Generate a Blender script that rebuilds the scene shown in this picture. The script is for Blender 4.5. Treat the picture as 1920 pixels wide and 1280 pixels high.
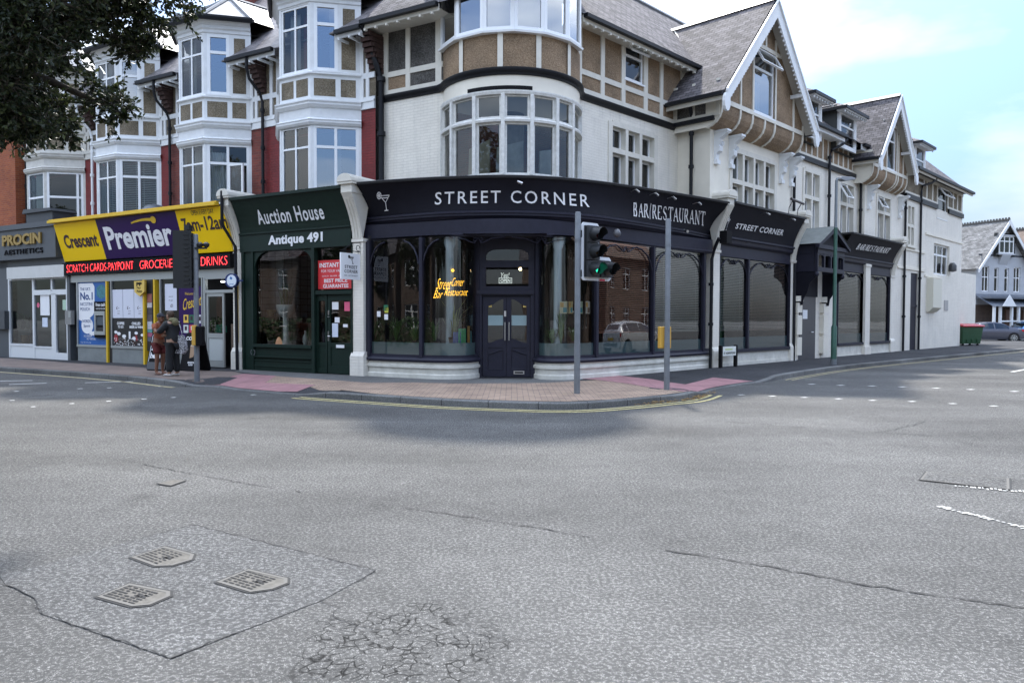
import bpy,bmesh,math,random
from mathutils import Vector,Matrix
random.seed(7)
R = math.radians
sc = bpy.context.scene
for o in list(bpy.data.objects):
    bpy.data.objects.remove(o)

# ---------------------------------------------------------------- camera
EYE = Vector((0,0,1.6))
PITCH,ROLL = R(1.76),R(0.17)
fwd = Vector((0,math.cos(PITCH),-math.sin(PITCH)))
rt0 = Vector((1,0,0)); up0 = rt0.cross(fwd)
rt = rt0 * math.cos(ROLL) + up0 * math.sin(ROLL)
up = up0 * math.cos(ROLL) - rt0 * math.sin(ROLL)
cam = bpy.data.objects.new('camera',bpy.data.cameras.new('camera'))
sc.collection.objects.link(cam)
cm = Matrix((rt,up,-fwd)).transposed().to_4x4(); cm.translation = EYE
cam.matrix_world = cm
cam.data.sensor_width = 36; cam.data.lens = 1400 / 1920 * 36
cam.data.clip_end = 2000; cam.data.clip_start = 0.1
sc.camera = cam

# ---------------------------------------------------------------- sky, sun, exposure
SUN_EL,SUN_AZ = R(53),R(1)          # sun stands behind the corner building; azimuth from +Y towards +X
w = bpy.data.worlds.new('World'); sc.world = w; w.use_nodes = True
nt = w.node_tree; nt.nodes.clear()
def N(t,**k):
    n = nt.nodes.new(t)
    for a,b in k.items(): setattr(n,a,b)
    return n
L = nt.links.new
wo = N('ShaderNodeOutputWorld'); bg = N('ShaderNodeBackground'); bg.inputs[1].default_value = 0.13
sky = N('ShaderNodeTexSky',sky_type='NISHITA',sun_disc=False)
sky.sun_elevation = SUN_EL; sky.sun_rotation = SUN_AZ; sky.air_density = 1.2; sky.dust_density = 1.0; sky.ozone_density = 2.0
tc = N('ShaderNodeTexCoord'); mp = N('ShaderNodeMapping'); mp.inputs['Scale'].default_value = (1.0,1.0,2.6)
mp.inputs['Location'].default_value = (0.35,0.1,0.2)
ns = N('ShaderNodeTexNoise'); ns.inputs['Scale'].default_value = 1.9; ns.inputs['Detail'].default_value = 7; ns.inputs['Roughness'].default_value = 0.5
L(tc.outputs['Generated'],mp.inputs[0]); L(mp.outputs[0],ns.inputs['Vector'])
cr = N('ShaderNodeValToRGB'); cr.color_ramp.elements[0].position = 0.40; cr.color_ramp.elements[1].position = 0.60
sxy = N('ShaderNodeSeparateXYZ'); L(tc.outputs['Generated'],sxy.inputs[0]); bia = N('ShaderNodeMath',operation='MULTIPLY_ADD'); bia.inputs[1].default_value = 0.04
L(sxy.outputs[1],bia.inputs[0]); L(ns.outputs[0],bia.inputs[2]); L(bia.outputs[0],cr.inputs[0])
ns2 = N('ShaderNodeTexNoise'); ns2.inputs['Scale'].default_value = 3.3; ns2.inputs['Detail'].default_value = 5
L(mp.outputs[0],ns2.inputs['Vector'])
cc = N('ShaderNodeValToRGB'); cc.color_ramp.elements[0].position = 0.3; cc.color_ramp.elements[1].position = 0.72
cc.color_ramp.elements[0].color = (4.2,4.7,5.4,1); cc.color_ramp.elements[1].color = (6.6,7.0,7.4,1)
L(ns2.outputs[0],cc.inputs[0])
mx = N('ShaderNodeMixRGB'); L(cr.outputs[0],mx.inputs[0])
sk = N('ShaderNodeMixRGB',blend_type='MULTIPLY'); sk.inputs[0].default_value = 1; sk.inputs[2].default_value = (.50,.56,.70,1)
L(sky.outputs[0],sk.inputs[1]); L(sk.outputs[0],mx.inputs[1]); L(cc.outputs[0],mx.inputs[2])
# overcast luminance: the zenith is about three times as bright as the horizon
sx = N('ShaderNodeSeparateXYZ'); L(tc.outputs['Generated'],sx.inputs[0])
el = N('ShaderNodeMapRange'); el.inputs[1].default_value = 0.0; el.inputs[2].default_value = 0.85; el.inputs[3].default_value = 0.27; el.inputs[4].default_value = 2.45
L(sx.outputs[2],el.inputs[0])
sc_ = N('ShaderNodeVectorMath',operation='SCALE'); L(mx.outputs[0],sc_.inputs[0]); L(el.outputs[0],sc_.inputs['Scale'])
L(sc_.outputs[0],bg.inputs[0]); L(bg.outputs[0],wo.inputs[0])
sun = bpy.data.objects.new('sun',bpy.data.lights.new('sun','SUN')); sc.collection.objects.link(sun)
sun.data.energy = 3.0; sun.data.angle = R(3.0); sun.data.color = (1.0,0.95,0.88)
sd = Vector((math.sin(SUN_AZ) * math.cos(SUN_EL),math.cos(SUN_AZ) * math.cos(SUN_EL),math.sin(SUN_EL)))
sun.rotation_euler = sd.to_track_quat('Z','Y').to_euler()
sc.view_settings.view_transform = 'Standard'; sc.view_settings.look = 'None'
sc.view_settings.gamma = 1; sc.view_settings.use_curve_mapping = False
sc.view_settings.exposure = 1.42
sc.cycles.max_bounces = 8; sc.cycles.transparent_max_bounces = 12; sc.cycles.glossy_bounces = 4; sc.cycles.diffuse_bounces = 4
sc.cycles.caustics_reflective = False; sc.cycles.caustics_refractive = False

# ---------------------------------------------------------------- surveyed frames: A = road front on the left, B = side street front on the right
aA,aB = R(-30.15),R(45.6)
XA = Vector((math.cos(aA),math.sin(aA),0)); YA = Vector((-math.sin(aA),math.cos(aA),0))
XB = Vector((math.cos(aB),math.sin(aB),0)); YB = Vector((-math.sin(aB),math.cos(aB),0))
Z = Vector((0,0,1))
OA = Vector((-3.890,19.087,0)); OB = Vector((6.127,22.832,0))
def frame(o,x,y):
    m = Matrix((x,y,Z)).transposed().to_4x4(); m.translation = o; return m
FA,FB = frame(OA,XA,YA),frame(OB,XB,YB)
W0 = Matrix.Identity(4)
def ray(px,py): return fwd + rt * ((px - 960) / 1400) + up * ((640 - py) / 1400)
def G(px,py,z=0.0):
    d = ray(px,py); p = EYE + d * ((z - 1.6) / d.z); return Vector((p.x,p.y,z))
def onp(px,py,o,x,y,d):
    r = ray(px,py); q = o + y * d; t = (q - EYE).dot(y) / r.dot(y); p = EYE + r * t
    return (p - o).dot(x),p.z
def A(px,py,d=0.0): return onp(px,py,OA,XA,YA,d)
def B(px,py,d=0.0): return onp(px,py,OB,XB,YB,d)
PAV = 0.12

# ---------------------------------------------------------------- materials
MAT = {}
def mat(name,col,rough=0.6,metal=0.0,spec=0.5,bump=None,var=0.0,vscale=3.0,emit=0.0,dirt=0.0):
    """plain painted / metal surface with slight mottling"""
    if name in MAT: return MAT[name]
    m = bpy.data.materials.new(name); m.use_nodes = True; t = m.node_tree; b = t.nodes['Principled BSDF']
    b.inputs['Base Color'].default_value = (*col,1); b.inputs['Roughness'].default_value = rough
    b.inputs['Metallic'].default_value = metal; b.inputs['Specular IOR Level'].default_value = spec
    if emit: b.inputs['Emission Color'].default_value = (*col,1); b.inputs['Emission Strength'].default_value = emit
    g = t.nodes.new('ShaderNodeNewGeometry')
    if var or dirt:
        n = t.nodes.new('ShaderNodeTexNoise'); n.inputs['Scale'].default_value = vscale; n.inputs['Detail'].default_value = 8; n.inputs['Roughness'].default_value = 0.65
        t.links.new(g.outputs['Position'],n.inputs['Vector'])
        r = t.nodes.new('ShaderNodeValToRGB'); r.color_ramp.elements[0].position = 0.3; r.color_ramp.elements[1].position = 0.7
        a,c = 1 - var - dirt,1 + var * 0.5
        r.color_ramp.elements[0].color = (col[0] * a,col[1] * a,col[2] * a * (1 - dirt * .2),1)
        r.color_ramp.elements[1].color = (min(1,col[0] * c),min(1,col[1] * c),min(1,col[2] * c),1)
        t.links.new(n.outputs[0],r.inputs[0]); t.links.new(r.outputs[0],b.inputs['Base Color'])
    if bump:
        n2 = t.nodes.new('ShaderNodeTexNoise'); n2.inputs['Scale'].default_value = bump[0]; n2.inputs['Detail'].default_value = 4
        t.links.new(g.outputs['Position'],n2.inputs['Vector'])
        bp = t.nodes.new('ShaderNodeBump'); bp.inputs['Strength'].default_value = bump[1]; bp.inputs['Distance'].default_value = 0.02
        t.links.new(n2.outputs[0],bp.inputs['Height']); t.links.new(bp.outputs[0],b.inputs['Normal'])
    MAT[name] = m; return m
def tiles(name,c1,c2,cm,bw,bh,mort,bumpd=0.01,rough=0.7,offset=0.5,var=0.25,vscale=1.2,fine=0.0,spec=0.5,bs=0.6,squash=1.0,streak=0.0):
    """bricks, slates, setts: metre-scaled UV pattern with joints, per-unit colour and weathering"""
    if name in MAT: return MAT[name]
    m = bpy.data.materials.new(name); m.use_nodes = True; t = m.node_tree; b = t.nodes['Principled BSDF']; K = t.links.new
    b.inputs['Roughness'].default_value = rough; b.inputs['Specular IOR Level'].default_value = spec
    uv = t.nodes.new('ShaderNodeUVMap')
    nz = t.nodes.new('ShaderNodeTexNoise'); nz.inputs['Scale'].default_value = 7; nz.inputs['Detail'].default_value = 2
    K(uv.outputs[0],nz.inputs['Vector'])
    mxv = t.nodes.new('ShaderNodeVectorMath'); mxv.operation = 'MULTIPLY_ADD'; mxv.inputs[1].default_value = (mort * 1.2,mort * 1.2,0)
    K(nz.outputs['Color'],mxv.inputs[0]); K(uv.outputs[0],mxv.inputs[2])
    k = t.nodes.new('ShaderNodeTexBrick'); k.offset = offset; k.inputs['Scale'].default_value = 1
    k.inputs['Brick Width'].default_value = bw; k.inputs['Row Height'].default_value = bh; k.inputs['Mortar Size'].default_value = mort
    k.inputs['Mortar Smooth'].default_value = 0.3; k.inputs['Bias'].default_value = 0.0
    for i,c in ((1,c1),(2,c2),(3,cm)): k.inputs[i].default_value = (*c,1)
    K(mxv.outputs[0],k.inputs['Vector'])
    n = t.nodes.new('ShaderNodeTexNoise'); n.inputs['Scale'].default_value = vscale; n.inputs['Detail'].default_value = 9; n.inputs['Roughness'].default_value = 0.6
    K(uv.outputs[0],n.inputs['Vector'])
    mr = t.nodes.new('ShaderNodeMapRange'); mr.inputs[1].default_value = 0.3; mr.inputs[2].default_value = 0.7; mr.inputs[3].default_value = 1 - var; mr.inputs[4].default_value = 1 + var * 0.6
    K(n.outputs[0],mr.inputs[0])
    mu = t.nodes.new('ShaderNodeVectorMath'); mu.operation = 'SCALE'; K(k.outputs['Color'],mu.inputs[0]); K(mr.outputs[0],mu.inputs['Scale'])
    if streak:
        sm_ = t.nodes.new('ShaderNodeMapping'); sm_.inputs['Scale'].default_value = (5.0,.35,1); K(uv.outputs[0],sm_.inputs[0])
        sn_ = t.nodes.new('ShaderNodeTexNoise'); sn_.inputs['Scale'].default_value = 1.0; sn_.inputs['Detail'].default_value = 8; sn_.inputs['Roughness'].default_value = .7; K(sm_.outputs[0],sn_.inputs['Vector'])
        sr_ = t.nodes.new('ShaderNodeMapRange'); sr_.inputs[1].default_value = .28; sr_.inputs[2].default_value = .5; sr_.inputs[3].default_value = 1-streak; sr_.inputs[4].default_value = 1.0; K(sn_.outputs[0],sr_.inputs[0])
        m2_ = t.nodes.new('ShaderNodeVectorMath'); m2_.operation = 'SCALE'; K(mu.outputs[0],m2_.inputs[0]); K(sr_.outputs[0],m2_.inputs['Scale']); mu = m2_
    K(mu.outputs[0],b.inputs['Base Color'])
    h = t.nodes.new('ShaderNodeMath'); h.operation = 'SUBTRACT'; h.inputs[0].default_value = 1; K(k.outputs['Fac'],h.inputs[1])
    n3 = t.nodes.new('ShaderNodeTexNoise'); n3.inputs['Scale'].default_value = 30; n3.inputs['Detail'].default_value = 3
    K(uv.outputs[0],n3.inputs['Vector'])
    h2 = t.nodes.new('ShaderNodeMath'); h2.operation = 'MULTIPLY_ADD'; h2.inputs[1].default_value = 0.35; K(n3.outputs[0],h2.inputs[0]); K(h.outputs[0],h2.inputs[2])
    bp = t.nodes.new('ShaderNodeBump'); bp.inputs['Strength'].default_value = bs; bp.inputs['Distance'].default_value = bumpd
    K(h2.outputs[0],bp.inputs['Height']); K(bp.outputs[0],b.inputs['Normal'])
    MAT[name] = m; return m
def pebble(name,c1,c2,c3,scale=28.0,stain=0.35):
    if name in MAT: return MAT[name]
    m = bpy.data.materials.new(name); m.use_nodes = True; t = m.node_tree; b = t.nodes['Principled BSDF']; K = t.links.new
    b.inputs['Roughness'].default_value = 0.9
    g = t.nodes.new('ShaderNodeNewGeometry')
    v = t.nodes.new('ShaderNodeTexVoronoi'); v.inputs['Scale'].default_value = scale; K(g.outputs['Position'],v.inputs['Vector'])
    r = t.nodes.new('ShaderNodeValToRGB'); r.color_ramp.elements[0].color = (*c1,1); r.color_ramp.elements[1].color = (*c3,1)
    e = r.color_ramp.elements.new(0.5); e.color = (*c2,1)
    sp = t.nodes.new('ShaderNodeSeparateColor'); K(v.outputs['Color'],sp.inputs[0]); K(sp.outputs[0],r.inputs[0])
    n = t.nodes.new('ShaderNodeTexNoise'); n.inputs['Scale'].default_value = 1.7; n.inputs['Detail'].default_value = 9; K(g.outputs['Position'],n.inputs['Vector'])
    mr = t.nodes.new('ShaderNodeMapRange'); mr.inputs[1].default_value = .3; mr.inputs[2].default_value = .7; mr.inputs[3].default_value = 1 - stain; mr.inputs[4].default_value = 1.15; K(n.outputs[0],mr.inputs[0])
    mu = t.nodes.new('ShaderNodeVectorMath'); mu.operation = 'SCALE'; K(r.outputs[0],mu.inputs[0]); K(mr.outputs[0],mu.inputs['Scale']); K(mu.outputs[0],b.inputs['Base Color'])
    bp = t.nodes.new('ShaderNodeBump'); bp.inputs['Strength'].default_value = 0.8; bp.inputs['Distance'].default_value = 0.015
    K(v.outputs['Distance'],bp.inputs['Height']); K(bp.outputs[0],b.inputs['Normal'])
    MAT[name] = m; return m
def glassmat(name,tint=(1,1,1),refl=0.07,rough=0.0,haze=0.0,hcol=(.5,.6,.62),wob=0.0):
    if name in MAT: return MAT[name]
    m = bpy.data.materials.new(name); m.use_nodes = True; t = m.node_tree; t.nodes.clear(); K = t.links.new
    o = t.nodes.new('ShaderNodeOutputMaterial'); tr = t.nodes.new('ShaderNodeBsdfTransparent'); tr.inputs[0].default_value = (*tint,1)
    gl = t.nodes.new('ShaderNodeBsdfGlossy'); gl.inputs['Roughness'].default_value = rough
    fr = t.nodes.new('ShaderNodeFresnel'); fr.inputs[0].default_value = 1.5
    ad = t.nodes.new('ShaderNodeMath'); ad.operation = 'ADD'; ad.use_clamp = True; ad.inputs[1].default_value = refl; K(fr.outputs[0],ad.inputs[0])
    mxs = t.nodes.new('ShaderNodeMixShader'); K(ad.outputs[0],mxs.inputs[0]); K(gl.outputs[0],mxs.inputs[2])
    if haze:
        df = t.nodes.new('ShaderNodeBsdfDiffuse'); df.inputs[0].default_value = (*hcol,1)
        m2 = t.nodes.new('ShaderNodeMixShader'); m2.inputs[0].default_value = haze; K(tr.outputs[0],m2.inputs[1]); K(df.outputs[0],m2.inputs[2]); K(m2.outputs[0],mxs.inputs[1])
    else: K(tr.outputs[0],mxs.inputs[1])
    if wob:
        g = t.nodes.new('ShaderNodeNewGeometry'); n = t.nodes.new('ShaderNodeTexNoise'); n.inputs['Scale'].default_value = 0.9; n.inputs['Detail'].default_value = 1
        K(g.outputs['Position'],n.inputs['Vector']); bp = t.nodes.new('ShaderNodeBump'); bp.inputs['Strength'].default_value = wob; bp.inputs['Distance'].default_value = 0.05
        K(n.outputs[0],bp.inputs['Height']); K(bp.outputs[0],gl.inputs['Normal'])
    K(mxs.outputs[0],o.inputs[0]); MAT[name] = m; return m

white = mat('white_paint',(.74,.76,.77),.45,var=.06,dirt=.04,vscale=2.5)
upvc = mat('white_plastic',(.80,.82,.83),.3)
oldwhite = mat('flaking_white_paint',(.70,.70,.67),.6,var=.12,dirt=.10,vscale=9,bump=(40,.4))
cream = mat('cream_masonry_paint',(.77,.725,.62),.6,var=.05,dirt=.05,vscale=1.6)
creamtrim = mat('cream_trim',(.68,.65,.57),.55,var=.06,dirt=.05,vscale=4)
wbrick = tiles('painted_white_brick',(.80,.76,.67),(.77,.73,.64),(.72,.68,.595),.225,.075,.006,.012,.6,var=.07,vscale=1.3,bs=.7,streak=.16)
redpaint = tiles('red_painted_brick',(.20,.018,.018),(.17,.016,.016),(.13,.013,.013),.225,.075,.008,.012,.6,var=.25,streak=.35)
bbrick = tiles('brown_brick',(.13,.085,.06),(.10,.065,.05),(.14,.12,.10),.225,.075,.009,.008,.85,var=.3)
obrick = tiles('orange_brick',(.36,.095,.03),(.26,.06,.025),(.28,.13,.07),.225,.075,.009,.008,.85,var=.25)
rbrick = tiles('weathered_red_brick',(.23,.055,.04),(.15,.04,.035),(.16,.08,.06),.225,.075,.009,.008,.85,var=.3)
tanpeb = pebble('tan_pebbledash',(.20,.135,.08),(.29,.20,.125),(.38,.28,.18),scale=60.0)
greypeb = pebble('grey_pebbledash',(.13,.105,.07),(.22,.18,.12),(.31,.265,.20),scale=60.0,stain=.45)
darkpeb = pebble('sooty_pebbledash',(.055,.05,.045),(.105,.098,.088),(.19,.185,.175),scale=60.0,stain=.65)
slate = tiles('roof_slate',(.075,.07,.075),(.17,.155,.16),(.03,.03,.03),.27,.14,.010,.03,.8,var=.45,vscale=2.5,spec=.15,bs=1.0)
glareslate = tiles('sky_glare_slate',(.13,.12,.125),(.24,.22,.225),(.05,.05,.05),.27,.13,.006,.02,.5,var=.35,vscale=2.5,spec=.5,bs=.8)  # lighter, glossier copy of the slate, stands in for sky glare on the terrace
paleslate = tiles('pale_slate',(.17,.17,.175),(.27,.27,.28),(.14,.14,.14),.30,.16,.010,.02,.5,var=.25,vscale=2.5,spec=.7,bs=.7)
plaintile = tiles('brown_roof_tile',(.11,.075,.055),(.19,.13,.10),(.05,.035,.03),.17,.10,.006,.02,.8,var=.3)
lead = mat('lead_grey',(.16,.17,.18),.45,var=.2,vscale=5)
navy = mat('charcoal_navy_paint',(.022,.022,.036),.5,spec=.25,var=.2,vscale=6)
navyd = mat('dark_fascia_paint',(.011,.011,.017),.6,spec=.15,var=.15,vscale=4)
blackp = mat('black_gloss_paint',(.010,.011,.014),.45,spec=.25)
green = mat('bottle_green_paint',(.008,.021,.015),.5,spec=.25,var=.2,vscale=5)
greyp = mat('shop_grey_paint',(.075,.083,.090),.5,var=.08,vscale=4)
alu = mat('aluminium',(.42,.44,.43),.4,metal=.6)
galv = mat('galvanised_grey',(.20,.225,.245),.5,metal=.2,var=.12,vscale=9)
steel = mat('brushed_steel',(.55,.55,.55),.3,metal=1)
brass = mat('brass',(.45,.30,.10),.35,metal=.9)
yellow = mat('sign_yellow',(.93,.60,.0),.45,spec=.25)
yelp = mat('yellow_paint',(.70,.45,.02),.5)
purple = mat('sign_purple',(.026,.005,.075),.4,spec=.2)
paper = mat('white_paper',(.78,.79,.80),.6)
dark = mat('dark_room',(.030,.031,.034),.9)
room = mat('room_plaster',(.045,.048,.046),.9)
lightwall = mat('pale_room_wall',(.38,.40,.42),.9)
black = mat('matt_black',(.006,.006,.007),.7,spec=.15)
rubber = mat('black_rubber',(.02,.02,.02),.7)
red = mat('bright_red',(.62,.03,.03),.45)
glass = glassmat('window_glass',(.80,.86,.86),.05,wob=.12)
skyglass = glassmat('reflective_glass',(.62,.72,.78),.40,wob=.10)
shopglass = glassmat('shop_glass',(.84,.88,.87),.055,wob=.05)
frost = glassmat('frosted_film',(.55,.70,.72),.05,haze=.75,hcol=(.30,.44,.47))

soot = mat('sooty_brick',(.05,.025,.02),.9,var=.35,vscale=9)
farslate = tiles('mottled_far_slate',(.13,.13,.13),(.23,.23,.23),(.08,.08,.08),.30,.16,.010,.02,.85,var=.4,vscale=1.5,spec=.1,bs=.6)
# ---------------------------------------------------------------- mesh helpers
LOC = {}
class MB:
    def __init__(s,M=W0): s.v = []; s.f = []; s.M = M; s.mi = []; s.cur = 0
    def add(s,vs,fs):
        n = len(s.v); M = s.M
        s.v += [M @ Vector(p) for p in vs]; s.f += [[i + n for i in f] for f in fs]; s.mi += [s.cur] * len(fs); return s
    def box(s,x0,x1,y0,y1,z0,z1):
        return s.add([(x0,y0,z0),(x1,y0,z0),(x1,y1,z0),(x0,y1,z0),(x0,y0,z1),(x1,y0,z1),(x1,y1,z1),(x0,y1,z1)],
                     [(0,3,2,1),(4,5,6,7),(0,1,5,4),(1,2,6,5),(2,3,7,6),(3,0,4,7)])
    def quad(s,*p): return s.add(p,[tuple(range(len(p)))])
    def prism(s,poly,y0,y1):           # polygon in local XZ pushed along Y
        n = len(poly)
        return s.add([(x,y0,z) for x,z in poly] + [(x,y1,z) for x,z in poly],
                     [tuple(range(n)),tuple(range(2*n-1,n-1,-1))] + [(i,i+n,(i+1) % n + n,(i+1) % n) for i in range(n)])
    def prismx(s,poly,x0,x1):          # polygon in local YZ pushed along X
        n = len(poly)
        return s.add([(x0,y,z) for y,z in poly] + [(x1,y,z) for y,z in poly],
                     [tuple(range(n)),tuple(range(2*n-1,n-1,-1))] + [(i,i+n,(i+1) % n + n,(i+1) % n) for i in range(n)])
    def prismz(s,poly,z0,z1):          # polygon in local XY pushed up
        n = len(poly)
        return s.add([(x,y,z0) for x,y in poly] + [(x,y,z1) for x,y in poly],
                     [tuple(range(n-1,-1,-1)),tuple(range(n,2*n))] + [(i,(i+1) % n,(i+1) % n + n,i+n) for i in range(n)])
    def tube(s,pts,r,n=8,caps=True,r2=None):
        pts = [Vector(p) for p in pts]; vs = []; fs = []; m = len(pts)
        for i,p in enumerate(pts):
            t = (pts[min(i+1,m-1)] - pts[max(i-1,0)]).normalized()
            a = t.cross(Vector((0,0,1)) if abs(t.z) < .95 else Vector((1,0,0))).normalized(); b = t.cross(a)
            rr = r if r2 is None else r + (r2 - r) * i / (m - 1)
            vs += [p + a * (rr * math.cos(k*2*math.pi/n)) + b * (rr * math.sin(k*2*math.pi/n)) for k in range(n)]
        for i in range(m-1):
            for k in range(n): fs.append((i*n+k,i*n+(k+1) % n,(i+1)*n+(k+1) % n,(i+1)*n+k))
        if caps: fs += [tuple(range(n-1,-1,-1)),tuple(range((m-1)*n,m*n))]
        return s.add(vs,fs)
    def lathe(s,prof,c=(0,0,0),n=16):
        vs = []; fs = []; m = len(prof)
        for r,z in prof: vs += [(c[0]+r*math.cos(k*2*math.pi/n),c[1]+r*math.sin(k*2*math.pi/n),c[2]+z) for k in range(n)]
        for i in range(m-1):
            for k in range(n): fs.append((i*n+k,i*n+(k+1) % n,(i+1)*n+(k+1) % n,(i+1)*n+k))
        fs += [tuple(range(n-1,-1,-1)),tuple(range((m-1)*n,m*n))]
        return s.add(vs,fs)
    def wall(s,x0,x1,z0,z1,holes,y0,y1):   # sheet with rectangular openings and reveals
        xs = sorted({x0,x1,*[h[0] for h in holes],*[h[1] for h in holes]}); zs = sorted({z0,z1,*[h[2] for h in holes],*[h[3] for h in holes]})
        xs = [x for x in xs if x0 <= x <= x1]; zs = [z for z in zs if z0 <= z <= z1]
        for i in range(len(xs)-1):
            for j in range(len(zs)-1):
                cx,cz = (xs[i]+xs[i+1])/2,(zs[j]+zs[j+1])/2
                if any(h[0] < cx < h[1] and h[2] < cz < h[3] for h in holes): continue
                s.quad((xs[i],y0,zs[j]),(xs[i+1],y0,zs[j]),(xs[i+1],y0,zs[j+1]),(xs[i],y0,zs[j+1]))
        for a,b,c,d in holes:
            s.quad((a,y0,c),(a,y0,d),(a,y1,d),(a,y1,c)); s.quad((b,y0,d),(b,y0,c),(b,y1,c),(b,y1,d))
            s.quad((a,y0,d),(b,y0,d),(b,y1,d),(a,y1,d)); s.quad((b,y0,c),(a,y0,c),(a,y1,c),(b,y1,c))
        return s
    def ribbon(s,path,prof,closed=False):      # profile [(offset, z)] swept along plan polyline; +offset = to the right of travel
        P = [Vector((p[0],p[1],0)) for p in path]; n = len(P); k = len(prof); vs = []
        for i in range(n):
            a = (P[i]-P[i-1]).normalized() if i > 0 else None; b = (P[i+1]-P[i]).normalized() if i < n-1 else None
            t = ((a or b) + (b or a)).normalized(); nrm = Vector((t.y,-t.x,0))
            ref = a or b; cosv = max(.4,nrm.dot(Vector((ref.y,-ref.x,0))))
            vs += [P[i] + nrm * (o / cosv) + Vector((0,0,z)) for o,z in prof]
        fs = []
        for i in range(n-1):
            for j in range(k-1 if not closed else k):
                j2 = (j+1) % k; fs.append((i*k+j,(i+1)*k+j,(i+1)*k+j2,i*k+j2))
        if closed: fs += [tuple(range(k)),tuple(range((n-1)*k+k-1,(n-1)*k-1,-1))]
        return s.add(vs,fs)
    def build(s,name,m,parent=None,smooth=None,bevel=0.0,fix=True):
        org = LOC.get(parent,Vector((0,0,0))) if parent else Vector((0,0,0))
        me = bpy.data.meshes.new(name); me.from_pydata([tuple(p - org) for p in s.v],[],s.f)
        ms = m if isinstance(m,(list,tuple)) else [m]
        for q in ms: me.materials.append(q)
        me.polygons.foreach_set('material_index',s.mi)
        if fix:
            bm = bmesh.new(); bm.from_mesh(me); bmesh.ops.recalc_face_normals(bm,faces=bm.faces)
            if bevel: bmesh.ops.bevel(bm,geom=[e for e in bm.edges if len(e.link_faces) == 2 and e.calc_face_angle(0) > .6],offset=bevel,segments=1,affect='EDGES')
            bm.to_mesh(me); bm.free()
        uvl = me.uv_layers.new(name='UVMap'); data = [0.0] * (2 * len(me.loops)); vsx = me.vertices
        for p in me.polygons:
            nr = p.normal
            if abs(nr.z) > .985: tx,bx = Vector((1,0,0)),Vector((0,1,0))
            else:
                tx = Vector((-nr.y,nr.x,0)).normalized(); bx = nr.cross(tx)
            for li in p.loop_indices:
                c = vsx[me.loops[li].vertex_index].co + org; data[2*li] = c.dot(tx); data[2*li+1] = c.dot(bx)
        uvl.data.foreach_set('uv',data)
        if smooth:
            me.polygons.foreach_set('use_smooth',[True]*len(me.polygons)); me.set_sharp_from_angle(angle=R(smooth))
        o = bpy.data.objects.new(name,me); sc.collection.objects.link(o)
        if parent: o.parent = parent
        LOC[o] = org.copy()
        return o
def tag(o,label=None,cat=None,group=None,kind=None):
    if label: o['label'] = label
    if cat: o['category'] = cat
    if group: o['group'] = group
    if kind: o['kind'] = kind
    return o
def thing(name,label,cat,loc=(0,0,0),group=None):
    o = bpy.data.objects.new(name,None); sc.collection.objects.link(o); o.location = loc; o.empty_display_size = .3
    LOC[o] = Vector(loc); return tag(o,label,cat,group)
def struct(name,mb,m,**k):
    return tag(mb.build(name,m,**k),kind='structure')
def at(F,x,y,z): return F @ Vector((x,y,z))
def spin(o,loc,rz):
    o.location = loc; o.rotation_euler = (0,0,rz); return o
def kids(o): return [c for c in bpy.data.objects if c.parent == o]
def copy_tree(o,parent=None):
    c = o.copy(); sc.collection.objects.link(c)
    if parent: c.parent = parent
    LOC[c] = LOC.get(o,Vector((0,0,0)))
    for k in kids(o): copy_tree(k,c)
    return c
_tc = {}
def glyphs(txt,bold=0.0,spacing=1.0):
    key = (txt,bold,spacing)
    if key in _tc: return _tc[key]
    cu = bpy.data.curves.new('lettering','FONT'); cu.body = txt; cu.offset = bold; cu.space_character = spacing; cu.resolution_u = 3
    o = bpy.data.objects.new('lettering',cu); sc.collection.objects.link(o)
    dg = bpy.context.evaluated_depsgraph_get(); me = bpy.data.meshes.new_from_object(o.evaluated_get(dg))
    vs = [v.co.copy() for v in me.vertices]; fs = [tuple(p.vertices) for p in me.polygons]
    bpy.data.objects.remove(o); bpy.data.curves.remove(cu); bpy.data.meshes.remove(me)
    x0,x1 = min(v.x for v in vs),max(v.x for v in vs); y0,y1 = min(v.y for v in vs),max(v.y for v in vs)
    vs = [((v.x-x0)/(x1-x0),(v.y-y0)/(y1-y0)) for v in vs]
    _tc[key] = (vs,fs); return vs,fs
def text(mb,txt,x0,x1,z0,z1,y=0.0,shear=0.0,bold=0.0,spacing=1.0,lean=0.0,depth=0.0,post=None):
    """letters fitted into the rectangle x0..x1, z0..z1 of the plane at depth y (front face towards -Y)"""
    vs,fs = glyphs(txt,bold,spacing); P = []
    for u,v in vs:
        p = (x0 + (x1-x0)*u + shear*(v-.5)*(z1-z0),y + lean*v,z0 + (z1-z0)*v)
        P.append(post(p) if post else p)
    n = len(P)
    if depth:
        Q = [(p[0],p[1]-depth,p[2]) for p in P]; mb.add(Q,fs)
        cnt = {}
        for f in fs:
            for i in range(len(f)):
                a,b = f[i],f[(i+1) % len(f)]; cnt[(a,b)] = 1
        side = [(a,b) for a,b in cnt if (b,a) not in cnt]
        mb.add(P + Q,[(a,b,b+n,a+n) for a,b in side])
    else: mb.add(P,fs)
    return mb
def linemark(mb,pts,wd,z=0.008,jit=0.0,seg=None):
    """painted strip along plan points"""
    P = [Vector((p[0],p[1],0)) for p in pts]
    mb.ribbon([(p.x,p.y) for p in P],[(-wd/2,z),(wd/2,z)])
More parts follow.
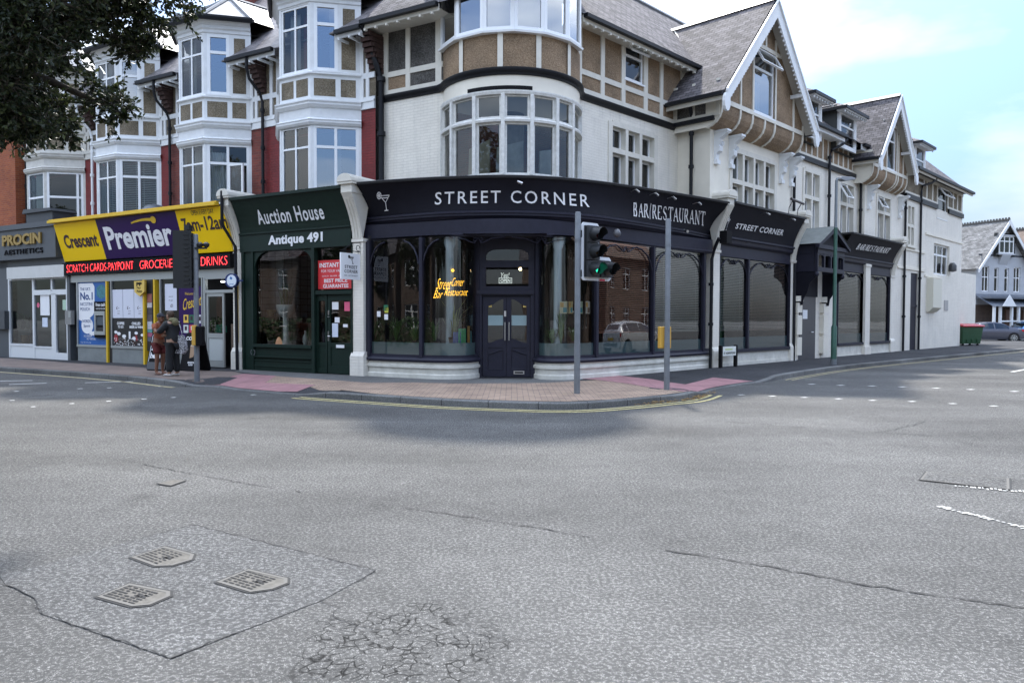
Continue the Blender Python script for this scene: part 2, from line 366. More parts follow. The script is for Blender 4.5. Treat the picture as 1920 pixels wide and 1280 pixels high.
def smooth_path(pts,n=6):
    P = [Vector((p[0],p[1])) for p in pts]; out = []
    for i in range(len(P)-1):
        p0,p1,p2,p3 = P[max(i-1,0)],P[i],P[i+1],P[min(i+2,len(P)-1)]
        for k in range(n):
            t = k/n
            out.append(.5*((2*p1)+(p2-p0)*t+(2*p0-5*p1+4*p2-p3)*t*t+(3*p1-p0-3*p2+p3)*t**3))
    out.append(P[-1]); return [(q.x,q.y) for q in out]
def window(parent,M,x0,x1,z0,z1,y,cols=(),rows=(),fw=.06,dp=.07,m=None,g=None,back=None,backd=.9,name='window',sill=False,bars=None,label=None):
    """framed window with glass; cols / rows are the inner bar positions in metres"""
    f = MB(M); m = m or upvc
    f.box(x0,x0+fw,y,y+dp,z0,z1); f.box(x1-fw,x1,y,y+dp,z0,z1); f.box(x0+fw,x1-fw,y,y+dp,z0,z0+fw); f.box(x0+fw,x1-fw,y,y+dp,z1-fw,z1)
    for c in cols: f.box(c-fw*.5,c+fw*.5,y+.004,y+dp,z0+fw,z1-fw)
    for r in rows: f.box(x0+fw,x1-fw,y+.008,y+dp,r-fw*.5,r+fw*.5)
    if sill: f.box(x0-.05,x1+.05,y-.07,y+dp,z0-.05,z0-.002)
    o = f.build(name,m,parent)
    MB(M).quad((x0+.01,y+dp*.5,z0+.01),(x1-.01,y+dp*.5,z0+.01),(x1-.01,y+dp*.5,z1-.01),(x0+.01,y+dp*.5,z1-.01)).build('pane',g or glass,o,fix=False)
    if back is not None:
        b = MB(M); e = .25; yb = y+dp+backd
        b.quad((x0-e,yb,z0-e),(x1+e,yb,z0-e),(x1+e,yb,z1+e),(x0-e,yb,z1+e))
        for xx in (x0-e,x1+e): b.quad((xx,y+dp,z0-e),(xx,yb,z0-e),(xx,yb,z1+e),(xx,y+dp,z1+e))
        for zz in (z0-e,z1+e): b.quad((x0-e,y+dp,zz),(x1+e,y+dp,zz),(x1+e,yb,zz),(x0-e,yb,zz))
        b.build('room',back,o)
    if label: o['label'] = label
    return o
def curtain(M,x0,x1,z0,z1,y,m,label,group='window curtains',waves=5,amp=.035,cat='curtain',name='curtain'):
    n = waves*6; vs = []; fs = []
    for i in range(n+1):
        x = x0+(x1-x0)*i/n; yy = y+amp*math.sin(i*2*math.pi/6)
        vs += [(x,yy,z0),(x,yy,z1)]
    fs = [(2*i,2*i+2,2*i+3,2*i+1) for i in range(n)]
    return tag(MB(M).add(vs,fs).build(name,m,smooth=80,fix=False),label,cat,group)
def blind(M,x0,x1,z0,z1,y,m,label,step=.055,group='slatted window blinds',tilt=.018):
    b = MB(M); z = z0; k = 0
    while z < z1:
        b.add([(x0,y-tilt,z-.012),(x1,y-tilt,z-.012),(x1,y+tilt,z+.012),(x0,y+tilt,z+.012),(x0,y-tilt,z-.009),(x1,y-tilt,z-.009),(x1,y+tilt,z+.015),(x0,y+tilt,z+.015)],
              [(0,3,2,1),(4,5,6,7),(0,1,5,4),(2,3,7,6)])
        z += step
    b.box(x0,x1,y-.025,y+.025,z1,z1+.05); b.box(x0,x1,y-.02,y+.02,z0-.05,z0-.025)
    for xx in (x0+.15*(x1-x0),x0+.85*(x1-x0)): b.box(xx-.006,xx+.006,y-tilt-.006,y-tilt-.002,z0,z1)
    return tag(b.build('window_blind',m),label,'blind',group)

def split_apart(names):
    """give every separate piece of the named parts an object of its own"""
    for o in [q for q in bpy.data.objects if q.type == 'MESH' and q.name.split('.')[0] in names]:
        bm = bmesh.new(); bm.from_mesh(o.data); bm.verts.ensure_lookup_table(); seen = {}; isl = []
        for v in bm.verts:
            if v.index in seen: continue
            st = [v]; seen[v.index] = len(isl); comp = []
            while st:
                q = st.pop(); comp.append(q)
                for e in q.link_edges:
                    w_ = e.other_vert(q)
                    if w_.index not in seen: seen[w_.index] = len(isl); st.append(w_)
            lo = Vector((min(c.co.x for c in comp),min(c.co.y for c in comp),min(c.co.z for c in comp))); hi = Vector((max(c.co.x for c in comp),max(c.co.y for c in comp),max(c.co.z for c in comp)))
            isl.append((lo,hi,[c.index for c in comp]))
        par = list(range(len(isl)))
        def fd(i):
            while par[i] != i: i = par[i]
            return i
        e = .012
        for i in range(len(isl)):
            for j in range(i):
                if all(isl[i][0][k] <= isl[j][1][k]+e and isl[j][0][k] <= isl[i][1][k]+e for k in range(3)): par[fd(i)] = fd(j)
        gr = {}
        for i in range(len(isl)): gr.setdefault(fd(i),set()).update(isl[i][2])
        bm.free()
        if not 2 <= len(gr) <= 24: continue
        for k,keep in enumerate(list(gr.values())[1:]):
            c = o.copy(); c.data = o.data.copy(); sc.collection.objects.link(c); b2 = bmesh.new(); b2.from_mesh(c.data); b2.verts.ensure_lookup_table()
            bmesh.ops.delete(b2,geom=[v for v in b2.verts if v.index not in keep],context='VERTS'); b2.to_mesh(c.data); b2.free()
        keep = list(gr.values())[0]; b2 = bmesh.new(); b2.from_mesh(o.data); b2.verts.ensure_lookup_table(); bmesh.ops.delete(b2,geom=[v for v in b2.verts if v.index not in keep],context='VERTS'); b2.to_mesh(o.data); b2.free()
def poly_off(P,d):
    """convex polygon moved outwards by d metres"""
    c = sum(P,Vector((0,0)))/len(P); n = len(P); out = []
    for i in range(n):
        def edge(a,b):
            t = (b-a).normalized(); nn = Vector((t.y,-t.x))
            if nn.dot((a+b)/2-c) < 0: nn = -nn
            return nn
        n1,n2 = edge(P[i-1],P[i]),edge(P[i],P[(i+1) % n]); m = (n1+n2); m = m/max(.35,m.length_squared/2) if m.length else n1
        out.append(P[i]+m*d)
    return out
# ================================================================ SETTING: ground, road, pavement, markings
def roadmat(name,lo,mid,hi,scale=75.0,tint=(1,1,1),big=.22,craze=False):
    m = bpy.data.materials.new(name); m.use_nodes = True; t = m.node_tree; b = t.nodes['Principled BSDF']; K = t.links.new
    b.inputs['Roughness'].default_value = .9; b.inputs['Specular IOR Level'].default_value = .12
    g = t.nodes.new('ShaderNodeNewGeometry')
    v = t.nodes.new('ShaderNodeTexVoronoi'); v.inputs['Scale'].default_value = scale; K(g.outputs['Position'],v.inputs['Vector'])
    sp = t.nodes.new('ShaderNodeSeparateColor'); K(v.outputs['Color'],sp.inputs[0])
    ed = t.nodes.new('ShaderNodeTexVoronoi'); ed.feature = 'DISTANCE_TO_EDGE'; ed.inputs['Scale'].default_value = scale; K(g.outputs['Position'],ed.inputs['Vector'])
    r = t.nodes.new('ShaderNodeValToRGB'); r.color_ramp.elements[0].color = (mid[0]*.8,mid[1]*.8,mid[2]*.8,1); r.color_ramp.elements[1].color = (*hi,1)
    e = r.color_ramp.elements.new(.72); e.color = (*mid,1)
    K(sp.outputs[0],r.inputs[0])
    em = t.nodes.new('ShaderNodeMapRange'); em.inputs[1].default_value = .03; em.inputs[2].default_value = .16; K(ed.outputs['Distance'],em.inputs[0])
    nf = t.nodes.new('ShaderNodeTexNoise'); nf.inputs['Scale'].default_value = scale*.45; nf.inputs['Detail'].default_value = 2; K(g.outputs['Position'],nf.inputs['Vector'])
    nm = t.nodes.new('ShaderNodeMapRange'); nm.inputs[1].default_value = .45; nm.inputs[2].default_value = .57; K(nf.outputs[0],nm.inputs[0])
    mm = t.nodes.new('ShaderNodeMath'); mm.operation = 'MULTIPLY'; K(em.outputs[0],mm.inputs[0]); K(nm.outputs[0],mm.inputs[1])
    ms = t.nodes.new('ShaderNodeMath'); ms.operation = 'MULTIPLY_ADD'; ms.inputs[1].default_value = .80; ms.inputs[2].default_value = .20; K(mm.outputs[0],ms.inputs[0])
    mx_ = t.nodes.new('ShaderNodeMixRGB'); mx_.inputs[1].default_value = (*lo,1); K(ms.outputs[0],mx_.inputs[0]); K(r.outputs[0],mx_.inputs[2])
    n = t.nodes.new('ShaderNodeTexNoise'); n.inputs['Scale'].default_value = .35; n.inputs['Detail'].default_value = 7; n.inputs['Roughness'].default_value = .55; K(g.outputs['Position'],n.inputs['Vector'])
    mr = t.nodes.new('ShaderNodeMapRange'); mr.inputs[1].default_value = .32; mr.inputs[2].default_value = .68; mr.inputs[3].default_value = 1-big; mr.inputs[4].default_value = 1+big*.6; K(n.outputs[0],mr.inputs[0])
    n2 = t.nodes.new('ShaderNodeTexNoise'); n2.inputs['Scale'].default_value = 5; n2.inputs['Detail'].default_value = 8; n2.inputs['Roughness'].default_value = .7; K(g.outputs['Position'],n2.inputs['Vector'])
    mr2 = t.nodes.new('ShaderNodeMapRange'); mr2.inputs[1].default_value = .3; mr2.inputs[2].default_value = .7; mr2.inputs[3].default_value = .86; mr2.inputs[4].default_value = 1.12; K(n2.outputs[0],mr2.inputs[0])
    q = t.nodes.new('ShaderNodeMath'); q.operation = 'MULTIPLY'; K(mr.outputs[0],q.inputs[0]); K(mr2.outputs[0],q.inputs[1])
    mu = t.nodes.new('ShaderNodeVectorMath'); mu.operation = 'SCALE'; K(mx_.outputs[0],mu.inputs[0]); K(q.outputs[0],mu.inputs['Scale'])
    tn = t.nodes.new('ShaderNodeVectorMath'); tn.operation = 'MULTIPLY'; tn.inputs[1].default_value = tint; K(mu.outputs[0],tn.inputs[0]); K(tn.outputs[0],b.inputs['Base Color'])
    if craze:      # crazed, broken surface in one place of the road, wheel-worn streaks and old stains along the lanes
        wv = t.nodes.new('ShaderNodeMapping'); wv.inputs['Rotation'].default_value = (0,0,R(30)); wv.inputs['Scale'].default_value = (.16,.9,1); K(g.outputs['Position'],wv.inputs[0])
        sn_ = t.nodes.new('ShaderNodeTexNoise'); sn_.inputs['Scale'].default_value = .9; sn_.inputs['Detail'].default_value = 6; K(wv.outputs[0],sn_.inputs['Vector'])
        sm = t.nodes.new('ShaderNodeMapRange'); sm.inputs[1].default_value = .35; sm.inputs[2].default_value = .65; sm.inputs[3].default_value = .86; sm.inputs[4].default_value = 1.10; K(sn_.outputs[0],sm.inputs[0])
        sn2 = t.nodes.new('ShaderNodeTexNoise'); sn2.inputs['Scale'].default_value = 1.3; sn2.inputs['Detail'].default_value = 5; K(g.outputs['Position'],sn2.inputs['Vector'])
        st = t.nodes.new('ShaderNodeMapRange'); st.inputs[1].default_value = .62; st.inputs[2].default_value = .74; st.inputs[3].default_value = 1; st.inputs[4].default_value = .78; K(sn2.outputs[0],st.inputs[0])
        m1 = t.nodes.new('ShaderNodeMath'); m1.operation = 'MULTIPLY'; K(sm.outputs[0],m1.inputs[0]); K(st.outputs[0],m1.inputs[1])
        c_ = G(760,1215); ds = t.nodes.new('ShaderNodeVectorMath'); ds.operation = 'DISTANCE'; ds.inputs[1].default_value = (c_.x,c_.y,0); wn = t.nodes.new('ShaderNodeTexNoise'); wn.inputs['Scale'].default_value = 3.0; wn.inputs['Detail'].default_value = 3; K(g.outputs['Position'],wn.inputs['Vector'])
        wd = t.nodes.new('ShaderNodeVectorMath'); wd.operation = 'MULTIPLY_ADD'; wd.inputs[1].default_value = (.22,.22,0); K(wn.outputs['Color'],wd.inputs[0]); K(g.outputs['Position'],wd.inputs[2]); K(g.outputs['Position'],ds.inputs[0])
        vo = t.nodes.new('ShaderNodeTexVoronoi'); vo.feature = 'DISTANCE_TO_EDGE'; vo.inputs['Scale'].default_value = 15; K(wd.outputs[0],vo.inputs['Vector'])
        ew = t.nodes.new('ShaderNodeMapRange'); ew.inputs[1].default_value = .01; ew.inputs[2].default_value = .07; K(vo.outputs['Distance'],ew.inputs[0])
        ar = t.nodes.new('ShaderNodeMath'); ar.operation = 'MULTIPLY_ADD'; ar.inputs[1].default_value = -.9; K(wn.outputs[0],ar.inputs[0]); K(ds.outputs['Value'],ar.inputs[2])
        bn2 = t.nodes.new('ShaderNodeTexNoise'); bn2.inputs['Scale'].default_value = 7; K(g.outputs['Position'],bn2.inputs['Vector']); bm2 = t.nodes.new('ShaderNodeMapRange'); bm2.inputs[1].default_value = .50; bm2.inputs[2].default_value = .58; K(bn2.outputs[0],bm2.inputs[0]); bmx = t.nodes.new('ShaderNodeMath'); bmx.operation = 'MAXIMUM'; K(ew.outputs[0],bmx.inputs[0]); K(bm2.outputs[0],bmx.inputs[1]); ew = bmx
        am = t.nodes.new('ShaderNodeMapRange'); am.inputs[1].default_value = -.05; am.inputs[2].default_value = .16; K(ar.outputs[0],am.inputs[0])
        mxx = t.nodes.new('ShaderNodeMath'); mxx.operation = 'MAXIMUM'; K(ew.outputs[0],mxx.inputs[0]); K(am.outputs[0],mxx.inputs[1])
        m2 = t.nodes.new('ShaderNodeMath'); m2.operation = 'MULTIPLY_ADD'; m2.inputs[1].default_value = .85; m2.inputs[2].default_value = .15; K(mxx.outputs[0],m2.inputs[0])
        m3 = t.nodes.new('ShaderNodeMath'); m3.operation = 'MULTIPLY'; K(m1.outputs[0],m3.inputs[0]); K(m2.outputs[0],m3.inputs[1])
        ft = t.nodes.new('ShaderNodeVectorMath'); ft.operation = 'SCALE'; K(tn.outputs[0],ft.inputs[0]); K(m3.outputs[0],ft.inputs['Scale']); K(ft.outputs[0],b.inputs['Base Color'])
    bp = t.nodes.new('ShaderNodeBump'); bp.inputs['Strength'].default_value = .7; bp.inputs['Distance'].default_value = .006; K(mm.outputs[0],bp.inputs['Height']); K(bp.outputs[0],b.inputs['Normal'])
    MAT[name] = m; return m
asphalt = roadmat('worn_asphalt',(.035,.035,.034),(.228,.224,.213),(.285,.28,.268),scale=95,big=.26,craze=True)
patchm = roadmat('patched_asphalt',(.034,.034,.034),(.222,.221,.214),(.285,.285,.278),scale=84,big=.2)
tarmac = roadmat('footway_tarmac',(.04,.04,.042),(.085,.087,.09),(.14,.14,.145),scale=90,big=.3)
slab = roadmat('grey_concrete',(.12,.12,.115),(.21,.21,.20),(.27,.27,.26),scale=120,big=.3)
kerbm = roadmat('kerb_concrete',(.13,.13,.125),(.25,.25,.24),(.33,.33,.32),scale=110,big=.45)
paver = tiles('clay_pavers',(.37,.265,.185),(.29,.20,.145),(.10,.08,.065),.22,.11,.008,.006,.85,var=.3,vscale=1.5)
paverb = tiles('brown_setts',(.21,.155,.125),(.16,.12,.10),(.08,.07,.06),.21,.105,.007,.006,.85,var=.3,vscale=1.0)
tact = tiles('red_tactile',(.34,.175,.18),(.29,.145,.15),(.17,.095,.095),.40,.40,.006,.012,.8,offset=0,var=.25,vscale=2)
crackm = mat('crack_black',(.018,.018,.018),.9)
sealm = mat('worn_sealant',(.05,.05,.05),.85)
linew = mat('white_road_paint',(.52,.52,.50),.8,spec=.1,var=.25,dirt=.25,vscale=22)
liney = mat('yellow_road_paint',(.56,.49,.25),.8,spec=.1,var=.3,dirt=.3,vscale=18)
liney2 = mat('faded_yellow_paint',(.50,.43,.24),.75,var=.3,dirt=.3,vscale=14)

g = MB(); g.quad((-500,-500,-.03),(500,-500,-.03),(500,500,-.03),(-500,500,-.03)); struct('ground',g,slab,fix=False)
rd = MB(); rd.quad((-90,-14,0),(110,-14,0),(110,130,0),(-90,130,0)); struct('road',rd,asphalt,fix=False)

# kerb line: left arm, dropped crossing, corner, dropped crossing, right arm
KP = [(0,688),(148,697.5),(259,706.5),(345,715.5),(400,723),(435,728),(500,734),(544,737.5),(600,734),(711,741),(840,748.7),(973,753.5),(1066,755),(1149,750.5),(1228,743.5),(1290,737),(1340,729),(1400,718),(1448,706),(1480,699.5),(1592,684),(1760,668),(1896,655.5)]
kp = [G(x,y,.03 if (395 <= x <= 550 or 1335 <= x <= 1405) else PAV) for x,y in KP]
first = kp[0] + (kp[0]-kp[1]).normalized()*45; lastp = kp[-1] + (kp[-1]-kp[-2]).normalized()*10
lead_in = [kp[0]+(kp[0]-kp[1]).normalized()*k for k in (44,40,36,32,28,24,20,16,12,8,4)]
kerbpath = smooth_path([(p.x,p.y) for p in lead_in] + [(p.x,p.y) for p in kp] + [(lastp.x,lastp.y)],6)
DROP = [(G(385,721,.06),G(560,736,.06)),(G(1320,732,.06),G(1425,713,.06))]
def kz(p):                     # kerb top height: dropped to 2.5 cm at the two crossings
    best = PAV
    for a,b in DROP:
        q = Vector((p[0],p[1],PAV)); ab = b-a; t = (q-a).dot(ab)/ab.length_squared
        d = max(0,-t,t-1)*ab.length
        if (q - (a+ab*max(0,min(1,t)))).length < 3.2: best = min(best,.025 + (PAV-.025)*min(1,d/.9))
    return best
# pavement sheet (falls gently to the dropped kerbs), split from kerb line back to under the buildings
back = [(-70,66),(-25,40),(-10,30),(0,27),(8,30),(22,46),(40,62)]
pv = MB(); inner = []
for i,p in enumerate(kerbpath):
    a = Vector(kerbpath[max(i-1,0)]); b = Vector(kerbpath[min(i+1,len(kerbpath)-1)]); t = (b-a).normalized(); n = Vector((-t.y,t.x))
    inner.append(((p[0]+n.x*.13,p[1]+n.y*.13),n))
def ring(off):
    return [(q[0]+n.x*off,q[1]+n.y*off) for q,n in inner]
n = NK = len(inner)
def pavz(p):
    """surface height of the footway at a plan point: falls to the dropped kerbs over 1.6 m"""
    q = Vector((p[0],p[1])); best = min(range(NK),key=lambda i: (Vector(inner[i][0])-q).length_squared)
    d = max(0,(q-Vector(inner[best][0])).dot(inner[best][1])); z0 = kz(kerbpath[best])
    return z0+(PAV-z0)*min(1,d/1.6)
ring0 = ring(0); bm = bmesh.new(); bm.faces.new([bm.verts.new((x,y,0)) for x,y in ring0+back[::-1]])
for k in range(26):
    bmesh.ops.bisect_plane(bm,geom=bm.verts[:]+bm.edges[:]+bm.faces[:],plane_co=(-9.5+k*.7,0,0),plane_no=(1,0,0))
for k in range(12):
    bmesh.ops.bisect_plane(bm,geom=bm.verts[:]+bm.edges[:]+bm.faces[:],plane_co=(0,13.2+k*.7,0),plane_no=(0,1,0))
bmesh.ops.triangulate(bm,faces=bm.faces[:]); bm.verts.index_update()
pv.add([(v.co.x,v.co.y,pavz(v.co)-.002) for v in bm.verts],[tuple(v.index for v in f.verts) for f in bm.faces]); bm.free()
struct('pavement',pv,tarmac)
kb = MB(); dist = 0; joints = []
for i in range(len(kerbpath)-1):
    a,b = Vector(kerbpath[i]),Vector(kerbpath[i+1]); t = (b-a); nrm = Vector((-t.y,t.x)).normalized()
    na,nb = inner[i][1],inner[i+1][1]; za,zb = kz(kerbpath[i]),kz(kerbpath[i+1])
    def P(p,nn,o,z): return (p.x+nn.x*o,p.y+nn.y*o,z)
    kb.add([P(a,na,0,-.02),P(b,nb,0,-.02),P(b,nb,0,zb-.02),P(a,na,0,za-.02),P(b,nb,.02,zb),P(a,na,.02,za),P(b,nb,.135,zb+.002),P(a,na,.135,za+.002)],
           [(0,1,2,3),(3,2,4,5),(5,4,6,7)])
struct('kerb',kb,kerbm,fix=False)
jt = MB(); acc = 0
for i in range(len(kerbpath)-1):                 # kerb stone joints
    a,b = Vector(kerbpath[i]),Vector(kerbpath[i+1]); l = (b-a).length
    while acc < l:
        p = a+(b-a)*(acc/l); t = (b-a).normalized(); nn = inner[i][1]; z = kz(p); w2 = .006
        q = [p-t*w2-nn*.003,p+t*w2-nn*.003]
        jt.add([(q[0].x,q[0].y,0),(q[1].x,q[1].y,0),(q[1].x,q[1].y,z-.018),(q[0].x,q[0].y,z-.018),
                (q[1].x+nn.x*.025,q[1].y+nn.y*.025,z+.0025),(q[0].x+nn.x*.025,q[0].y+nn.y*.025,z+.0025),(q[1].x+nn.x*.13,q[1].y+nn.y*.13,z+.0045),(q[0].x+nn.x*.13,q[0].y+nn.y*.13,z+.0045)],
               [(0,1,2,3),(3,2,4,5),(5,4,6,7)])
        acc += .915
    acc -= l
struct('kerb_joints',jt,crackm,fix=False)

def pavepoly(name,pix,m,lift,cut=.35):
    """sheet of paving laid on the footway, following its fall"""
    P = []
    for x,y in pix:
        p = G(x,y,PAV)
        for _ in range(5): p = G(x,y,pavz(p))
        P.append(p)
    Q = []
    for a,b in zip(P,P[1:]+P[:1]): Q += [a.lerp(b,k/8) for k in range(8)]
    P = []
    for q in Q:
        j = min(range(NK),key=lambda i: (Vector(inner[i][0])-q.xy).length_squared); d_ = (q.xy-Vector(inner[j][0])).dot(inner[j][1])
        P.append(Vector((*(q.xy+inner[j][1]*(.02-d_)),0)) if d_ < .02 else q)
    bm = bmesh.new(); vsb = [bm.verts.new((p.x,p.y,0)) for p in P]; bm.faces.new(vsb)
    xs = [p.x for p in P]; ys = [p.y for p in P]
    for k in range(int((max(xs)-min(xs))/cut)+1):
        bmesh.ops.bisect_plane(bm,geom=bm.verts[:]+bm.edges[:]+bm.faces[:],plane_co=(min(xs)+k*cut,0,0),plane_no=(1,0,0))
    for k in range(int((max(ys)-min(ys))/cut)+1):
        bmesh.ops.bisect_plane(bm,geom=bm.verts[:]+bm.edges[:]+bm.faces[:],plane_co=(0,min(ys)+k*cut,0),plane_no=(0,1,0))
    bmesh.ops.triangulate(bm,faces=bm.faces[:])
    mb = MB(); bm.verts.index_update()
    mb.add([(v.co.x,v.co.y,pavz((v.co.x,v.co.y))+lift) for v in bm.verts],[tuple(v.index for v in f.verts) for f in bm.faces]); bm.free()
    o = mb.build(name,m,fix=False); return tag(o,kind='structure')
pavepoly('block_paving',[(-60,682),(0,689.5),(148,699),(259,708),(345,717),(384,722),(457,701),(440,697),(300,691),(143,681),(20,672),(-60,668)],paverb,.004)
pavepoly('brick_paving',[(497,718),(517,705),(600,711),(690,717.5),(783,717),(860,719),(1020,718),(1080,714.5),(1120,712.5),(1249,729.5),(1282,735),(1228,741.5),(1149,748.5),(1066,752.5),(973,751.5),(840,746.8),(711,739),(600,732),(582,725.6),(592,722)],paver,.004)
pavepoly('tactile_paving',[(384,722.5),(457,701),(518,705),(497,718),(592,722),(581,725.6),(557,734.5),(510,734),(435,727.5),(397,722)],tact,.009)
pavepoly('tactile_paving',[(1085,709.8),(1160,704.3),(1247,716),(1285,721),(1337,708),(1416,715),(1405,719),(1340,731),(1308,736),(1283,735),(1249,729.5),(1120,712.5)],tact,.009)
pavepoly('paving_strip',[(600,711),(690,717.5),(783,717),(860,719),(1020,718),(1080,714.5),(1085,708),(1000,708),(860,709),(690,705),(457,692),(440,696),(517,705)],slab,.0025)

# painted lines follow the kerb
def offs(path,d): 
    out = []
    for i,p in enumerate(path):
        a = Vector(path[max(i-1,0)]); b = Vector(path[min(i+1,len(path)-1)]); t = (b-a).normalized(); out.append((p[0]+t.y*d,p[1]-t.x*d))
    return out
def between(p0,p1):
    a,b = G(*p0),G(*p1); ia = min(range(len(kerbpath)),key=lambda i: (Vector(kerbpath[i])-a.xy).length); ib = min(range(len(kerbpath)),key=lambda i: (Vector(kerbpath[i])-b.xy).length)
    return kerbpath[ia:ib+1]
y1 = MB()
for d in (.20,.40): linemark(y1,offs(between((560,745),(1330,742)),d),.085)
y2 = MB()
for d in (.20,.36): linemark(y2,offs(between((1450,712),(1896,657)),d),.055)
linemark(y2,offs(between((-300,678),(372,723)),.26),.11)
struct('yellow_lines',y1,liney,fix=False); struct('yellow_lines',y2,liney2,fix=False)
wl = MB()
def dash(a,b,wd=.10): linemark(wl,[G(*a),G(*b)],wd)
STUDS = [(31,734),(150,729),(205,727.5),(302,725),(23,751),(62,763),(135,757),(204,752.5),(270,748.5),(325,745.5),(475,740.5),
         (1390,740.5),(1448,743),(1508,745.5),(1572,748),(1636,751),(1710,753),(1786,757),(1863,761.5),(1522,720.5),(1576,722.5),(1635,724),(1692,725.5),(1755,728),(1820,730.5),(1902,734)]
for x,y in STUDS:
    s_ = 11 if x > 1000 else 9
    dash((x-s_*.5,y+.3),(x+s_*.5,y-.3),.10 if y > 736 else .12)
dash((17,721.3),(87,718.6),.14); dash((-40,715.5),(61,713.6),.14); dash((159,717.8),(250,715.6),.13)
dash((1897,697.5),(1990,680),.14); 
struct('road_markings',wl,linew,fix=False)
wf = MB(); random.seed(3)
def flaky(a,b,wd,nn=14):
    pa,pb = G(*a),G(*b)
    for i in range(nn):
        t0 = i/nn; t1 = (i+random.uniform(.3,.95))/nn; o = random.uniform(-.03,.03); d = (pb-pa).normalized(); pr = Vector((-d.y,d.x,0))*o
        linemark(wf,[pa+(pb-pa)*t0+pr,pa+(pb-pa)*t1+pr],wd*random.uniform(.2,.85))
flaky((1790,911.5),(1990,929),.10,26); flaky((1762,949.5),(1990,1008),.09,22)
struct('worn_road_markings',wf,linew,fix=False)

# repaired patch, seams and cracks
pt = MB(); PP = [(362,983.5),(705,1070),(605,1125),(320,1235),(75,1150),(65,1122),(10,1095),(0,1080)]
pt.quad(*[(p.x,p.y,.004) for p in (G(*q) for q in PP)]); struct('road_patch',pt,patchm,fix=False)
ck = MB(); random.seed(11)
def crack(pix,wd=.012,rough=.02,brk=.0,z=.0065,plan=None):
    P = plan or [G(*q).xy for q in pix]; pts = []
    for a,b in zip(P,P[1:]):
        k = max(2,int((b-a).length/.05)); t = (b-a).normalized(); nn = Vector((-t.y,t.x))
        for i in range(k): pts.append(a+(b-a)*(i/k)+nn*random.gauss(0,rough*.5))
    pts.append(P[-1]); L_,Rr = [],[]
    for i,p in enumerate(pts):
        a,b = pts[max(0,i-1)],pts[min(len(pts)-1,i+1)]; t = (b-a).normalized() if (b-a).length > 0 else Vector((1,0)); nn = Vector((-t.y,t.x)); h = wd*random.uniform(.15,1.0)*.5
        L_.append((p.x+nn.x*h,p.y+nn.y*h,z)); Rr.append((p.x-nn.x*h,p.y-nn.y*h,z))
    k = len(pts); run = 1
    f = []
    for i in range(k-1):
        if brk and random.random() < .09: run = random.random() > brk
        if run: f.append((i,i+1,k+i+1,k+i))
    ck.add(L_+Rr,f)
crack(PP[:2],.016,.012); crack(PP[1:4],.010,.012,.35); crack(PP[3:] + PP[:1],.009,.014,.4)
crack([(40,828),(360,888),(470,908),(750,950),(960,982)],.016,.02,.35)
crack([(960,982),(1120,1010),(1300,1040),(1440,1062),(1640,1100),(1920,1140),(2100,1165)],.022,.02,.12)
crack([(1010,832),(1240,855),(1385,867)],.012,.02,.6); crack([(1310,787),(1600,808),(1920,829)],.022,.02,.3); crack([(1000,792),(1310,787)],.012,.02,.7)
crack([(1640,812),(1700,800),(1735,790)],.02,.05,.2)
crack([(0,1020),(60,1010)],.01,.03,.3); crack([(605,1125),(640,1160),(700,1180)],.009,.03,.2)
def branch(p,ang,ln,wd,depth):
    pts = [p]
    for i in range(max(2,int(ln/.06))):
        ang += random.gauss(0,.35); pts.append(pts[-1]+Vector((math.cos(ang),math.sin(ang)))*.06)
        if depth and random.random() < .33: branch(pts[-1],ang+random.choice((-1,1))*random.uniform(.6,1.5),ln*random.uniform(.3,.65),wd*.7,depth-1)
    crack(None,wd,.012,.12,plan=pts)
branch(G(640,1168).xy,-.25,.9,.006,1); branch(G(640,1168).xy,2.6,.3,.006,0)
struct('road_cracks',ck,crackm,fix=False)

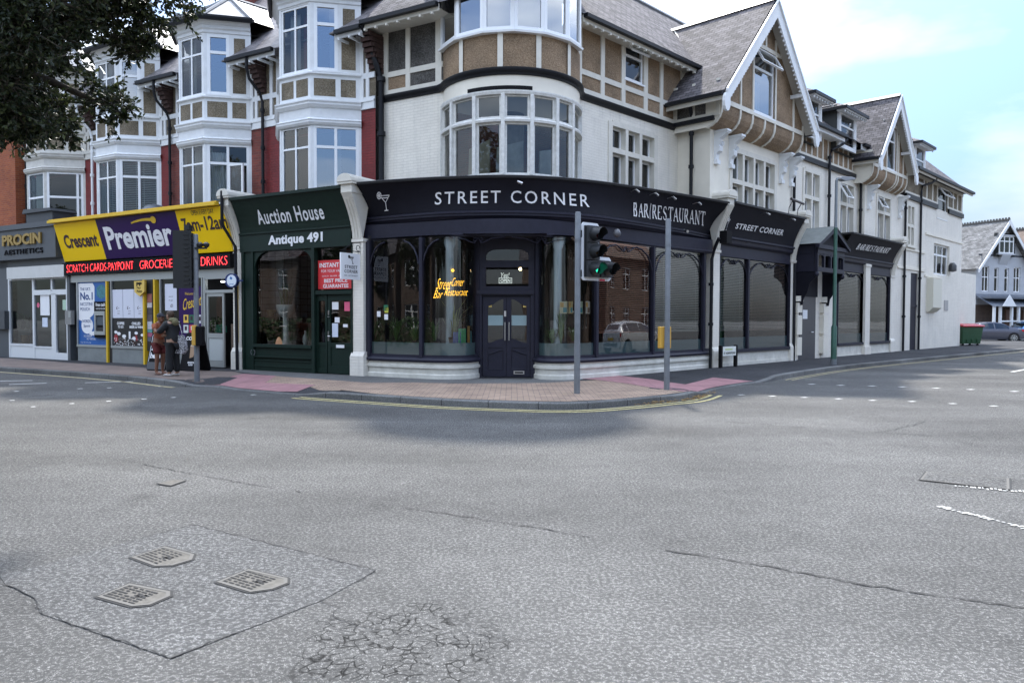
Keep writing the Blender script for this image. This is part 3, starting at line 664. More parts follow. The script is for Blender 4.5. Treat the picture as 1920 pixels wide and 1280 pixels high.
# iron covers
iron = mat('cast_iron_cover',(.125,.118,.105),.95,spec=.08,metal=.0,var=.3,vscale=25); ironpale = mat('worn_cover_edge',(.13,.125,.115),.9,spec=.1,metal=.0)
def inset(P,k):
    c = sum(P,Vector((0,0)))/len(P); return [c+(p-c)*k for p in P]
def cover(pix,label,slots=True,fill=None,seedv=1,grp='drain covers in the carriageway',slotdir=(1,4)):
    P = [G(*q).xy for q in pix]; c = sum(P,Vector((0,0)))/len(P); random.seed(seedv)
    r = thing('manhole_cover',label,'manhole cover',(c.x,c.y,0),grp)
    p0,p1 = P,poly_off(P,-.022)
    n_ = len(P); e = MB(); e.add([(p.x,p.y,.0085) for p in poly_off(P,.016)]+[(p.x,p.y,.0085) for p in poly_off(P,-.004)],[(i,(i+1) % n_,n_+(i+1) % n_,n_+i) for i in range(n_)])
    e.build('gap',crackm,r,fix=False)
    f = MB(); f.add([(p.x,p.y,.011) for p in p0]+[(p.x,p.y,.011) for p in p1],[(i,(i+1) % n_,n_+(i+1) % n_,n_+i) for i in range(n_)]); f.build('rim',ironpale,r,fix=False)
    q = MB(); q.quad(*[(p.x,p.y,.009) for p in poly_off(P,-.020)]); q.build('plate',fill or iron,r,fix=False)
    if slots:
        s = MB(); a,b = P[slotdir[0]]-P[0],P[-1 if slotdir[1] > 3 else slotdir[1]]-P[0]
        for i in range(7):
            for j in range(5):
                u,v = .14+.12*i,.14+.18*j
                if i in (3,) and j == 2: continue
                o = P[0]+a*u+b*v; d1,d2 = a.normalized(),b.normalized(); l = random.uniform(.03,.055); wv = .006
                s.quad(*[(x.x,x.y,.0125) for x in (o-d2*l*.5-d1*wv,o+d2*l*.5-d1*wv,o+d2*l*.5+d1*wv,o-d2*l*.5+d1*wv)])
        k = c; s.quad(*[(k.x+x,k.y+y,.0125) for x,y in ((-.03,-.016),(.03,-.016),(.03,.016),(-.03,.016))])
        s.build('keyhole_slots',crackm,r,fix=False)
    return r
cover([(246,1046.7),(308.8,1026),(364,1041),(360,1051),(323,1062),(290,1063)],'slotted iron cover nearest the crossing kerb in the square repair',seedv=1,slotdir=(1,5))
cover([(182,1121),(243,1096),(319,1111),(319,1119.5),(281,1136),(247,1139)],'slotted iron cover at the near left edge of the square repair',seedv=2,slotdir=(1,5))
cover([(406,1093),(466,1069),(539,1086),(539,1095),(510,1106.5),(469,1112)],'slotted iron cover on the right side of the square repair',seedv=3,slotdir=(1,5))
cover([(296,907.5),(325,900),(347,902),(320,911.5)],'small plain square box cover set alone in the road',slots=False,seedv=4,slotdir=(1,3))
cover([(1725,900.5),(1737,885.5),(1892,898),(1893,918.6)],'long concrete-filled rectangular access cover beside worn white line',slots=False,fill=asphalt,seedv=5,slotdir=(1,3))

# ================================================================ TERRACE ON THE LEFT (frame A)
def bay_frames(u0):
    c,s_ = math.cos(R(42)),math.sin(R(42))
    def fr(p,q):
        a,b = at(FA,p[0],p[1],0),at(FA,q[0],q[1],0); x = (b-a).normalized(); return frame(a,x,Vector((-x.y,x.x,0)))
    pts = [(u0-2.17,1.2),(u0-1.17,.3),(u0,.3),(u0+1.0,1.2)]
    return pts,fr(pts[0],pts[1]),fr(pts[1],pts[2]),fr(pts[2],pts[3])
CAS = 1.345
timber = mat('white_timber',(.73,.75,.76),.5,var=.06,dirt=.05,vscale=5)
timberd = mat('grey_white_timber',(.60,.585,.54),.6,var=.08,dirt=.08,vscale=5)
def terrace(k,label,brick,peb,wood,low='casement',chimney=False):
    u0 = -1.99-4.36*k; ul,ur = -4.85-4.36*k,-.49-4.36*k
    h = thing('terraced_house',label,'house',at(FA,(ul+ur)/2,1.2,0),'bay fronted terrace above the shops')
    pts,FL,FF,FR = bay_frames(u0)
    # brick wall at the back of the bays
    MB(FA).wall(ul,ur,3.4,7.27,[(u0-2.1,u0+.93,5.0,6.86)],1.2,1.32).build('wall',brick,h)
    MB(FA).wall(ul,ur,7.48,9.75,[(u0-2.0,u0+.9,8.2,9.6)],1.215,1.32).build('pebbledash_panel',peb,h)
    sd_ = MB(FA); sd_.quad((ul,1.2,3.4),(ul,9,3.4),(ul,9,9.4),(ul,1.2,9.4)); sd_.quad((ul,5.0,9),(ur,5.0,9),(ur,5.0,3),(ul,5.0,3)); sd_.build('party_wall',room,h)
    t = MB(FA)
    for a,b in ((ul+.01,u0-2.13),(u0+.97,ur-.01)):
        if b-a < .1: continue
        t.box(a,b,1.15,1.215,7.27,7.52); t.box(a,b,1.13,1.2,7.46,7.5)
        t.box(a,b,1.175,1.22,8.10,8.25); t.box(a,b,1.175,1.22,7.521,7.6)
        t.box(b-.13 if a < u0 else a,b if a < u0 else a+.13,1.17,1.225,7.52,9.5)
        mid = (a+b)/2
        if b-a > .5: t.box(mid-.05,mid+.06,1.172,1.222,7.52,9.5)
    t.build('timber_frame',wood,h)
    # the bay itself
    b = MB(FR).wall(0,CAS,7.48,10.2,[(.10,.72,8.28,10.06)],0,.1); b.M = FF; b.wall(0,1.17,7.48,10.2,[(.07,1.10,8.28,10.06)],0,.1); b.M = FL; b.wall(0,CAS,7.48,10.2,[(.62,1.25,8.28,10.06)],0,.1)
    b.M = FR; b.wall(0,CAS,4.7,6.88,[(.08,1.27,5.0,6.82)],0,.1); b.M = FF; b.wall(0,1.17,4.7,6.88,[(.06,1.11,5.0,6.82)],0,.1); b.M = FL; b.wall(0,CAS,4.7,6.88,[(.08,1.27,5.0,6.82)],0,.1)
    b.M = FA
    b.ribbon(pts,[(0,6.80),(.05,6.82),(.09,6.88),(.09,6.92),(.11,6.95),(.05,7.0),(.012,7.003),(.012,7.27),(.06,7.29),(.11,7.36),(.11,7.40),(.14,7.44),(.14,7.47),(.0,7.50)])
    b.ribbon(pts,[(0,8.16),(.07,8.18),(.07,8.22),(.0,8.27)])
    b.ribbon(pts,[(0,10.08),(.03,10.10),(.03,10.18),(.07,10.22),(.07,10.30),(.13,10.34),(.18,10.42),(.18,10.46),(0,10.47)])
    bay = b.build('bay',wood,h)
    p = MB(FR)
    for x0,x1,z0,z1 in ((.09,.66,7.60,8.07),(.80,1.20,7.60,8.07),(.82,1.20,8.34,9.30),(.86,1.18,9.52,9.98)):
        p.box(x0,x1,-.004,.02,z0,z1)
    p.M = FF
    for x0,x1 in ((.08,.54),(.64,1.08)): p.box(x0,x1,-.004,.02,7.60,8.07)
    p.M = FL; p.box(.1,.5,-.004,.02,7.6,8.07); p.box(.7,1.25,-.004,.02,7.6,8.07)
    p.build('pebbledash_inset',peb,bay)
    r = MB(FA); r.quad((u0-2.15,3.2,4.9),(u0+.98,3.2,4.9),(u0+.98,3.2,10),(u0-2.15,3.2,10))
    for x in (u0-2.14,u0+.97): r.quad((x,1.33,4.9),(x,3.2,4.9),(x,3.2,10),(x,1.33,10))
    for z in (4.95,6.9,7.9,10.15): r.add([(q[0],q[1]+.11,z) for q in pts]+[(u0+1,3.2,z),(u0-2.17,3.2,z)],[tuple(range(6))])
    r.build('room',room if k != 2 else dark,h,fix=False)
    gU = glass
    # upper windows
    window(h,FF,.07,1.10,8.28,10.06,.02,(.585,),(9.50,),.055,.06)
    window(h,FR,.10,.72,8.28,10.06,.0,(),(9.53,),.085,.08,g=skyglass,sill=True)
    window(h,FL,.62,1.25,8.28,10.06,.0,(),(9.53,),.085,.08)
    # lower windows
    if low == 'casement':
        window(h,FF,.06,1.11,5.0,6.82,.02,(.585,),(6.24,),.055,.06)
        window(h,FR,.08,1.27,5.0,6.82,.0,(.66,),(6.24,),.075,.08,g=skyglass if k == 0 else glass,sill=True)
    else:
        window(h,FF,.06,1.11,5.0,6.82,.02,(),(5.92,),.07,.06)
        window(h,FR,.08,1.27,5.0,6.82,.0,(1.08,),(5.92,),.075,.08,sill=True)
    window(h,FL,.08,1.27,5.0,6.82,.0,(.66,),(6.24,),.075,.08)
    # roof, spire over the bay, gutters, downpipe
    ru = MB(FA); e0,z0,e1,z1 = .66,9.30,5.0,13.62
    ru.quad((ul,e0,z0),(ur,e0,z0),(ur,e1,z1),(ul,e1,z1)); ru.quad((ul,e0,z0-.03),(ul,e0+.5,z0-.03),(ur,e0+.5,z0-.03),(ur,e0,z0-.03)); ru.quad((ul,e0,z0-.03),(ur,e0,z0-.03),(ur,e0,z0),(ul,e0,z0))
    ru.quad((ul,e1,z1),(ur,e1,z1),(ur,9.5,9.2),(ul,9.5,9.2))
    roof = ru.build('roof',glareslate,h,fix=False)
    MB(FA).box(ul,ur,e1-.12,e1+.12,z1-.05,z1+.07).build('ridge_tiles',lead,roof)
    ap = (u0-.585,1.75,11.75); ev = [(u0-2.5,1.75),(u0-2.36,1.16),(u0-1.26,.1),(u0+.09,.1),(u0+1.17,1.14),(u0+1.3,1.75)]
    sp = MB(FA)
    sp.add([(x,y,10.47) for x,y in ev]+[ap,(u0-.585,3.2,11.9),(u0-2.5,3.2,10.47),(u0+1.3,3.2,10.47)],[(1,2,6),(2,3,6),(3,4,6),(0,1,6),(4,5,6),(5,9,7,6),(0,6,7,8)])
    spire = sp.build('bay_roof',paleslate,roof,fix=False)
    hp = MB(FA)
    for i in (1,2,3,4):
        a,c = Vector((*ev[i],10.49)),Vector(ap)+Vector((0,0,.02)); hp.tube([a,c],.055,6)
    hp.tube([ap,(u0-.585,3.2,11.92)],.06,6); hp.build('hip_tiles',lead,roof)
    gt = MB(FA); gt.ribbon(ev[1:5],[(-.02,10.47),(.04,10.39),(.10,10.39),(.13,10.47),(.13,10.53),(-.02,10.51)],closed=True)
    for a,c in ((ul,u0-1.17-.62),(u0+.62,ur)): gt.box(a,c,e0-.13,e0-.01,z0-.1,z0+.0)
    gt.build('gutter',blackp,h)
    fb = MB(FA)
    for a,c in ((ul,u0-1.17-.62),(u0+.62,ur)):
        fb.box(a,c,e0,e0+.04,z0-.2,z0-.035)
        x = a+.12
        while x < c: fb.box(x-.025,x+.025,e0-.06,e0+.5,z0-.27,z0-.205); x += .36
    fb.build('eaves_board',wood,h)
    cb = MB(FA)
    for i in range(7): cb.box(ur-.15,ur+.16,.72+.065*i,1.2,9.18-.125*(i+1),9.18-.125*i-.012)
    cb.build('brick_corbel',soot,h)
    dp = MB(FA); px = ul-.06+.0
    if k > -1:
        pxx = ul+.10
        dp.tube([(pxx-.12,.62,9.2),(pxx-.12,.62,8.9),(pxx-.1,.7,8.6),(pxx-.02,1.02,8.25),(pxx+.02,1.08,8.0),(pxx+.02,1.08,5.05)],.045,8)
        for z in (7.7,6.6,5.6): dp.lathe([(.07,0),(.07,.1)],(pxx+.02,1.08,z),8)
        dp.build('downpipe',blackp if k != 2 else upvc,h)
    if chimney:
        ch = MB(FA); ch.box(ul-.55,ul+.55,3.9,4.9,11.5,15.2); c_ = ch.build('chimney',rbrick,h)
        cp = MB(FA); cp.box(ul-.62,ul+.62,3.83,4.97,15.2,15.4)
        for i in range(3): cp.lathe([(.12,15.4),(.10,15.9)],(ul-.35+.35*i,4.4,0),8)
        cp.build('chimney_pot',mat('terracotta',(.35,.12,.06),.8,var=.2),c_)
    return h,u0,FL,FF,FR
net = mat('net_curtain',(.30,.32,.32),.9,var=.15); netw = mat('white_curtain',(.55,.57,.60),.9); plum = mat('plum_curtain',(.17,.035,.06),.9,var=.3,vscale=8)
vblind = mat('vertical_blind_fabric',(.48,.50,.47),.9); vene = mat('venetian_slat',(.42,.45,.46),.5)
h1 = terrace(0,'white bay fronted house with glossy red painted brick above the antique shop',redpaint,greypeb,timber)
h2 = terrace(1,'white bay fronted house with an open casement above the yellow shop sign end',rbrick,greypeb,timber,chimney=True)
h3 = terrace(2,'white bay fronted house with slatted blinds above the middle of yellow sign',redpaint,greypeb,timber)
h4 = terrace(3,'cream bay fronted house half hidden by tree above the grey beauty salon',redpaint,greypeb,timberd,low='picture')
_,u0,FL,FF,FR = h1
curtain(FF,.10,.50,8.32,10.0,.32,netw,'white curtain behind the front top bay window above the antique shop'); curtain(FF,.52,1.12,8.32,10.0,.40,plum,'plum patterned curtain in the top bay window above the antique shop')
curtain(FR,.50,.68,8.32,10.0,.25,netw,'pale curtain edge in the sky reflecting casement above the antique shop')
curtain(FR,.62,.80,5.05,6.75,.25,netw,'white curtain edge in lower casement above the antique shop')
_,u0,FL,FF,FR = h2
curtain(FF,.10,.45,8.32,10.0,.30,net,'grey net curtain left in the top bay above the open casement'); curtain(FF,.66,1.08,8.32,10.0,.30,net,'grey net curtain right in the top bay above the open casement')
curtain(FF,.08,1.10,5.05,6.75,.35,net,'wide net curtain in lower bay front beside the open casement',waves=11); curtain(FR,.12,.62,5.05,6.6,.22,netw,'gathered white curtain behind casement left of the open one',waves=6)
oc = thing('open_casement','white casement swung open above the yellow sign end','window',at(FR,.72,-.02,5.6)); F2 = FR @ Matrix.Translation((.70,-.05,0)) @ Matrix.Rotation(R(-35),4,'Z')
f_ = MB(F2)
for a in ((0,.055,5.1,6.2),(.495,.55,5.1,6.2),(.055,.495,5.1,5.155),(.055,.495,6.145,6.2)): f_.box(a[0],a[1],-.03,.03,a[2],a[3])
f_.build('sash_frame',upvc,oc); MB(F2).quad((.03,0,5.12),(.52,0,5.12),(.52,0,6.18),(.03,0,6.18)).build('pane',glass,oc,fix=False)
_,u0,FL,FF,FR = h3
blind(FF,.08,.57,5.06,6.78,.16,vene,'slatted blind left half of lower bay front above yellow sign',.06); blind(FF,.60,1.09,5.06,6.78,.16,vene,'slatted blind right half of lower bay front above yellow sign',.06)
blind(FR,.12,.62,5.06,6.78,.14,vene,'slatted blind in left casement of angled bay side above yellow sign',.06); blind(FR,.70,1.23,5.06,6.78,.14,vene,'slatted blind in right casement of angled bay side above yellow sign',.06)
curtain(FF,.1,.5,8.32,10.0,.30,net,'net curtain in the top bay partly behind the tree')
_,u0,FL,FF,FR = h4
curtain(FF,.36,1.10,5.05,6.75,.14,vblind,'pale vertical blind strips in the bay above the salon',waves=12,amp=.02); curtain(FR,.98,1.24,5.05,6.75,.12,vblind,'bunched vertical blind at right of the picture window',waves=5,amp=.02)

# orange brick neighbour at the left edge
ub = -17.93
ob = thing('brick_building','orange brick building at far left behind the tree','house',at(FA,-21,1,0))
MB(FA).wall(-30,ub,4.9,11.0,[(-21.5,-19.8,6,8),(-25.5,-23.8,6,8)],.75,.95).build('wall',obrick,ob)
sdw = MB(FA); sdw.quad((ub,.75,4.9),(ub,6,4.9),(ub,6,11),(ub,.75,11)); sdw.build('side_wall',obrick,ob)
for x in (-21.5,-25.5): window(ob,FA,x,x+1.7,6,8,.85,(x+.85,),(7.4,),.06,.08,back=dark)
lg = MB(FA); lg.box(-30,ub+.1,-.25,.76,4.66,4.80); lg.box(-30,ub+.05,-.05,.74,4.8,4.96); lg.build('cornice',mat('weathered_stone',(.24,.2,.165),.9,var=.3,dirt=.2),ob)
sf = MB(FA); sf.box(-30,ub-.05,.05,.75,.1,4.65); sf.build('shop_wall',greyp,ob)
rfb = MB(FA); rfb.quad((-30,.5,11),(ub,.5,11),(ub,5,14.5),(-30,5,14.5)); rfb.build('roof',slate,ob,fix=False)
# ================================================================ SHOPS UNDER THE TERRACE (frame A, d = 0 is the shop line)
def rA(xl,xr,yt,yb,d=0.0):
    ym = (yt+yb)/2; xm = (xl+xr)/2
    return A(xl,ym,d)[0],A(xr,ym,d)[0],A(xm,yb,d)[1],A(xm,yt,d)[1]
def card(name,parent,M,x0,x1,z0,z1,y,m,th=.006):
    return MB(M).box(x0,x1,y-th,y,z0,z1).build(name,m,parent)
def cap_console(label,u,d0=.0,ztop=5.0,base=True,pier=creamtrim,group='cream shopfront pilasters',M=FA,wd=.36,front=-.42,back=1.2,pierz=3.6,name='pilaster',zb=None):
    """pilaster with block base, fluted console leaning out under a coped parapet block"""
    zb = PAV-.05 if zb is None else zb
    r = thing(name,label,'pilaster',at(M,u,d0,0),group)
    s = MB(M)
    if base:
        s.box(u-wd/2-.05,u+wd/2+.05,d0-.06,d0+.3,zb,.62); s.prismx([(d0-.06,.62),(d0-.0,.74),(d0+.3,.74),(d0+.3,.62)],u-wd/2-.04,u+wd/2+.04)
        s.box(u-wd/2,u+wd/2,d0+.0,d0+.3,.741,pierz)
    else: s.box(u-wd/2,u+wd/2,d0+.0,d0+.3,zb,pierz)
    s.box(u-wd/2-.03,u+wd/2+.03,d0-.03,d0+.3,pierz-.06,pierz+.02)
    s.build('pier',wbrick if pier is creamtrim else pier,r)
    c = MB(M); prof = [(d0+.02,pierz+.02)]
    for i in range(9):
        t = i/8; prof.append((d0-.02+(front)*(t**1.7),pierz+.02+(ztop-.28-pierz)*t))
    prof += [(d0+.3,ztop-.26)]
    c.prismx(prof,u-wd/2+.02,u+wd/2-.02)
    for i in range(3):
        x = u-wd*.27+wd*.27*i
        c.prismx([(p[0]-.018,p[1]) for p in prof[1:9]]+[(p[0]+.01,p[1]) for p in reversed(prof[1:9])],x-.03,x+.03)
    c.build('console',pier,r)
    k = MB(M); f = d0+front
    k.box(u-wd/2-.0,u+wd/2+.0,f-.0,back,ztop-.27,ztop-.06); k.box(u-wd/2-.06,u+wd/2+.06,f-.06,back,ztop-.06,ztop-.0)
    arc = [(-wd/2-.07,0)]+[((wd/2+.07)*math.cos(math.pi-i*math.pi/8),.17*math.sin(i*math.pi/8)+.03) for i in range(9)]+[(wd/2+.07,0)]
    k.prism([(u+x,ztop+z) for x,z in arc],f-.08,back)
    k.build('coping',pier,r)
    return r
cap_console('cream fluted pilaster between the green antique shop and the dark corner bar',-.06,back=1.25)
cap_console('cream fluted pilaster with black pipe between yellow shop and green shop',-4.60,back=1.25,pier=creamtrim,wd=.34)
lroof = thing('shop_roof','flat lead roof over the row of shopfronts on the left','roof',at(FA,-9,.6,4.9))
MB(FA).add([(-17.9,-.2,4.85),(-.2,-.2,4.85),(-.2,1.2,5.0),(-17.9,1.2,5.0)],[(0,1,2,3)]).build('lead_sheet',lead,lroof,fix=False)

# ---- antique shop
an = thing('antique_shop','bottle green antique shopfront with large window and door','shop',at(FA,-2.4,0,PAV))
ua,ub_ = -4.42,-.25
b = MB(FA)
def tiltA(u,t,off=0.0,z0=3.98,z1=4.86,d0=-.03,d1=-.36): return (u,d0+(d1-d0)*t**1.4-off,z0+(z1-z0)*t)
n_ = 6
vs = [tiltA(u,i/n_) for i in range(n_+1) for u in (ua,ub_)]
b.add(vs,[(2*i,2*i+1,2*i+3,2*i+2) for i in range(n_)]); b.box(ua,ub_,-.42,.2,4.86,4.94)
b.box(ua,ub_,-.09,.2,3.93,3.975); b.box(ua,ub_,-.05,.2,3.45,3.928)
b.build('fascia',green,an)
for w_,x0,x1,y0,y1 in (('Auction House',482,606,397,402),('Antique 491',503,605,439,443)): pass
fa = tag(MB(FA).build('x',green),None) if False else None
sg = thing('shop_sign','dark green fascia lettering reading Auction House above the antique shop','sign',at(FA,-2.5,-.2,4.3),'lettered shop signs')
l = MB(FA); u0_,u1_ = A(482,400,-.15)[0],A(606,392,-.15)[0]
text(l,'Auction House',u0_,u1_,.22,.66,bold=.02,spacing=1.12,post=lambda p: tiltA(p[0],p[2],.015)); l.build('lettering',paper,sg,fix=False)
sg = thing('shop_sign','white lettering reading Antique 491 on the lower green board','sign',at(FA,-2.5,-.1,3.7),'lettered shop signs')
l = MB(FA); u0_,u1_ = A(503,444,-.06)[0],A(605,438,-.06)[0]; text(l,'Antique 491',u0_,u1_,3.53,3.86,-.055,bold=.035,spacing=1.05,depth=.012); l.build('lettering',paper,sg,fix=False)
# frame: jambs, window, door
wx0,wx1,wz0,wz1 = rA(478,586,462,646)
dx0,dx1 = A(612,620)[0],A(660,620)[0]; sx0 = A(592,620)[0]
f = MB(FA)
f.box(ua,wx0-.0,-.0,.2,PAV-.02,3.45); f.box(ua+.06,ua+.14,-.04,-.001,PAV-.02,3.45); f.box(wx0-.10,wx0-.03,-.04,-.001,PAV-.02,3.45)
f.box(wx1,sx0,-.05,.2,PAV-.02,3.45); f.box(dx1+.0,ub_+.02,-.02,.2,PAV-.02,3.45); f.box(sx0,dx1,-.03,.15,2.22,2.32)
f.box(wx0-.02,wx1,-.07,.2,wz0-.08,wz0)
f.box(wx0,wx1,.01,.2,.42,wz0-.081); f.box(wx0,wx1,-.03,.2,PAV-.02,.418)
for z in (.26,.42,.52): f.box(wx0,wx1,-.055,-.031 if z < .42 else .009,z-.018,z+.01)
for i in range(2):      # curved brackets at the head of the window
    cx,sgn = (wx0,1) if i == 0 else (wx1,-1)
    arc = [(cx,wz1+.45)]+[(cx+sgn*(.55-.55*math.cos(a*math.pi/16)),wz1+.45-.02-.0-.5*(1-math.sin(a*math.pi/16))) for a in range(9)]
    f.prism([(cx,3.45)]+[(cx+sgn*.5*(1-math.cos(a*math.pi/16)),3.45-.48+.46*math.sin(a*math.pi/16)) for a in range(9)],.0,.04)
f.build('frame',green,an)
MB(FA).quad((wx0,.06,wz0),(wx1,.06,wz0),(wx1,.06,3.45),(wx0,.06,3.45)).build('shop_window',shopglass,an,fix=False)
# door and sidelight
dd = MB(FA)
def leaf(mb,x0,x1,z0,z1,y,gz0,gz1,st=.1,th=.05):
    mb.box(x0,x0+st,y,y+th,z0,z1); mb.box(x1-st,x1,y,y+th,z0,z1); mb.box(x0+st,x1-st,y,y+th,gz1,z1); mb.box(x0+st,x1-st,y,y+th,z0,z0+st*2); mb.box(x0+st,x1-st,y,y+th,gz0-st*1.2,gz0)
    mb.box(x0+st,x1-st,y+.02,y+th-.01,z0+st*2,gz0-st*1.2)
leaf(dd,dx0,dx1,PAV+.02,2.21,.05,.95,2.05)
d_o = dd.build('door',green,an)
MB(FA).quad((dx0+.1,.08,.95),(dx1-.1,.08,.95),(dx1-.1,.08,2.05),(dx0+.1,.08,2.05)).build('pane',shopglass,d_o,fix=False)
hd = MB(FA); hd.box(dx0+.03,dx0+.06,.02,.05,1.0,1.25); hd.tube([(dx0+.045,.0,1.12),(dx0+.14,-.01,1.12)],.012,6); hd.lathe([(.03,0),(.03,.02)],(dx0+.05,.03,1.62),8); hd.box(dx0+.03,dx0+.07,.025,.05,1.68,1.8); hd.build('handle',steel,d_o)
card('letter_plate',d_o,FA,(dx0+dx1)/2-.14,(dx0+dx1)/2+.14,.82,.90,.045,paper,.01)
sl = MB(FA); leaf(sl,sx0,dx0-.02,PAV+.02,2.21,.04,.95,2.05,.06); s_o = sl.build('sidelight',green,an)
MB(FA).quad((sx0+.06,.07,.95),(dx0-.08,.07,.95),(dx0-.08,.07,2.05),(sx0+.06,.07,2.05)).build('pane',shopglass,s_o,fix=False)
MB(FA).quad((sx0,.09,2.32),(dx1,.09,2.32),(dx1,.09,3.45),(sx0,.09,3.45)).build('transom_window',shopglass,an,fix=False)
ip = MB(FA)     # interior
ip.quad((ua,4,0),(ub_,4,0),(ub_,4,3.6),(ua,4,3.6)); ip.quad((ua,.2,3.55),(ub_,.2,3.55),(ub_,4,3.55),(ua,4,3.55)); ip.quad((ua,.12,.10),(ub_,.12,.10),(ub_,4,.10),(ua,4,.10)); ip.quad((ub_,.2,0),(ub_,4,0),(ub_,4,3.6),(ub_,.2,3.6)); ip.quad((wx1+.1,.3,0),(wx1+.1,1.4,0),(wx1+.1,1.4,3.6),(wx1+.1,.3,3.6))
ip.build('room',dark,an,fix=False)
tl = MB(FA); tl.quad((ua,.2,0),(ua,4,0),(ua,4,3.6),(ua,.2,3.6)); tq0,tq1 = A(472,560,1.0)[0],A(531,560,1.0)[0]; tl.quad((tq0,1.0,.1),(tq1,1.0,.1),(tq1,1.0,3.55),(tq0,1.0,3.55)); tl.quad((tq1,1.0,.1),(tq1,1.6,.1),(tq1,1.6,3.55),(tq1,1.0,3.55))
tl.build('tiled_wall',tiles('grey_wall_tile',(.84,.88,.90),(.78,.82,.84),(.15,.16,.16),.30,.20,.008,.004,.3,offset=0,var=.12),an,fix=False)
sh = MB(FA); sh.box(wx0,wx1,.2,1.2,wz0-.1,wz0-.02); sh.build('display_shelf',mat('shelf_wood',(.16,.11,.07),.6,var=.2),an)
# red banner in the transom
bn = thing('banner','red banner offering best price guarantee over the green door','banner',at(FA,-1,.07,2.5))
bx0,bx1 = sx0+.02,dx1-.02
card('sheet',bn,FA,bx0,bx1,2.36,3.12,.085,mat('banner_red',(.62,.035,.04),.45),.01)
l = MB(FA)
text(l,'INSTANT CASH',bx0+.06,bx1-.02,2.93,3.05,.072,bold=.02); text(l,'FOR YOUR VALUABLES',bx0+.12,bx1-.08,2.80,2.87,.072); text(l,'GOLD  SILVER  ANTIQUES',bx0+.15,bx1-.1,2.68,2.72,.072)
text(l,'BEST PRICE',bx0+.22,bx1-.2,2.53,2.63,.072,bold=.02); text(l,'GUARANTEE',bx0+.18,bx1-.16,2.39,2.49,.072,bold=.02); l.build('lettering',paper,bn,fix=False)
# goods in the window
pc_ = thing('pedestal','white ceramic pedestal bowl in the antique shop window','pedestal',at(FA,A(537,600,.7)[0],.7,wz0))
cu = A(537,600,.7)[0]; q = at(FA,cu,.7,wz0-.02)
MB().lathe([(.16,0),(.15,.06),(.10,.12),(.095,.75),(.12,.80),(.25,.92),(.28,1.05),(.28,1.13),(.24,1.14)],q,18).build('bowl_stand',mat('white_ceramic',(.72,.75,.73),.15),pc_,smooth=50)
pg = MB(); random.seed(5); lf = mat('spiky_leaf',(.05,.11,.035),.5,var=.4,vscale=30)
for i in range(46):
    a = random.uniform(0,6.28); r0 = random.uniform(0,.16); hh = random.uniform(.3,.75); be = random.uniform(.05,.3); p0 = q+Vector((r0*math.cos(a),r0*math.sin(a),1.1)); p1 = p0+Vector((be*.4*math.cos(a),be*.4*math.sin(a),hh*.7)); p2 = p0+Vector((be*math.cos(a),be*math.sin(a),hh)); s_ = Vector((-math.sin(a),math.cos(a),0))*.012
    pg.add([p0-s_,p0+s_,p1+s_,p1-s_,p2],[(0,1,2,3),(3,2,4)])
tag(pg.build('spiky_plant',lf,fix=False),'spiky grass plant growing in the white pedestal bowl','plant')
bk = thing('dark_cabinet','dark low cabinet with a straw basket at left of the antique window','cabinet',at(FA,wx0+.5,.7,wz0))
m_ = MB(FA); ck0 = A(491,620,.5)[0]; m_.box(ck0,ck0+.45,.5,.9,wz0-.02,wz0+.72); m_.box(ck0-.02,ck0+.47,.48,.92,wz0+.72,wz0+.76)
m_.build('case',black,bk)
bs = MB(); bs.lathe([(.09,0),(.10,.08),(.16,.18),(.15,.20)],at(FA,ck0+.2,.65,wz0+.765),12); tag(bs.build('straw_basket',mat('straw',(.42,.30,.16),.9,var=.3,vscale=40),smooth=60),'small straw basket on the dark cabinet in the antique window','basket')
pk = MB(); pk.lathe([(.08,0),(.085,.9),(.06,1.1),(.075,1.25),(.03,1.42)],at(FA,A(482,620,.45)[0],.45,wz0-.02),10); tag(pk.build('carved_post',mat('dark_wood',(.035,.025,.02),.5),smooth=50),'dark carved wooden post at the left end of antique window','post')
sl_ = MB(); sl_.lathe([(.08,0),(.10,.03),(.075,.13),(.035,.2),(.01,.22)],at(FA,A(523,640,.3)[0],.3,wz0-.02),10); tag(sl_.build('salt_lamp',mat('salt_lamp_glow',(.70,.38,.25),.6,emit=.15),smooth=60),'small glowing pink salt lamp on antique window shelf','lamp')
mt = thing('picture_frame','small pale picture frame at the right of the antique window','picture',at(FA,wx1-.3,.5,wz0))
m_ = MB(FA); m_.box(wx1-.52,wx1-.28,.50,.53,wz0+.62,wz0+1.0); m_.build('moulding',paper,mt); m_ = MB(FA); m_.box(wx1-.47,wx1-.33,.49,.499,wz0+.68,wz0+.94); m_.build('picture',dark,mt)
m_ = MB(FA); m_.box(wx1-.58,wx1-.24,.42,.75,wz0-.02,wz0+.60); m_.box(wx1-.60,wx1-.22,.40,.77,wz0+.60,wz0+.618); tag(m_.build('display_cabinet',mat('brown_cabinet',(.11,.08,.06),.5,var=.2)),'brown display box under the picture in the antique window','cabinet')
v = MB(); v.lathe([(.06,0),(.09,.1),(.07,.25),(.03,.32),(.045,.4)],at(FA,wx1-.72,.45,wz0-.02),12); tag(v.build('vase',mat('pale_china',(.66,.70,.66),.2),smooth=60),'small pale vase standing beside the brown display box','vase')
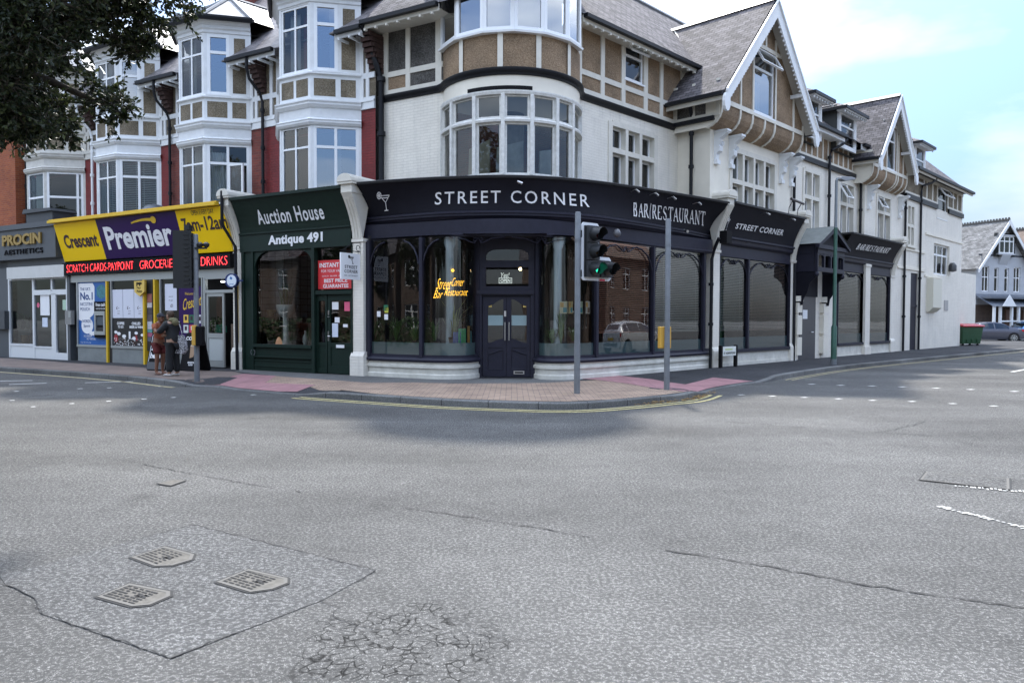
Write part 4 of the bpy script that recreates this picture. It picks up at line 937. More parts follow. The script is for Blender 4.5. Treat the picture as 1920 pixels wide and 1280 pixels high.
for i,(x0,x1,z0,z1,m2,lb) in enumerate(((.14,.38,1.82,2.02,paper,'white notice at the top left of green door glass'),(.60,.80,1.78,2.02,mat('pink_sticker',(.70,.12,.22),.5),'pink sticker at the top right of green door glass'),
        (.24,.42,1.48,1.62,paper,'small square notice in the middle of green door glass'),(.14,.36,1.10,1.46,mat('blue_white_paper',(.60,.66,.76),.6),'tall pale blue notice low on the green door glass'),(.55,.72,1.36,1.44,paper,'small white card at the right of green door glass'))):
    w_ = (dx1-dx0)/.95
    p_ = card('notice',None,FA,dx0+x0*w_,dx0+x1*w_,z0,z1,.078,m2,.003); tag(p_,lb,'notice','notices stuck on the green door')

# ---- yellow convenience store
pm = thing('convenience_store','yellow and purple convenience store shopfront under the bay windows','shop',at(FA,-9,0,PAV))
Lx,Rx = -13.25,-4.72
def tiltP(u,t,off=0.0): return (u,-.04-.36*t-off*.96,3.50+1.24*t-off*.28)
us = [Lx,A(189,452,-.22)[0],A(338.5,437,-.22)[0],Rx]
sgp = thing('fascia_sign','tilted yellow and purple fascia sign of the convenience store','sign',at(FA,-9,-.3,4.1),'lettered shop signs')
for i,(m2,nm) in enumerate(((yellow,'yellow_panel'),(purple,'purple_panel'),(yellow,'yellow_panel'))):
    x0,x1 = us[i]+(.002 if i else 0),us[i+1]
    q_ = MB(FA); P = [tiltP(x0,0),tiltP(x1,0),tiltP(x1,1),tiltP(x0,1)]; Q = [(p[0],p[1]+.10,p[2]) for p in P]
    q_.add(P+Q,[(0,1,2,3),(7,6,5,4),(0,4,5,1),(3,2,6,7),(0,3,7,4),(1,5,6,2)]); q_.build(nm,m2,sgp)
tr = MB(FA); tr.box(Lx-.1,Rx-.12,-.56,-.40,4.76,4.84); tr.box(Lx-.1,Rx-.12,-.50,-.40,4.845,4.88); tr.build('trim_tube',yelp,sgp)
bx = MB(FA); bx.prismx([(.08,3.48),(.2,3.48),(.2,4.74),(-.26,4.7)],Lx+.02,Rx-.02); bx.build('sign_box',black,sgp)
dkp = mat('deep_maroon_letters',(.035,.008,.018),.5)
def ut(x,t): return A(x,480-70*t,-.04-.36*t)[0]
l = MB(FA); text(l,'Crescent',ut(121,.5),ut(183,.5),.34,.70,bold=.03,post=lambda p: tiltP(p[0],p[2],.008)); text(l,'7am-12am',ut(343,.6),ut(427,.6),.50,.82,bold=.02,post=lambda p: tiltP(p[0],p[2],.008)); text(l,'OPEN EVERY DAY',ut(361,.8),ut(403,.8),.86,.97,post=lambda p: tiltP(p[0],p[2],.008)); l.build('lettering',dkp,sgp,fix=False)
l = MB(FA); text(l,'Premier',ut(199,.5),ut(323,.5),.22,.80,bold=.03,post=lambda p: tiltP(p[0],p[2],.012)); l.build('lettering',mat('white_letter',(.82,.82,.85),.35),sgp,fix=False)
sw = MB(FA); c0_,c1_ = ut(246,.85),ut(288,.85); sh_ = []
for i in range(11):
    t = i/10; sh_.append((c0_+(c1_-c0_)*t,.83+.05*math.sin(t*2.6),.018+.02*t))
top = [tiltP(a,z+h_,.014) for a,z,h_ in sh_]; bot = [tiltP(a,z-h_,.014) for a,z,h_ in sh_]
sw.add(top+bot,[(i,i+1,11+i+1,11+i) for i in range(10)]); cc_ = tiltP(c1_,.855,.016)
sw.add([tiltP(c1_+.13*math.cos(a*.524),.855+.085*math.sin(a*.524),.016) for a in range(12)],[tuple(range(12))]); sw.build('swoosh',yelp,sgp,fix=False)
# LED message strip
led = thing('led_display','long black message display with red dot letters under the yellow sign','display',at(FA,-9,-.1,3.2))
for x0,x1 in ((Lx,A(256,500)[0]),(A(257,500)[0],Rx)): MB(FA).box(x0,x1,-.14,.05,3.03,3.44).build('case',black,led)
redled = mat('red_led',(1.0,.04,.05),.5,emit=3.0)
tq = redled.node_tree; vq = tq.nodes.new('ShaderNodeTexVoronoi'); vq.inputs['Scale'].default_value = 38; vq.inputs['Randomness'].default_value = .15; gq = tq.nodes.new('ShaderNodeNewGeometry'); tq.links.new(gq.outputs['Position'],vq.inputs['Vector'])
rq = tq.nodes.new('ShaderNodeMapRange'); rq.inputs[1].default_value = .38; rq.inputs[2].default_value = .5; rq.inputs[3].default_value = 3.2; rq.inputs[4].default_value = .15; tq.links.new(vq.outputs['Distance'],rq.inputs[0]); tq.links.new(rq.outputs[0],tq.nodes['Principled BSDF'].inputs['Emission Strength']); tq.nodes['Principled BSDF'].inputs['Base Color'].default_value = (.2,.01,.01,1); l = MB(FA)
def dots(txt,x0,x1,z0,z1):
    text(l,txt,x0,x1,z0,z1,-.148,bold=-.012)
for tx,x0,x1 in (('SCRATCH CARDS-PAYPOINT',125,250),('GROCERIES',262,329),('DRINKS',377,426)): dots(tx,A(x0,505,-.148)[0],A(x1,490,-.148)[0],3.11,3.37)
l.build('lettering',redled,led,fix=False)
# structure of the store front
s = MB(FA); s.box(Lx+.1,Rx,.0,.3,2.78,3.02); s.build('lintel',alu,pm)
W1 = rA(145,201,522,660); W2 = rA(209,269,515,666); W3 = rA(301,379,517,672); DR = rA(384,445,516,690)
ri = MB(FA); zt = 2.78
for w_ in (W1,W2,W3):
    ri.box(w_[0],w_[1],.02,.12,PAV-.02,.60)
    for i in range(int((w_[1]-w_[0])/.06)): ri.box(w_[0]+.06*i,w_[0]+.06*i+.03,.005,.02,PAV,.58)
ri.build('stall_riser',mat('ribbed_grey_panel',(.30,.32,.31),.6,var=.15),pm)
fr_ = MB(FA)
for w_ in (W1,W2,W3): fr_.box(w_[0]-.03,w_[1]+.03,-.02,.1,.60,.68); fr_.box(w_[0]-.03,w_[0]+.02,-.01,.1,.68,zt); fr_.box(w_[1]-.02,w_[1]+.03,-.01,.1,.68,zt)
fr_.build('window_frame',alu,pm)
yp = MB(FA)
for px in (203,272.5,292.5): u_ = A(px,600)[0]; yp.box(u_-.04,u_+.04,-.06,.1,PAV-.02,zt)
yp.box(DR[1]-.02,DR[1]+.05,-.03,.1,.9,2.6)
yp.build('yellow_post',yelp,pm)
bp_ = MB(FA); u_ = A(206.5,600)[0]; bp_.box(u_-.09,u_+.09,.0,.15,PAV-.02,zt); a_,c_ = A(275,600)[0],A(286,600)[0]; bp_.box(a_,c_,.01,.15,.55,zt); bp_.build('dark_pier',mat('near_black_panel',(.02,.02,.022),.5),pm)
for w_ in (W2,W3): MB(FA).quad((w_[0],.04,.68),(w_[1],.04,.68),(w_[1],.04,zt),(w_[0],.04,zt)).build('shop_window',shopglass,pm,fix=False)
bk_ = MB(FA); bk_.quad((W2[0]-.2,.12,.1),(W3[1]+.1,.12,.1),(W3[1]+.1,.12,2.9),(W2[0]-.2,.12,2.9)); bk_.build('backing_panel',black,pm,fix=False)
sr = MB(FA); sr.quad((DR[0]-.5,3,0),(Rx+.1,3,0),(Rx+.1,3,3),(DR[0]-.5,3,3)); sr.quad((Rx,.1,0),(Rx,3,0),(Rx,3,3),(Rx,.1,3)); sr.quad((DR[0]-.2,.2,.1),(DR[0]-.2,3,.1),(DR[0]-.2,3,3),(DR[0]-.2,.2,3)); sr.quad((DR[0]-.5,.2,2.9),(Rx,.2,2.9),(Rx,3,2.9),(DR[0]-.5,3,2.9)); sr.build('room',dark,pm,fix=False)
# door
df = MB(FA); zt2 = DR[3]; hz = 2.32
for x0,x1,z0,z1 in ((DR[0]-.06,DR[0]+.03,PAV,zt),(DR[1]-.06,DR[1]-.02,PAV,zt),(DR[0],DR[1]-.06,hz,hz+.09),(DR[0],DR[1]-.06,zt-.05,zt)): df.box(x0,x1,-.005,.09,z0,z1)
df.build('door_frame',alu,pm)
mid = DR[0]+(DR[1]-DR[0])*.58; dl = MB(FA)
for x0,x1,z0,z1 in ((DR[0]+.05,DR[0]+.13,PAV+.03,hz-.01),(mid-.07,mid,PAV+.03,hz-.01),(DR[0]+.13,mid-.07,PAV+.03,.33),(DR[0]+.13,mid-.07,1.0,1.14),(DR[0]+.13,mid-.07,hz-.1,hz-.01)): dl.box(x0,x1,.02,.07,z0,z1)
dlo = dl.build('door',alu,pm); MB(FA).quad((DR[0]+.1,.045,.33),(mid-.04,.045,.33),(mid-.04,.045,hz-.05),(DR[0]+.1,.045,hz-.05)).build('pane',shopglass,dlo,fix=False)
card('lower_panel',dlo,FA,DR[0]+.13,mid-.07,.34,.99,.043,mat('pale_door_panel',(.42,.45,.44),.4),.006)
bd = card('cardboard_sheet',None,FA,mid+.04,DR[1]-.07,PAV,1.42,.25,mat('brown_board',(.17,.13,.095),.8,var=.15),.02); tag(bd,'brown board panel standing inside the store doorway','board')
lt = MB(FA); lt.box(DR[0]+.1,DR[0]+.95,.5,.56,2.66,2.70); tag(lt.build('strip_light',mat('lit_tube',(.9,.95,1),.5,emit=3)),'lit white tube lamp above the store door','lamp')
gb = MB(FA); gb.prism([(DR[0]+.12,1.16),(DR[0]+.42,1.16),(DR[0]+.40,1.34),(DR[0]+.32,1.40),(DR[0]+.18,1.38)],.25,.45); tag(gb.build('green_basket',mat('basket_green',(.02,.22,.14),.5)),'green basket behind the glass store door','basket')
# blue poster with cash machine
ps = thing('poster','blue and white nicotine pouch poster filling the left store window','poster',at(FA,(W1[0]+W1[1])/2,.05,.7),'store window posters')
card('sheet',ps,FA,W1[0],W1[1],.68,zt,.06,mat('poster_blue',(.012,.10,.34),.35),.02)
x0,x1 = W1[0],W1[1]; wd_ = x1-x0
pw = MB(FA); pw.quad((x0+.03,.036,1.52),(x0+.22*wd_,.036,1.42),(x0+.5*wd_,.036,1.68),(x0+.55*wd_,.036,1.8),(x0+.56*wd_,.036,2.62),(x0+.5*wd_,.036,2.74),(x0+.03,.036,2.74))
pw.add([(x0+wd_*(.30+.20*math.cos(a*.3927)),.034,1.32+.28*math.sin(a*.3927)) for a in range(16)],[tuple(range(16))])
pw.add([(x0+wd_*(.46+.12*r_*math.cos(a*.4488)),.032,1.06+.10*r_*math.sin(a*.4488)) for a,r_ in zip(range(14),[1,.6]*7)],[tuple(range(14))])
pw.build('white_shape',paper,ps,fix=False)
l = MB(FA); nb = mat('poster_navy',(.02,.06,.20),.5)
text(l,"THE UK'S",x0+.08*wd_,x0+.42*wd_,2.50,2.60,.030); text(l,'No.1',x0+.08*wd_,x0+.50*wd_,2.18,2.44,.030,bold=.03); text(l,'NICOTINE',x0+.08*wd_,x0+.50*wd_,1.99,2.10,.030); text(l,'POUCH',x0+.08*wd_,x0+.40*wd_,1.82,1.93,.030); text(l,'NORDIC',x0+.15*wd_,x0+.45*wd_,1.42,1.52,.028)
text(l,'Spirit',x0+.18*wd_,x0+.40*wd_,1.24,1.36,.028,shear=.2); l.build('lettering',nb,ps,fix=False)
l = MB(FA); text(l,'NO SMOKE.',x0+.18*wd_,x0+.44*wd_,.98-.05,1.0,.034); text(l,'NO VAPOUR.',x0+.28*wd_,x0+.58*wd_,.86-.02,.91,.034); text(l,'Happy days all day long',x0+.06*wd_,x0+.42*wd_,.73,.77,.034); l.build('lettering',paper,ps,fix=False)
pf = MB(FA); pf.add([(x0+wd_*(.78+.15*math.cos(a*.524)*(1+.2*(a % 2))),.037,2.45+.24*math.sin(a*.524)) for a in range(12)],[tuple(range(12))]); pf.build('picture',mat('poster_teal',(.05,.22,.26),.5,var=.7,vscale=25),ps,fix=False)
at_ = thing('cash_machine','grey cash machine set in the blue poster window','cash machine',at(FA,x0+.8*wd_,-.05,1))
m_ = MB(FA); m_.box(x0+.60*wd_,x1-.01,-.03,.036,.92,2.12); m_.build('surround',black,at_)
m_ = MB(FA); a0,a1 = x0+.64*wd_,x1-.03
for q_ in ((a0,a1,1.66,1.80),(a0,a0+.08,1.02,1.66),(a1-.08,a1,1.02,1.66),(a0+.08,a1-.08,1.02,1.14)): m_.box(q_[0],q_[1],-.075,-.031,q_[2],q_[3])
m_.build('fascia',alu,at_)
m_ = MB(FA); m_.box(a0+.12,a1-.1,-.055,-.031,1.16,1.26); m_.build('keypad',rubber,at_); m_ = MB(FA); m_.box(a0+.1,a1-.1,-.04,-.031,1.34,1.62); m_.build('screen',mat('dim_screen',(.06,.08,.10),.2),at_)
l = MB(FA); text(l,'free cash',a0+.03,a1-.03,1.96,2.08,-.034,bold=.02); text(l,'withdrawals',a0+.03,a1-.03,1.86,1.92,-.034); l.build('lettering',paper,at_,fix=False)
# middle store window: drinks poster and white price boards
x0,x1 = W2[0]+.03,W2[1]-.03; wd_ = x1-x0
for i,(a,c) in enumerate(((.0,.34),(.345,.70),(.705,1.0))):
    p_ = thing('price_board',['white price board left of three in the middle store window','white price board in the middle of three in store window','white price board right of three beside the yellow post'][i],'notice',at(FA,x0+a*wd_,.03,2),'white price boards')
    card('sheet',p_,FA,x0+a*wd_,x0+c*wd_-.01,1.58,2.50,.03,mat('lilac_white_paper',(.62,.64,.72),.5),.006)
    l = MB(FA); e_ = x0+(a+c)*.5*wd_; text(l,'£ -',e_-.08,e_+.08,1.86,1.96,.0235,bold=.03); text(l,'spend',e_-.02,e_+.12,1.78,1.82,.0235); text(l,'save',e_-.02,e_+.10,1.70,1.74,.0235); l.build('lettering',dkp,p_,fix=False)
dp_ = thing('poster','black drinks poster of coffee and chilled beer in middle store window','poster',at(FA,(x0+x1)/2,.03,.7),'store window posters')
card('sheet',dp_,FA,x0,x1,.69,1.57,.03,mat('poster_black',(.012,.012,.014),.35,var=.6,vscale=15),.006)
l = MB(FA); text(l,'COFFEE',x0+.14*wd_,x0+.38*wd_,1.36,1.45,.0235,bold=.04); text(l,'TO GO',x0+.17*wd_,x0+.35*wd_,1.25,1.33,.0235,bold=.04); text(l,'CHILLED',x0+.62*wd_,x0+.9*wd_,1.36,1.45,.0235,bold=.04); text(l,'BEER & WINE',x0+.55*wd_,x0+1.0*wd_,1.25,1.33,.0235,bold=.04); l.build('lettering',paper,dp_,fix=False)
cups = MB(FA); drink = MB(FA); random.seed(8)
for cx,cz,r_ in ((.10,1.12,.09),(.20,1.07,.10),(.37,.99,.11),(.69,.93,.10),(.76,1.10,.09),(.95,1.04,.08)):
    cups.add([(x0+wd_*cx+r_*math.cos(a*.524),.022,cz+r_*.55*math.sin(a*.524)) for a in range(12)],[tuple(range(12))])
    drink.quad((x0+wd_*cx-r_*.7,.0228,cz-.33),(x0+wd_*cx+r_*.7,.0228,cz-.33),(x0+wd_*cx+r_,.0228,cz),(x0+wd_*cx-r_,.0228,cz))
cups.box(x0+.52*wd_,x0+.58*wd_,.021,.0235,.9,1.15)
for i in range(60):
    a,c = x0+random.uniform(.02,.98)*wd_,random.uniform(.70,.92); r_ = random.uniform(.01,.03); cups.add([(a+r_*math.cos(k*1.2566+i),.021,c+r_*math.sin(k*1.2566+i)) for k in range(5)],[tuple(range(5))])
cups.build('foam',paper,dp_,fix=False); drink.build('dark_drink',mat('stout',(.03,.012,.01),.3),dp_,fix=False)
rr = MB(FA); 
for cx,cz,r_ in ((.10,.92,.11),(.76,.98,.05),(.78,.9,.04)): rr.add([(x0+wd_*cx+r_*math.cos(a*.524),.0215,cz+r_*1.2*math.sin(a*.524)) for a in range(12)],[tuple(range(12))])
rr.build('red_drink',mat('cherry',(.30,.02,.03),.3),dp_,fix=False)
# sticker strip on the dark pier
cols_ = [(.35,.12,.10),(.60,.55,.55),(.06,.05,.06),(.10,.08,.09),(.55,.56,.60),(.12,.35,.33),(.40,.10,.18),(.10,.12,.16)]; zz = 2.35; random.seed(2)
lbs = ['dark red sticker','white and red sticker','black sticker','charcoal sticker','pale grey sticker','teal sticker','crimson sticker','navy sticker']
for i,c in enumerate(cols_):
    hgt = (.28,.16,.2,.22,.26,.1,.14,.14)[i]
    p_ = card('sticker',None,FA,a_+.03,c_-.03 if False else A(286,600)[0]-.03,zz-hgt,zz-.012,.008,mat('sticker_%s' % lbs[i].replace(' ','_'),c,.45,var=.6,vscale=30),.004); zz -= hgt
    tag(p_,lbs[i]+' in the column beside the yellow post','sticker','stickers on the dark store pier')
# hanging payment sign
pp = thing('hanging_sign','yellow shield shaped payment sign over the middle store window','sign',at(FA,A(262,530,-.1)[0],-.1,2.7),'lettered shop signs')
u_ = A(262,530,-.12)[0]; m_ = MB(FA); m_.prism([(u_-.27,2.74),(u_+.27,2.74),(u_+.25,2.40),(u_,2.26),(u_-.25,2.40)],-.14,-.08); m_.build('shield',mat('shield_yellow',(.66,.46,.10),.4),pp)
l = MB(FA); text(l,'PP',u_-.14,u_+.14,2.58,2.70,-.145,bold=.05); text(l,'Pay',u_-.12,u_+.08,2.48,2.56,-.145,bold=.02); text(l,'Point',u_-.12,u_+.14,2.38,2.46,-.145,bold=.02); l.build('lettering',black,pp,fix=False)
# third window: notices and purple panel
x0,x1 = W3[0],W3[1]
p_ = thing('price_board','single white notice board in the dark right store window','notice',at(FA,A(319,556)[0],.03,2),'white price boards'); q_ = rA(308,330,532,582)
card('sheet',p_,FA,q_[0],q_[1],q_[2],q_[3],.03,mat('lilac_white_paper',(1,1,1)),.006); l = MB(FA); e_ = (q_[0]+q_[1])/2; text(l,'spend',e_-.1,e_+.1,q_[2]+.40,q_[2]+.45,.0235); text(l,'£5 get',e_-.1,e_+.1,q_[2]+.28,q_[2]+.34,.0235); text(l,'£1',e_-.02,e_+.1,q_[2]+.10,q_[2]+.2,.0235,bold=.03); l.build('lettering',dkp,p_,fix=False)
pu = thing('poster','purple poster with yellow script lettering behind the signal pole','poster',at(FA,A(358,580)[0],.03,2),'store window posters'); q_ = rA(334,378,540,589)
card('sheet',pu,FA,q_[0],x1-.03,.69,q_[3]+.05,.031,purple,.006); l = MB(FA); text(l,'Crescent',A(342,575)[0],A(376,560)[0],1.78,2.12,.0235,shear=.15,lean=0,bold=.01,post=lambda p: (p[0],p[1],p[2]+(p[0]-q_[0])*.18)); text(l,'Welcome to',A(345,546)[0],A(365,546)[0],2.28,2.36,.0235,shear=.1); l.build('lettering',yelp,pu,fix=False)
mini = [('yellow',(.75,.5,.08),343,352,590,605),('green',(.02,.14,.07),354,362,590,605),('white and green',(.62,.66,.62),343,352,609,624),('red',(.62,.05,.08),354,364,609,624),('lilac',(.60,.60,.68),354,365,627,642),('pale',(.66,.67,.70),371,375.5,590,606)]
for nm,c,xl,xr,yt,yb in mini:
    q_ = rA(xl,xr,yt,yb); o_ = thing('sticker',nm+' square sticker on the purple window panel','sticker',at(FA,q_[0],.02,q_[2]),'square stickers on the purple panel')
    card('sheet',o_,FA,*q_,.024,mat('mini_'+nm.replace(' ','_'),c,.45),.004)
    e_ = (q_[0]+q_[1])/2; card('emblem',o_,FA,e_-.05,e_+.05,q_[2]+.08,q_[2]+.2,.0195,dkp if nm != 'red' else paper,.003)
# round blue sign by the store door
rs = thing('projecting_sign','round blue and white sign beside the store door','sign',at(FA,A(433,526,-.2)[0],-.2,2.5),'lettered shop signs')
u_,z_ = A(433,526,-.3); Fr = frame(at(FA,u_,-.3,z_),Vector((.97,-.24,0)),Vector((.24,.97,0)))
m_ = MB(Fr); m_.add([(.20*math.cos(a*.3142),y,.20*math.sin(a*.3142)) for y in (0,.12) for a in range(20)],[tuple(range(20)),tuple(range(39,19,-1))]+[(i,(i+1) % 20,20+(i+1) % 20,20+i) for i in range(20)]); m_.box(.15,.35,.04,.07,-.02,.02); m_.build('case',mat('navy_blue',(.012,.03,.13),.4),rs)
m_ = MB(Fr); m_.add([(.155*math.cos(a*.3142)+.02,-.006,.165*math.sin(a*.3142)) for a in range(20)],[tuple(range(20))]); m_.build('face',mat('pale_sign_face',(.68,.75,.82),.4),rs,fix=False)  # plain pale blue-white disc
m_ = MB(Fr); m_.quad((-.04,-.01,.06),(.02,-.01,.02),(.05,-.01,.07),(.0,-.01,.12)); text(m_,'LOTTERY',-.06,.10,-.12,-.09,-.01,bold=.02); m_.build('emblem',mat('emblem_blue',(.05,.18,.42),.4),rs,fix=False)
# black pipe at the party pilaster
pi = MB(FA); pi.tube([(-4.50,.9,5.14),(-4.50,-.46,5.12)],.035,8); pi.tube([(-4.62,-.48,5.14),(-4.62,-.48,4.2),(-4.60,-.30,3.95),(-4.50,-.13,3.6),(-4.48,-.12,.1)],.045,8)
pip = pi.build('drainpipe',blackp,smooth=50); tag(pip,'black drainpipe bending over the cream coping between yellow and green shops','drainpipe')
cz = MB(FA); cz.box(-4.56,-4.30,-.10,.0,1.0,1.62); cz.build('x',black) if False else None
# grilles and cable on the green shopfront
vt = MB(FA); u_,z_ = A(476,660,-.0); vt.add([(u_+r_*math.cos(a*.3927),-.036,z_+r_*math.sin(a*.3927)) for r_ in (.075,.092) for a in range(16)],[(i,(i+1) % 16,16+(i+1) % 16,16+i) for i in range(16)]); tag(vt.build('painted_ring',lead,fix=False),'small pale ring on the green stall riser','vent')

# ---- grey beauty salon
bs_ = thing('beauty_salon','grey beauty salon shopfront with white glazed sliding doors','shop',at(FA,-15.2,0,PAV))
Fx0,Fx1 = -17.75,A(104,460,-.25)[0]
m_ = MB(FA); m_.box(Fx0,Fx1,-.25,.2,3.66,4.72); m_.box(Fx0,Fx1+.12,-.32,.2,4.72,4.90); m_.box(Fx1,Lx,-.02,.2,3.4,4.72); m_.build('fascia',greyp,bs_)
sgn = thing('shop_sign','brass raised letters reading PROCIN over dark AESTHETICS on the grey salon fascia','sign',at(FA,-16,-.28,4.2),'lettered shop signs')
l = MB(FA); text(l,'PROCIN',A(6,456,-.27)[0],A(78,450,-.27)[0],4.16,4.55,-.255,bold=.04,depth=.06); l.build('lettering',brass,sgn,fix=False)
l = MB(FA); text(l,'AESTHETICS',A(8,480,-.27)[0],A(80,475,-.27)[0],3.84,4.02,-.255,bold=.01,spacing=1.2,depth=.03); l.build('small_lettering',black,sgn,fix=False)
sb = rA(14,121,498,518,-.12); m_ = MB(FA); m_.box(sb[0],sb[1],-.15,.1,2.98,3.40); m_.build('shutter_box',mat('white_shutter',(.60,.60,.58),.5,dirt=.1),bs_)
x0,x1 = A(17,600)[0],A(127,600)[0]; fr_ = MB(FA); c1,c2,c3 = A(63.5,600)[0],A(98,600)[0],A(105,600)[0]
for a,c,z0,z1 in ((x0,x0+.1,PAV,2.98),(x1-.05,x1+.03,PAV,2.98),(c1-.05,c1+.06,PAV,2.98),(c2-.02,c3+.02,PAV,2.42),(c2-.03,c2+.05,2.5,2.98),(c1+.06,x1-.05,2.38,2.56)): fr_.box(a,c,-.02,.08,z0,z1)
fr_.box(x0+.1,c1-.05,-.02,.08,.55,.63); fr_.box(x0+.1,c1-.05,.0,.08,PAV,.549); fr_.box(c1+.06,c2-.02,-.02,.08,.5,.56); fr_.box(c1+.06,c2-.02,.0,.08,PAV,.499); fr_.box(c3+.02,x1-.05,-.02,.08,PAV,.36); fr_.box(x0+.1,x1-.05,-.01,.08,2.93,2.98)
fr_.build('door_frame',mat('white_door_frame',(.66,.68,.68),.4),bs_)
MB(FA).quad((x0+.1,.03,.6),(x1-.05,.03,.36),(x1-.05,.03,2.95),(x0+.1,.03,2.95)).build('shop_window',shopglass,bs_,fix=False)
m_ = MB(FA); m_.box(Fx0,x0,.0,.3,.05,3.66); m_.box(x1+.03,Lx+.25,-.03,.3,.05,3.4); m_.box(Fx0,Lx,.0,.3,3.40,3.659); m_.box(x0,x1+.03,.05,.3,2.981,3.40); m_.build('pier',greyp,bs_)
m_ = MB(FA); m_.quad((x0,2.6,0),(x1,2.6,0),(x1,2.6,3.4),(x0,2.6,3.4)); m_.quad((x0,.1,0),(x0,2.6,0),(x0,2.6,3.4),(x0,.1,3.4)); m_.quad((x0,.1,2.97),(x1,.1,2.97),(x1,2.6,2.97),(x0,2.6,2.97)); m_.quad((x0,.1,.11),(x1,.1,.11),(x1,2.6,.11),(x0,2.6,.11)); m_.build('room',mat('salon_wall',(.55,.62,.60),.9),bs_,fix=False)
m_ = MB(FA); m_.box(c1+.25,x1-.1,1.1,1.6,.11,1.05); tag(m_.build('counter',dark),'dark reception counter inside the grey salon','counter')
pl_ = thing('potted_palm','tall potted palm in a basket in the salon window','plant',at(FA,A(50,640,.6)[0],.6,.11)); u_ = A(48,640,.5)[0]
m_ = MB(); m_.lathe([(.13,0),(.16,.28),(.15,.3)],at(FA,u_,.5,.63),12); m_.build('pot',mat('wicker_pot',(.30,.2,.12),.8,var=.3),pl_,smooth=50)
m_ = MB(); random.seed(9)
for i in range(14):
    a = random.uniform(0,6.28); hh = random.uniform(.5,1.35); rr_ = random.uniform(.1,.42); b0 = at(FA,u_,.5,.9); tip = b0+Vector((math.cos(a)*rr_,math.sin(a)*rr_,hh))
    for k in range(26):
        t = k/26; c_ = b0.lerp(tip,t)+Vector((0,0,.15*math.sin(t*3.1))); 
        if t < .3: continue
        for s_ in (-1,1):
            d_ = Vector((math.cos(a+s_*1.2),math.sin(a+s_*1.2),-.25))*.20*math.sin(t*2.9); m_.add([c_,c_+d_+Vector((0,0,.012)),c_+d_*.6+Vector((0,0,-.02))],[(0,1,2)])
m_.build('fronds',mat('palm_leaf',(.035,.085,.04),.5,var=.4,vscale=12),pl_,fix=False)
p_ = card('notice',None,FA,A(74,545)[0],A(91,545)[0],1.66,2.40,.026,paper,.004); tag(p_,'tall white notice on the left salon door','notice','salon door notices')
p_ = card('notice',None,FA,A(78,600)[0],A(88,600)[0],1.25,1.58,.026,mat('blue_white_paper',(1,1,1)),.004); tag(p_,'small pale blue notice below the tall white notice','notice','salon door notices')
p_ = card('notice',None,FA,A(116,560)[0],A(125,560)[0],1.85,2.2,.026,mat('notice_green',(.40,.55,.42),.6),.004); tag(p_,'greenish notice on the right salon door','notice','salon door notices')
p_ = MB(FA); u_,z_ = A(70.5,572); p_.add([(u_+.09*math.cos(a*.524),.022,z_+.09*math.sin(a*.524)) for a in range(12)],[tuple(range(12))]); tag(p_.build('heart_sticker',mat('pink_sticker',(1,1,1)),fix=False),'round pink sticker beside the tall white salon notice','sticker')
ic = thing('intercom','grey keypad intercom box on the salon pier','intercom',at(FA,A(134,590)[0],-.1,1.5)); u_,z_ = A(131,594,-.08)
m_ = MB(FA); m_.box(u_-.19,u_+.19,-.14,-.03,z_-.26,z_+.22); m_.build('case',mat('intercom_grey',(.22,.22,.21),.5),ic); m_ = MB(FA); m_.box(u_+.04,u_+.17,-.155,-.14,z_-.02,z_+.18); m_.build('keypad',alu,ic)
m_ = MB(FA); u_,z_ = A(6,594,-.1); m_.box(u_-.6,u_+.25,-.18,-.001,z_-.45,z_+.22); tag(m_.build('meter_box',mat('slate_grey',(.055,.06,.065),.5)),'grey meter cupboard on the pier at far left','cupboard')
vb = MB(FA); q_ = rA(60,109,379,402,.4); vb.box(q_[0],q_[1],.2,1.1,4.95,5.35); vb.prism([(q_[0]-.1,5.35),(q_[1]+.1,5.35),(q_[1],5.45),(q_[0],5.5)],.1,1.15); tag(vb.build('parapet_block',mat('slate_grey',(1,1,1))),'dark grey parapet block on the salon roof below the cream bay','parapet')
sk = MB(); sk.lathe([(.42,0),(.40,.12),(.25,.26),(.05,.32)],at(FA,A(290,383,.3)[0],.3,4.86),12); tag(sk.build('roof_dome',mat('dirty_dome',(.10,.11,.12),.4,var=.3),smooth=60),'small dark rooflight dome behind the yellow sign','rooflight')
# ================================================================ CORNER BUILDING: drum, bar shopfront, upper walls on both streets
def proj(p):
    d = Vector(p)-EYE; z = d.dot(fwd); return 960+1400*d.dot(rt)/z,640-1400*d.dot(up)/z
dA_,dB_ = 1.35,1.15
cb_ = thing('corner_building','cream and pebbledashed corner building with a round bow tower over the dark bar','building',(0,19,0))
DC,DR_ = Vector((-.04,19.85,0)),1.80
def dp(th,r,z): return (DC.x+r*math.cos(R(th)),DC.y+r*math.sin(R(th)),z)
def th_of(px,r=DR_):
    best = min((abs(proj(dp(a/4,r,7))[0]-px),a/4) for a in range(4*185,4*355)); return best[1]
def inter(dA,dB):
    a0 = OA+YA*dA; b0 = OB+YB*dB; de = XA.x*(-XB.y)+XB.x*XA.y
    q = b0-a0; t = (q.x*(-XB.y)+XB.x*q.y)/de; return a0+XA*t
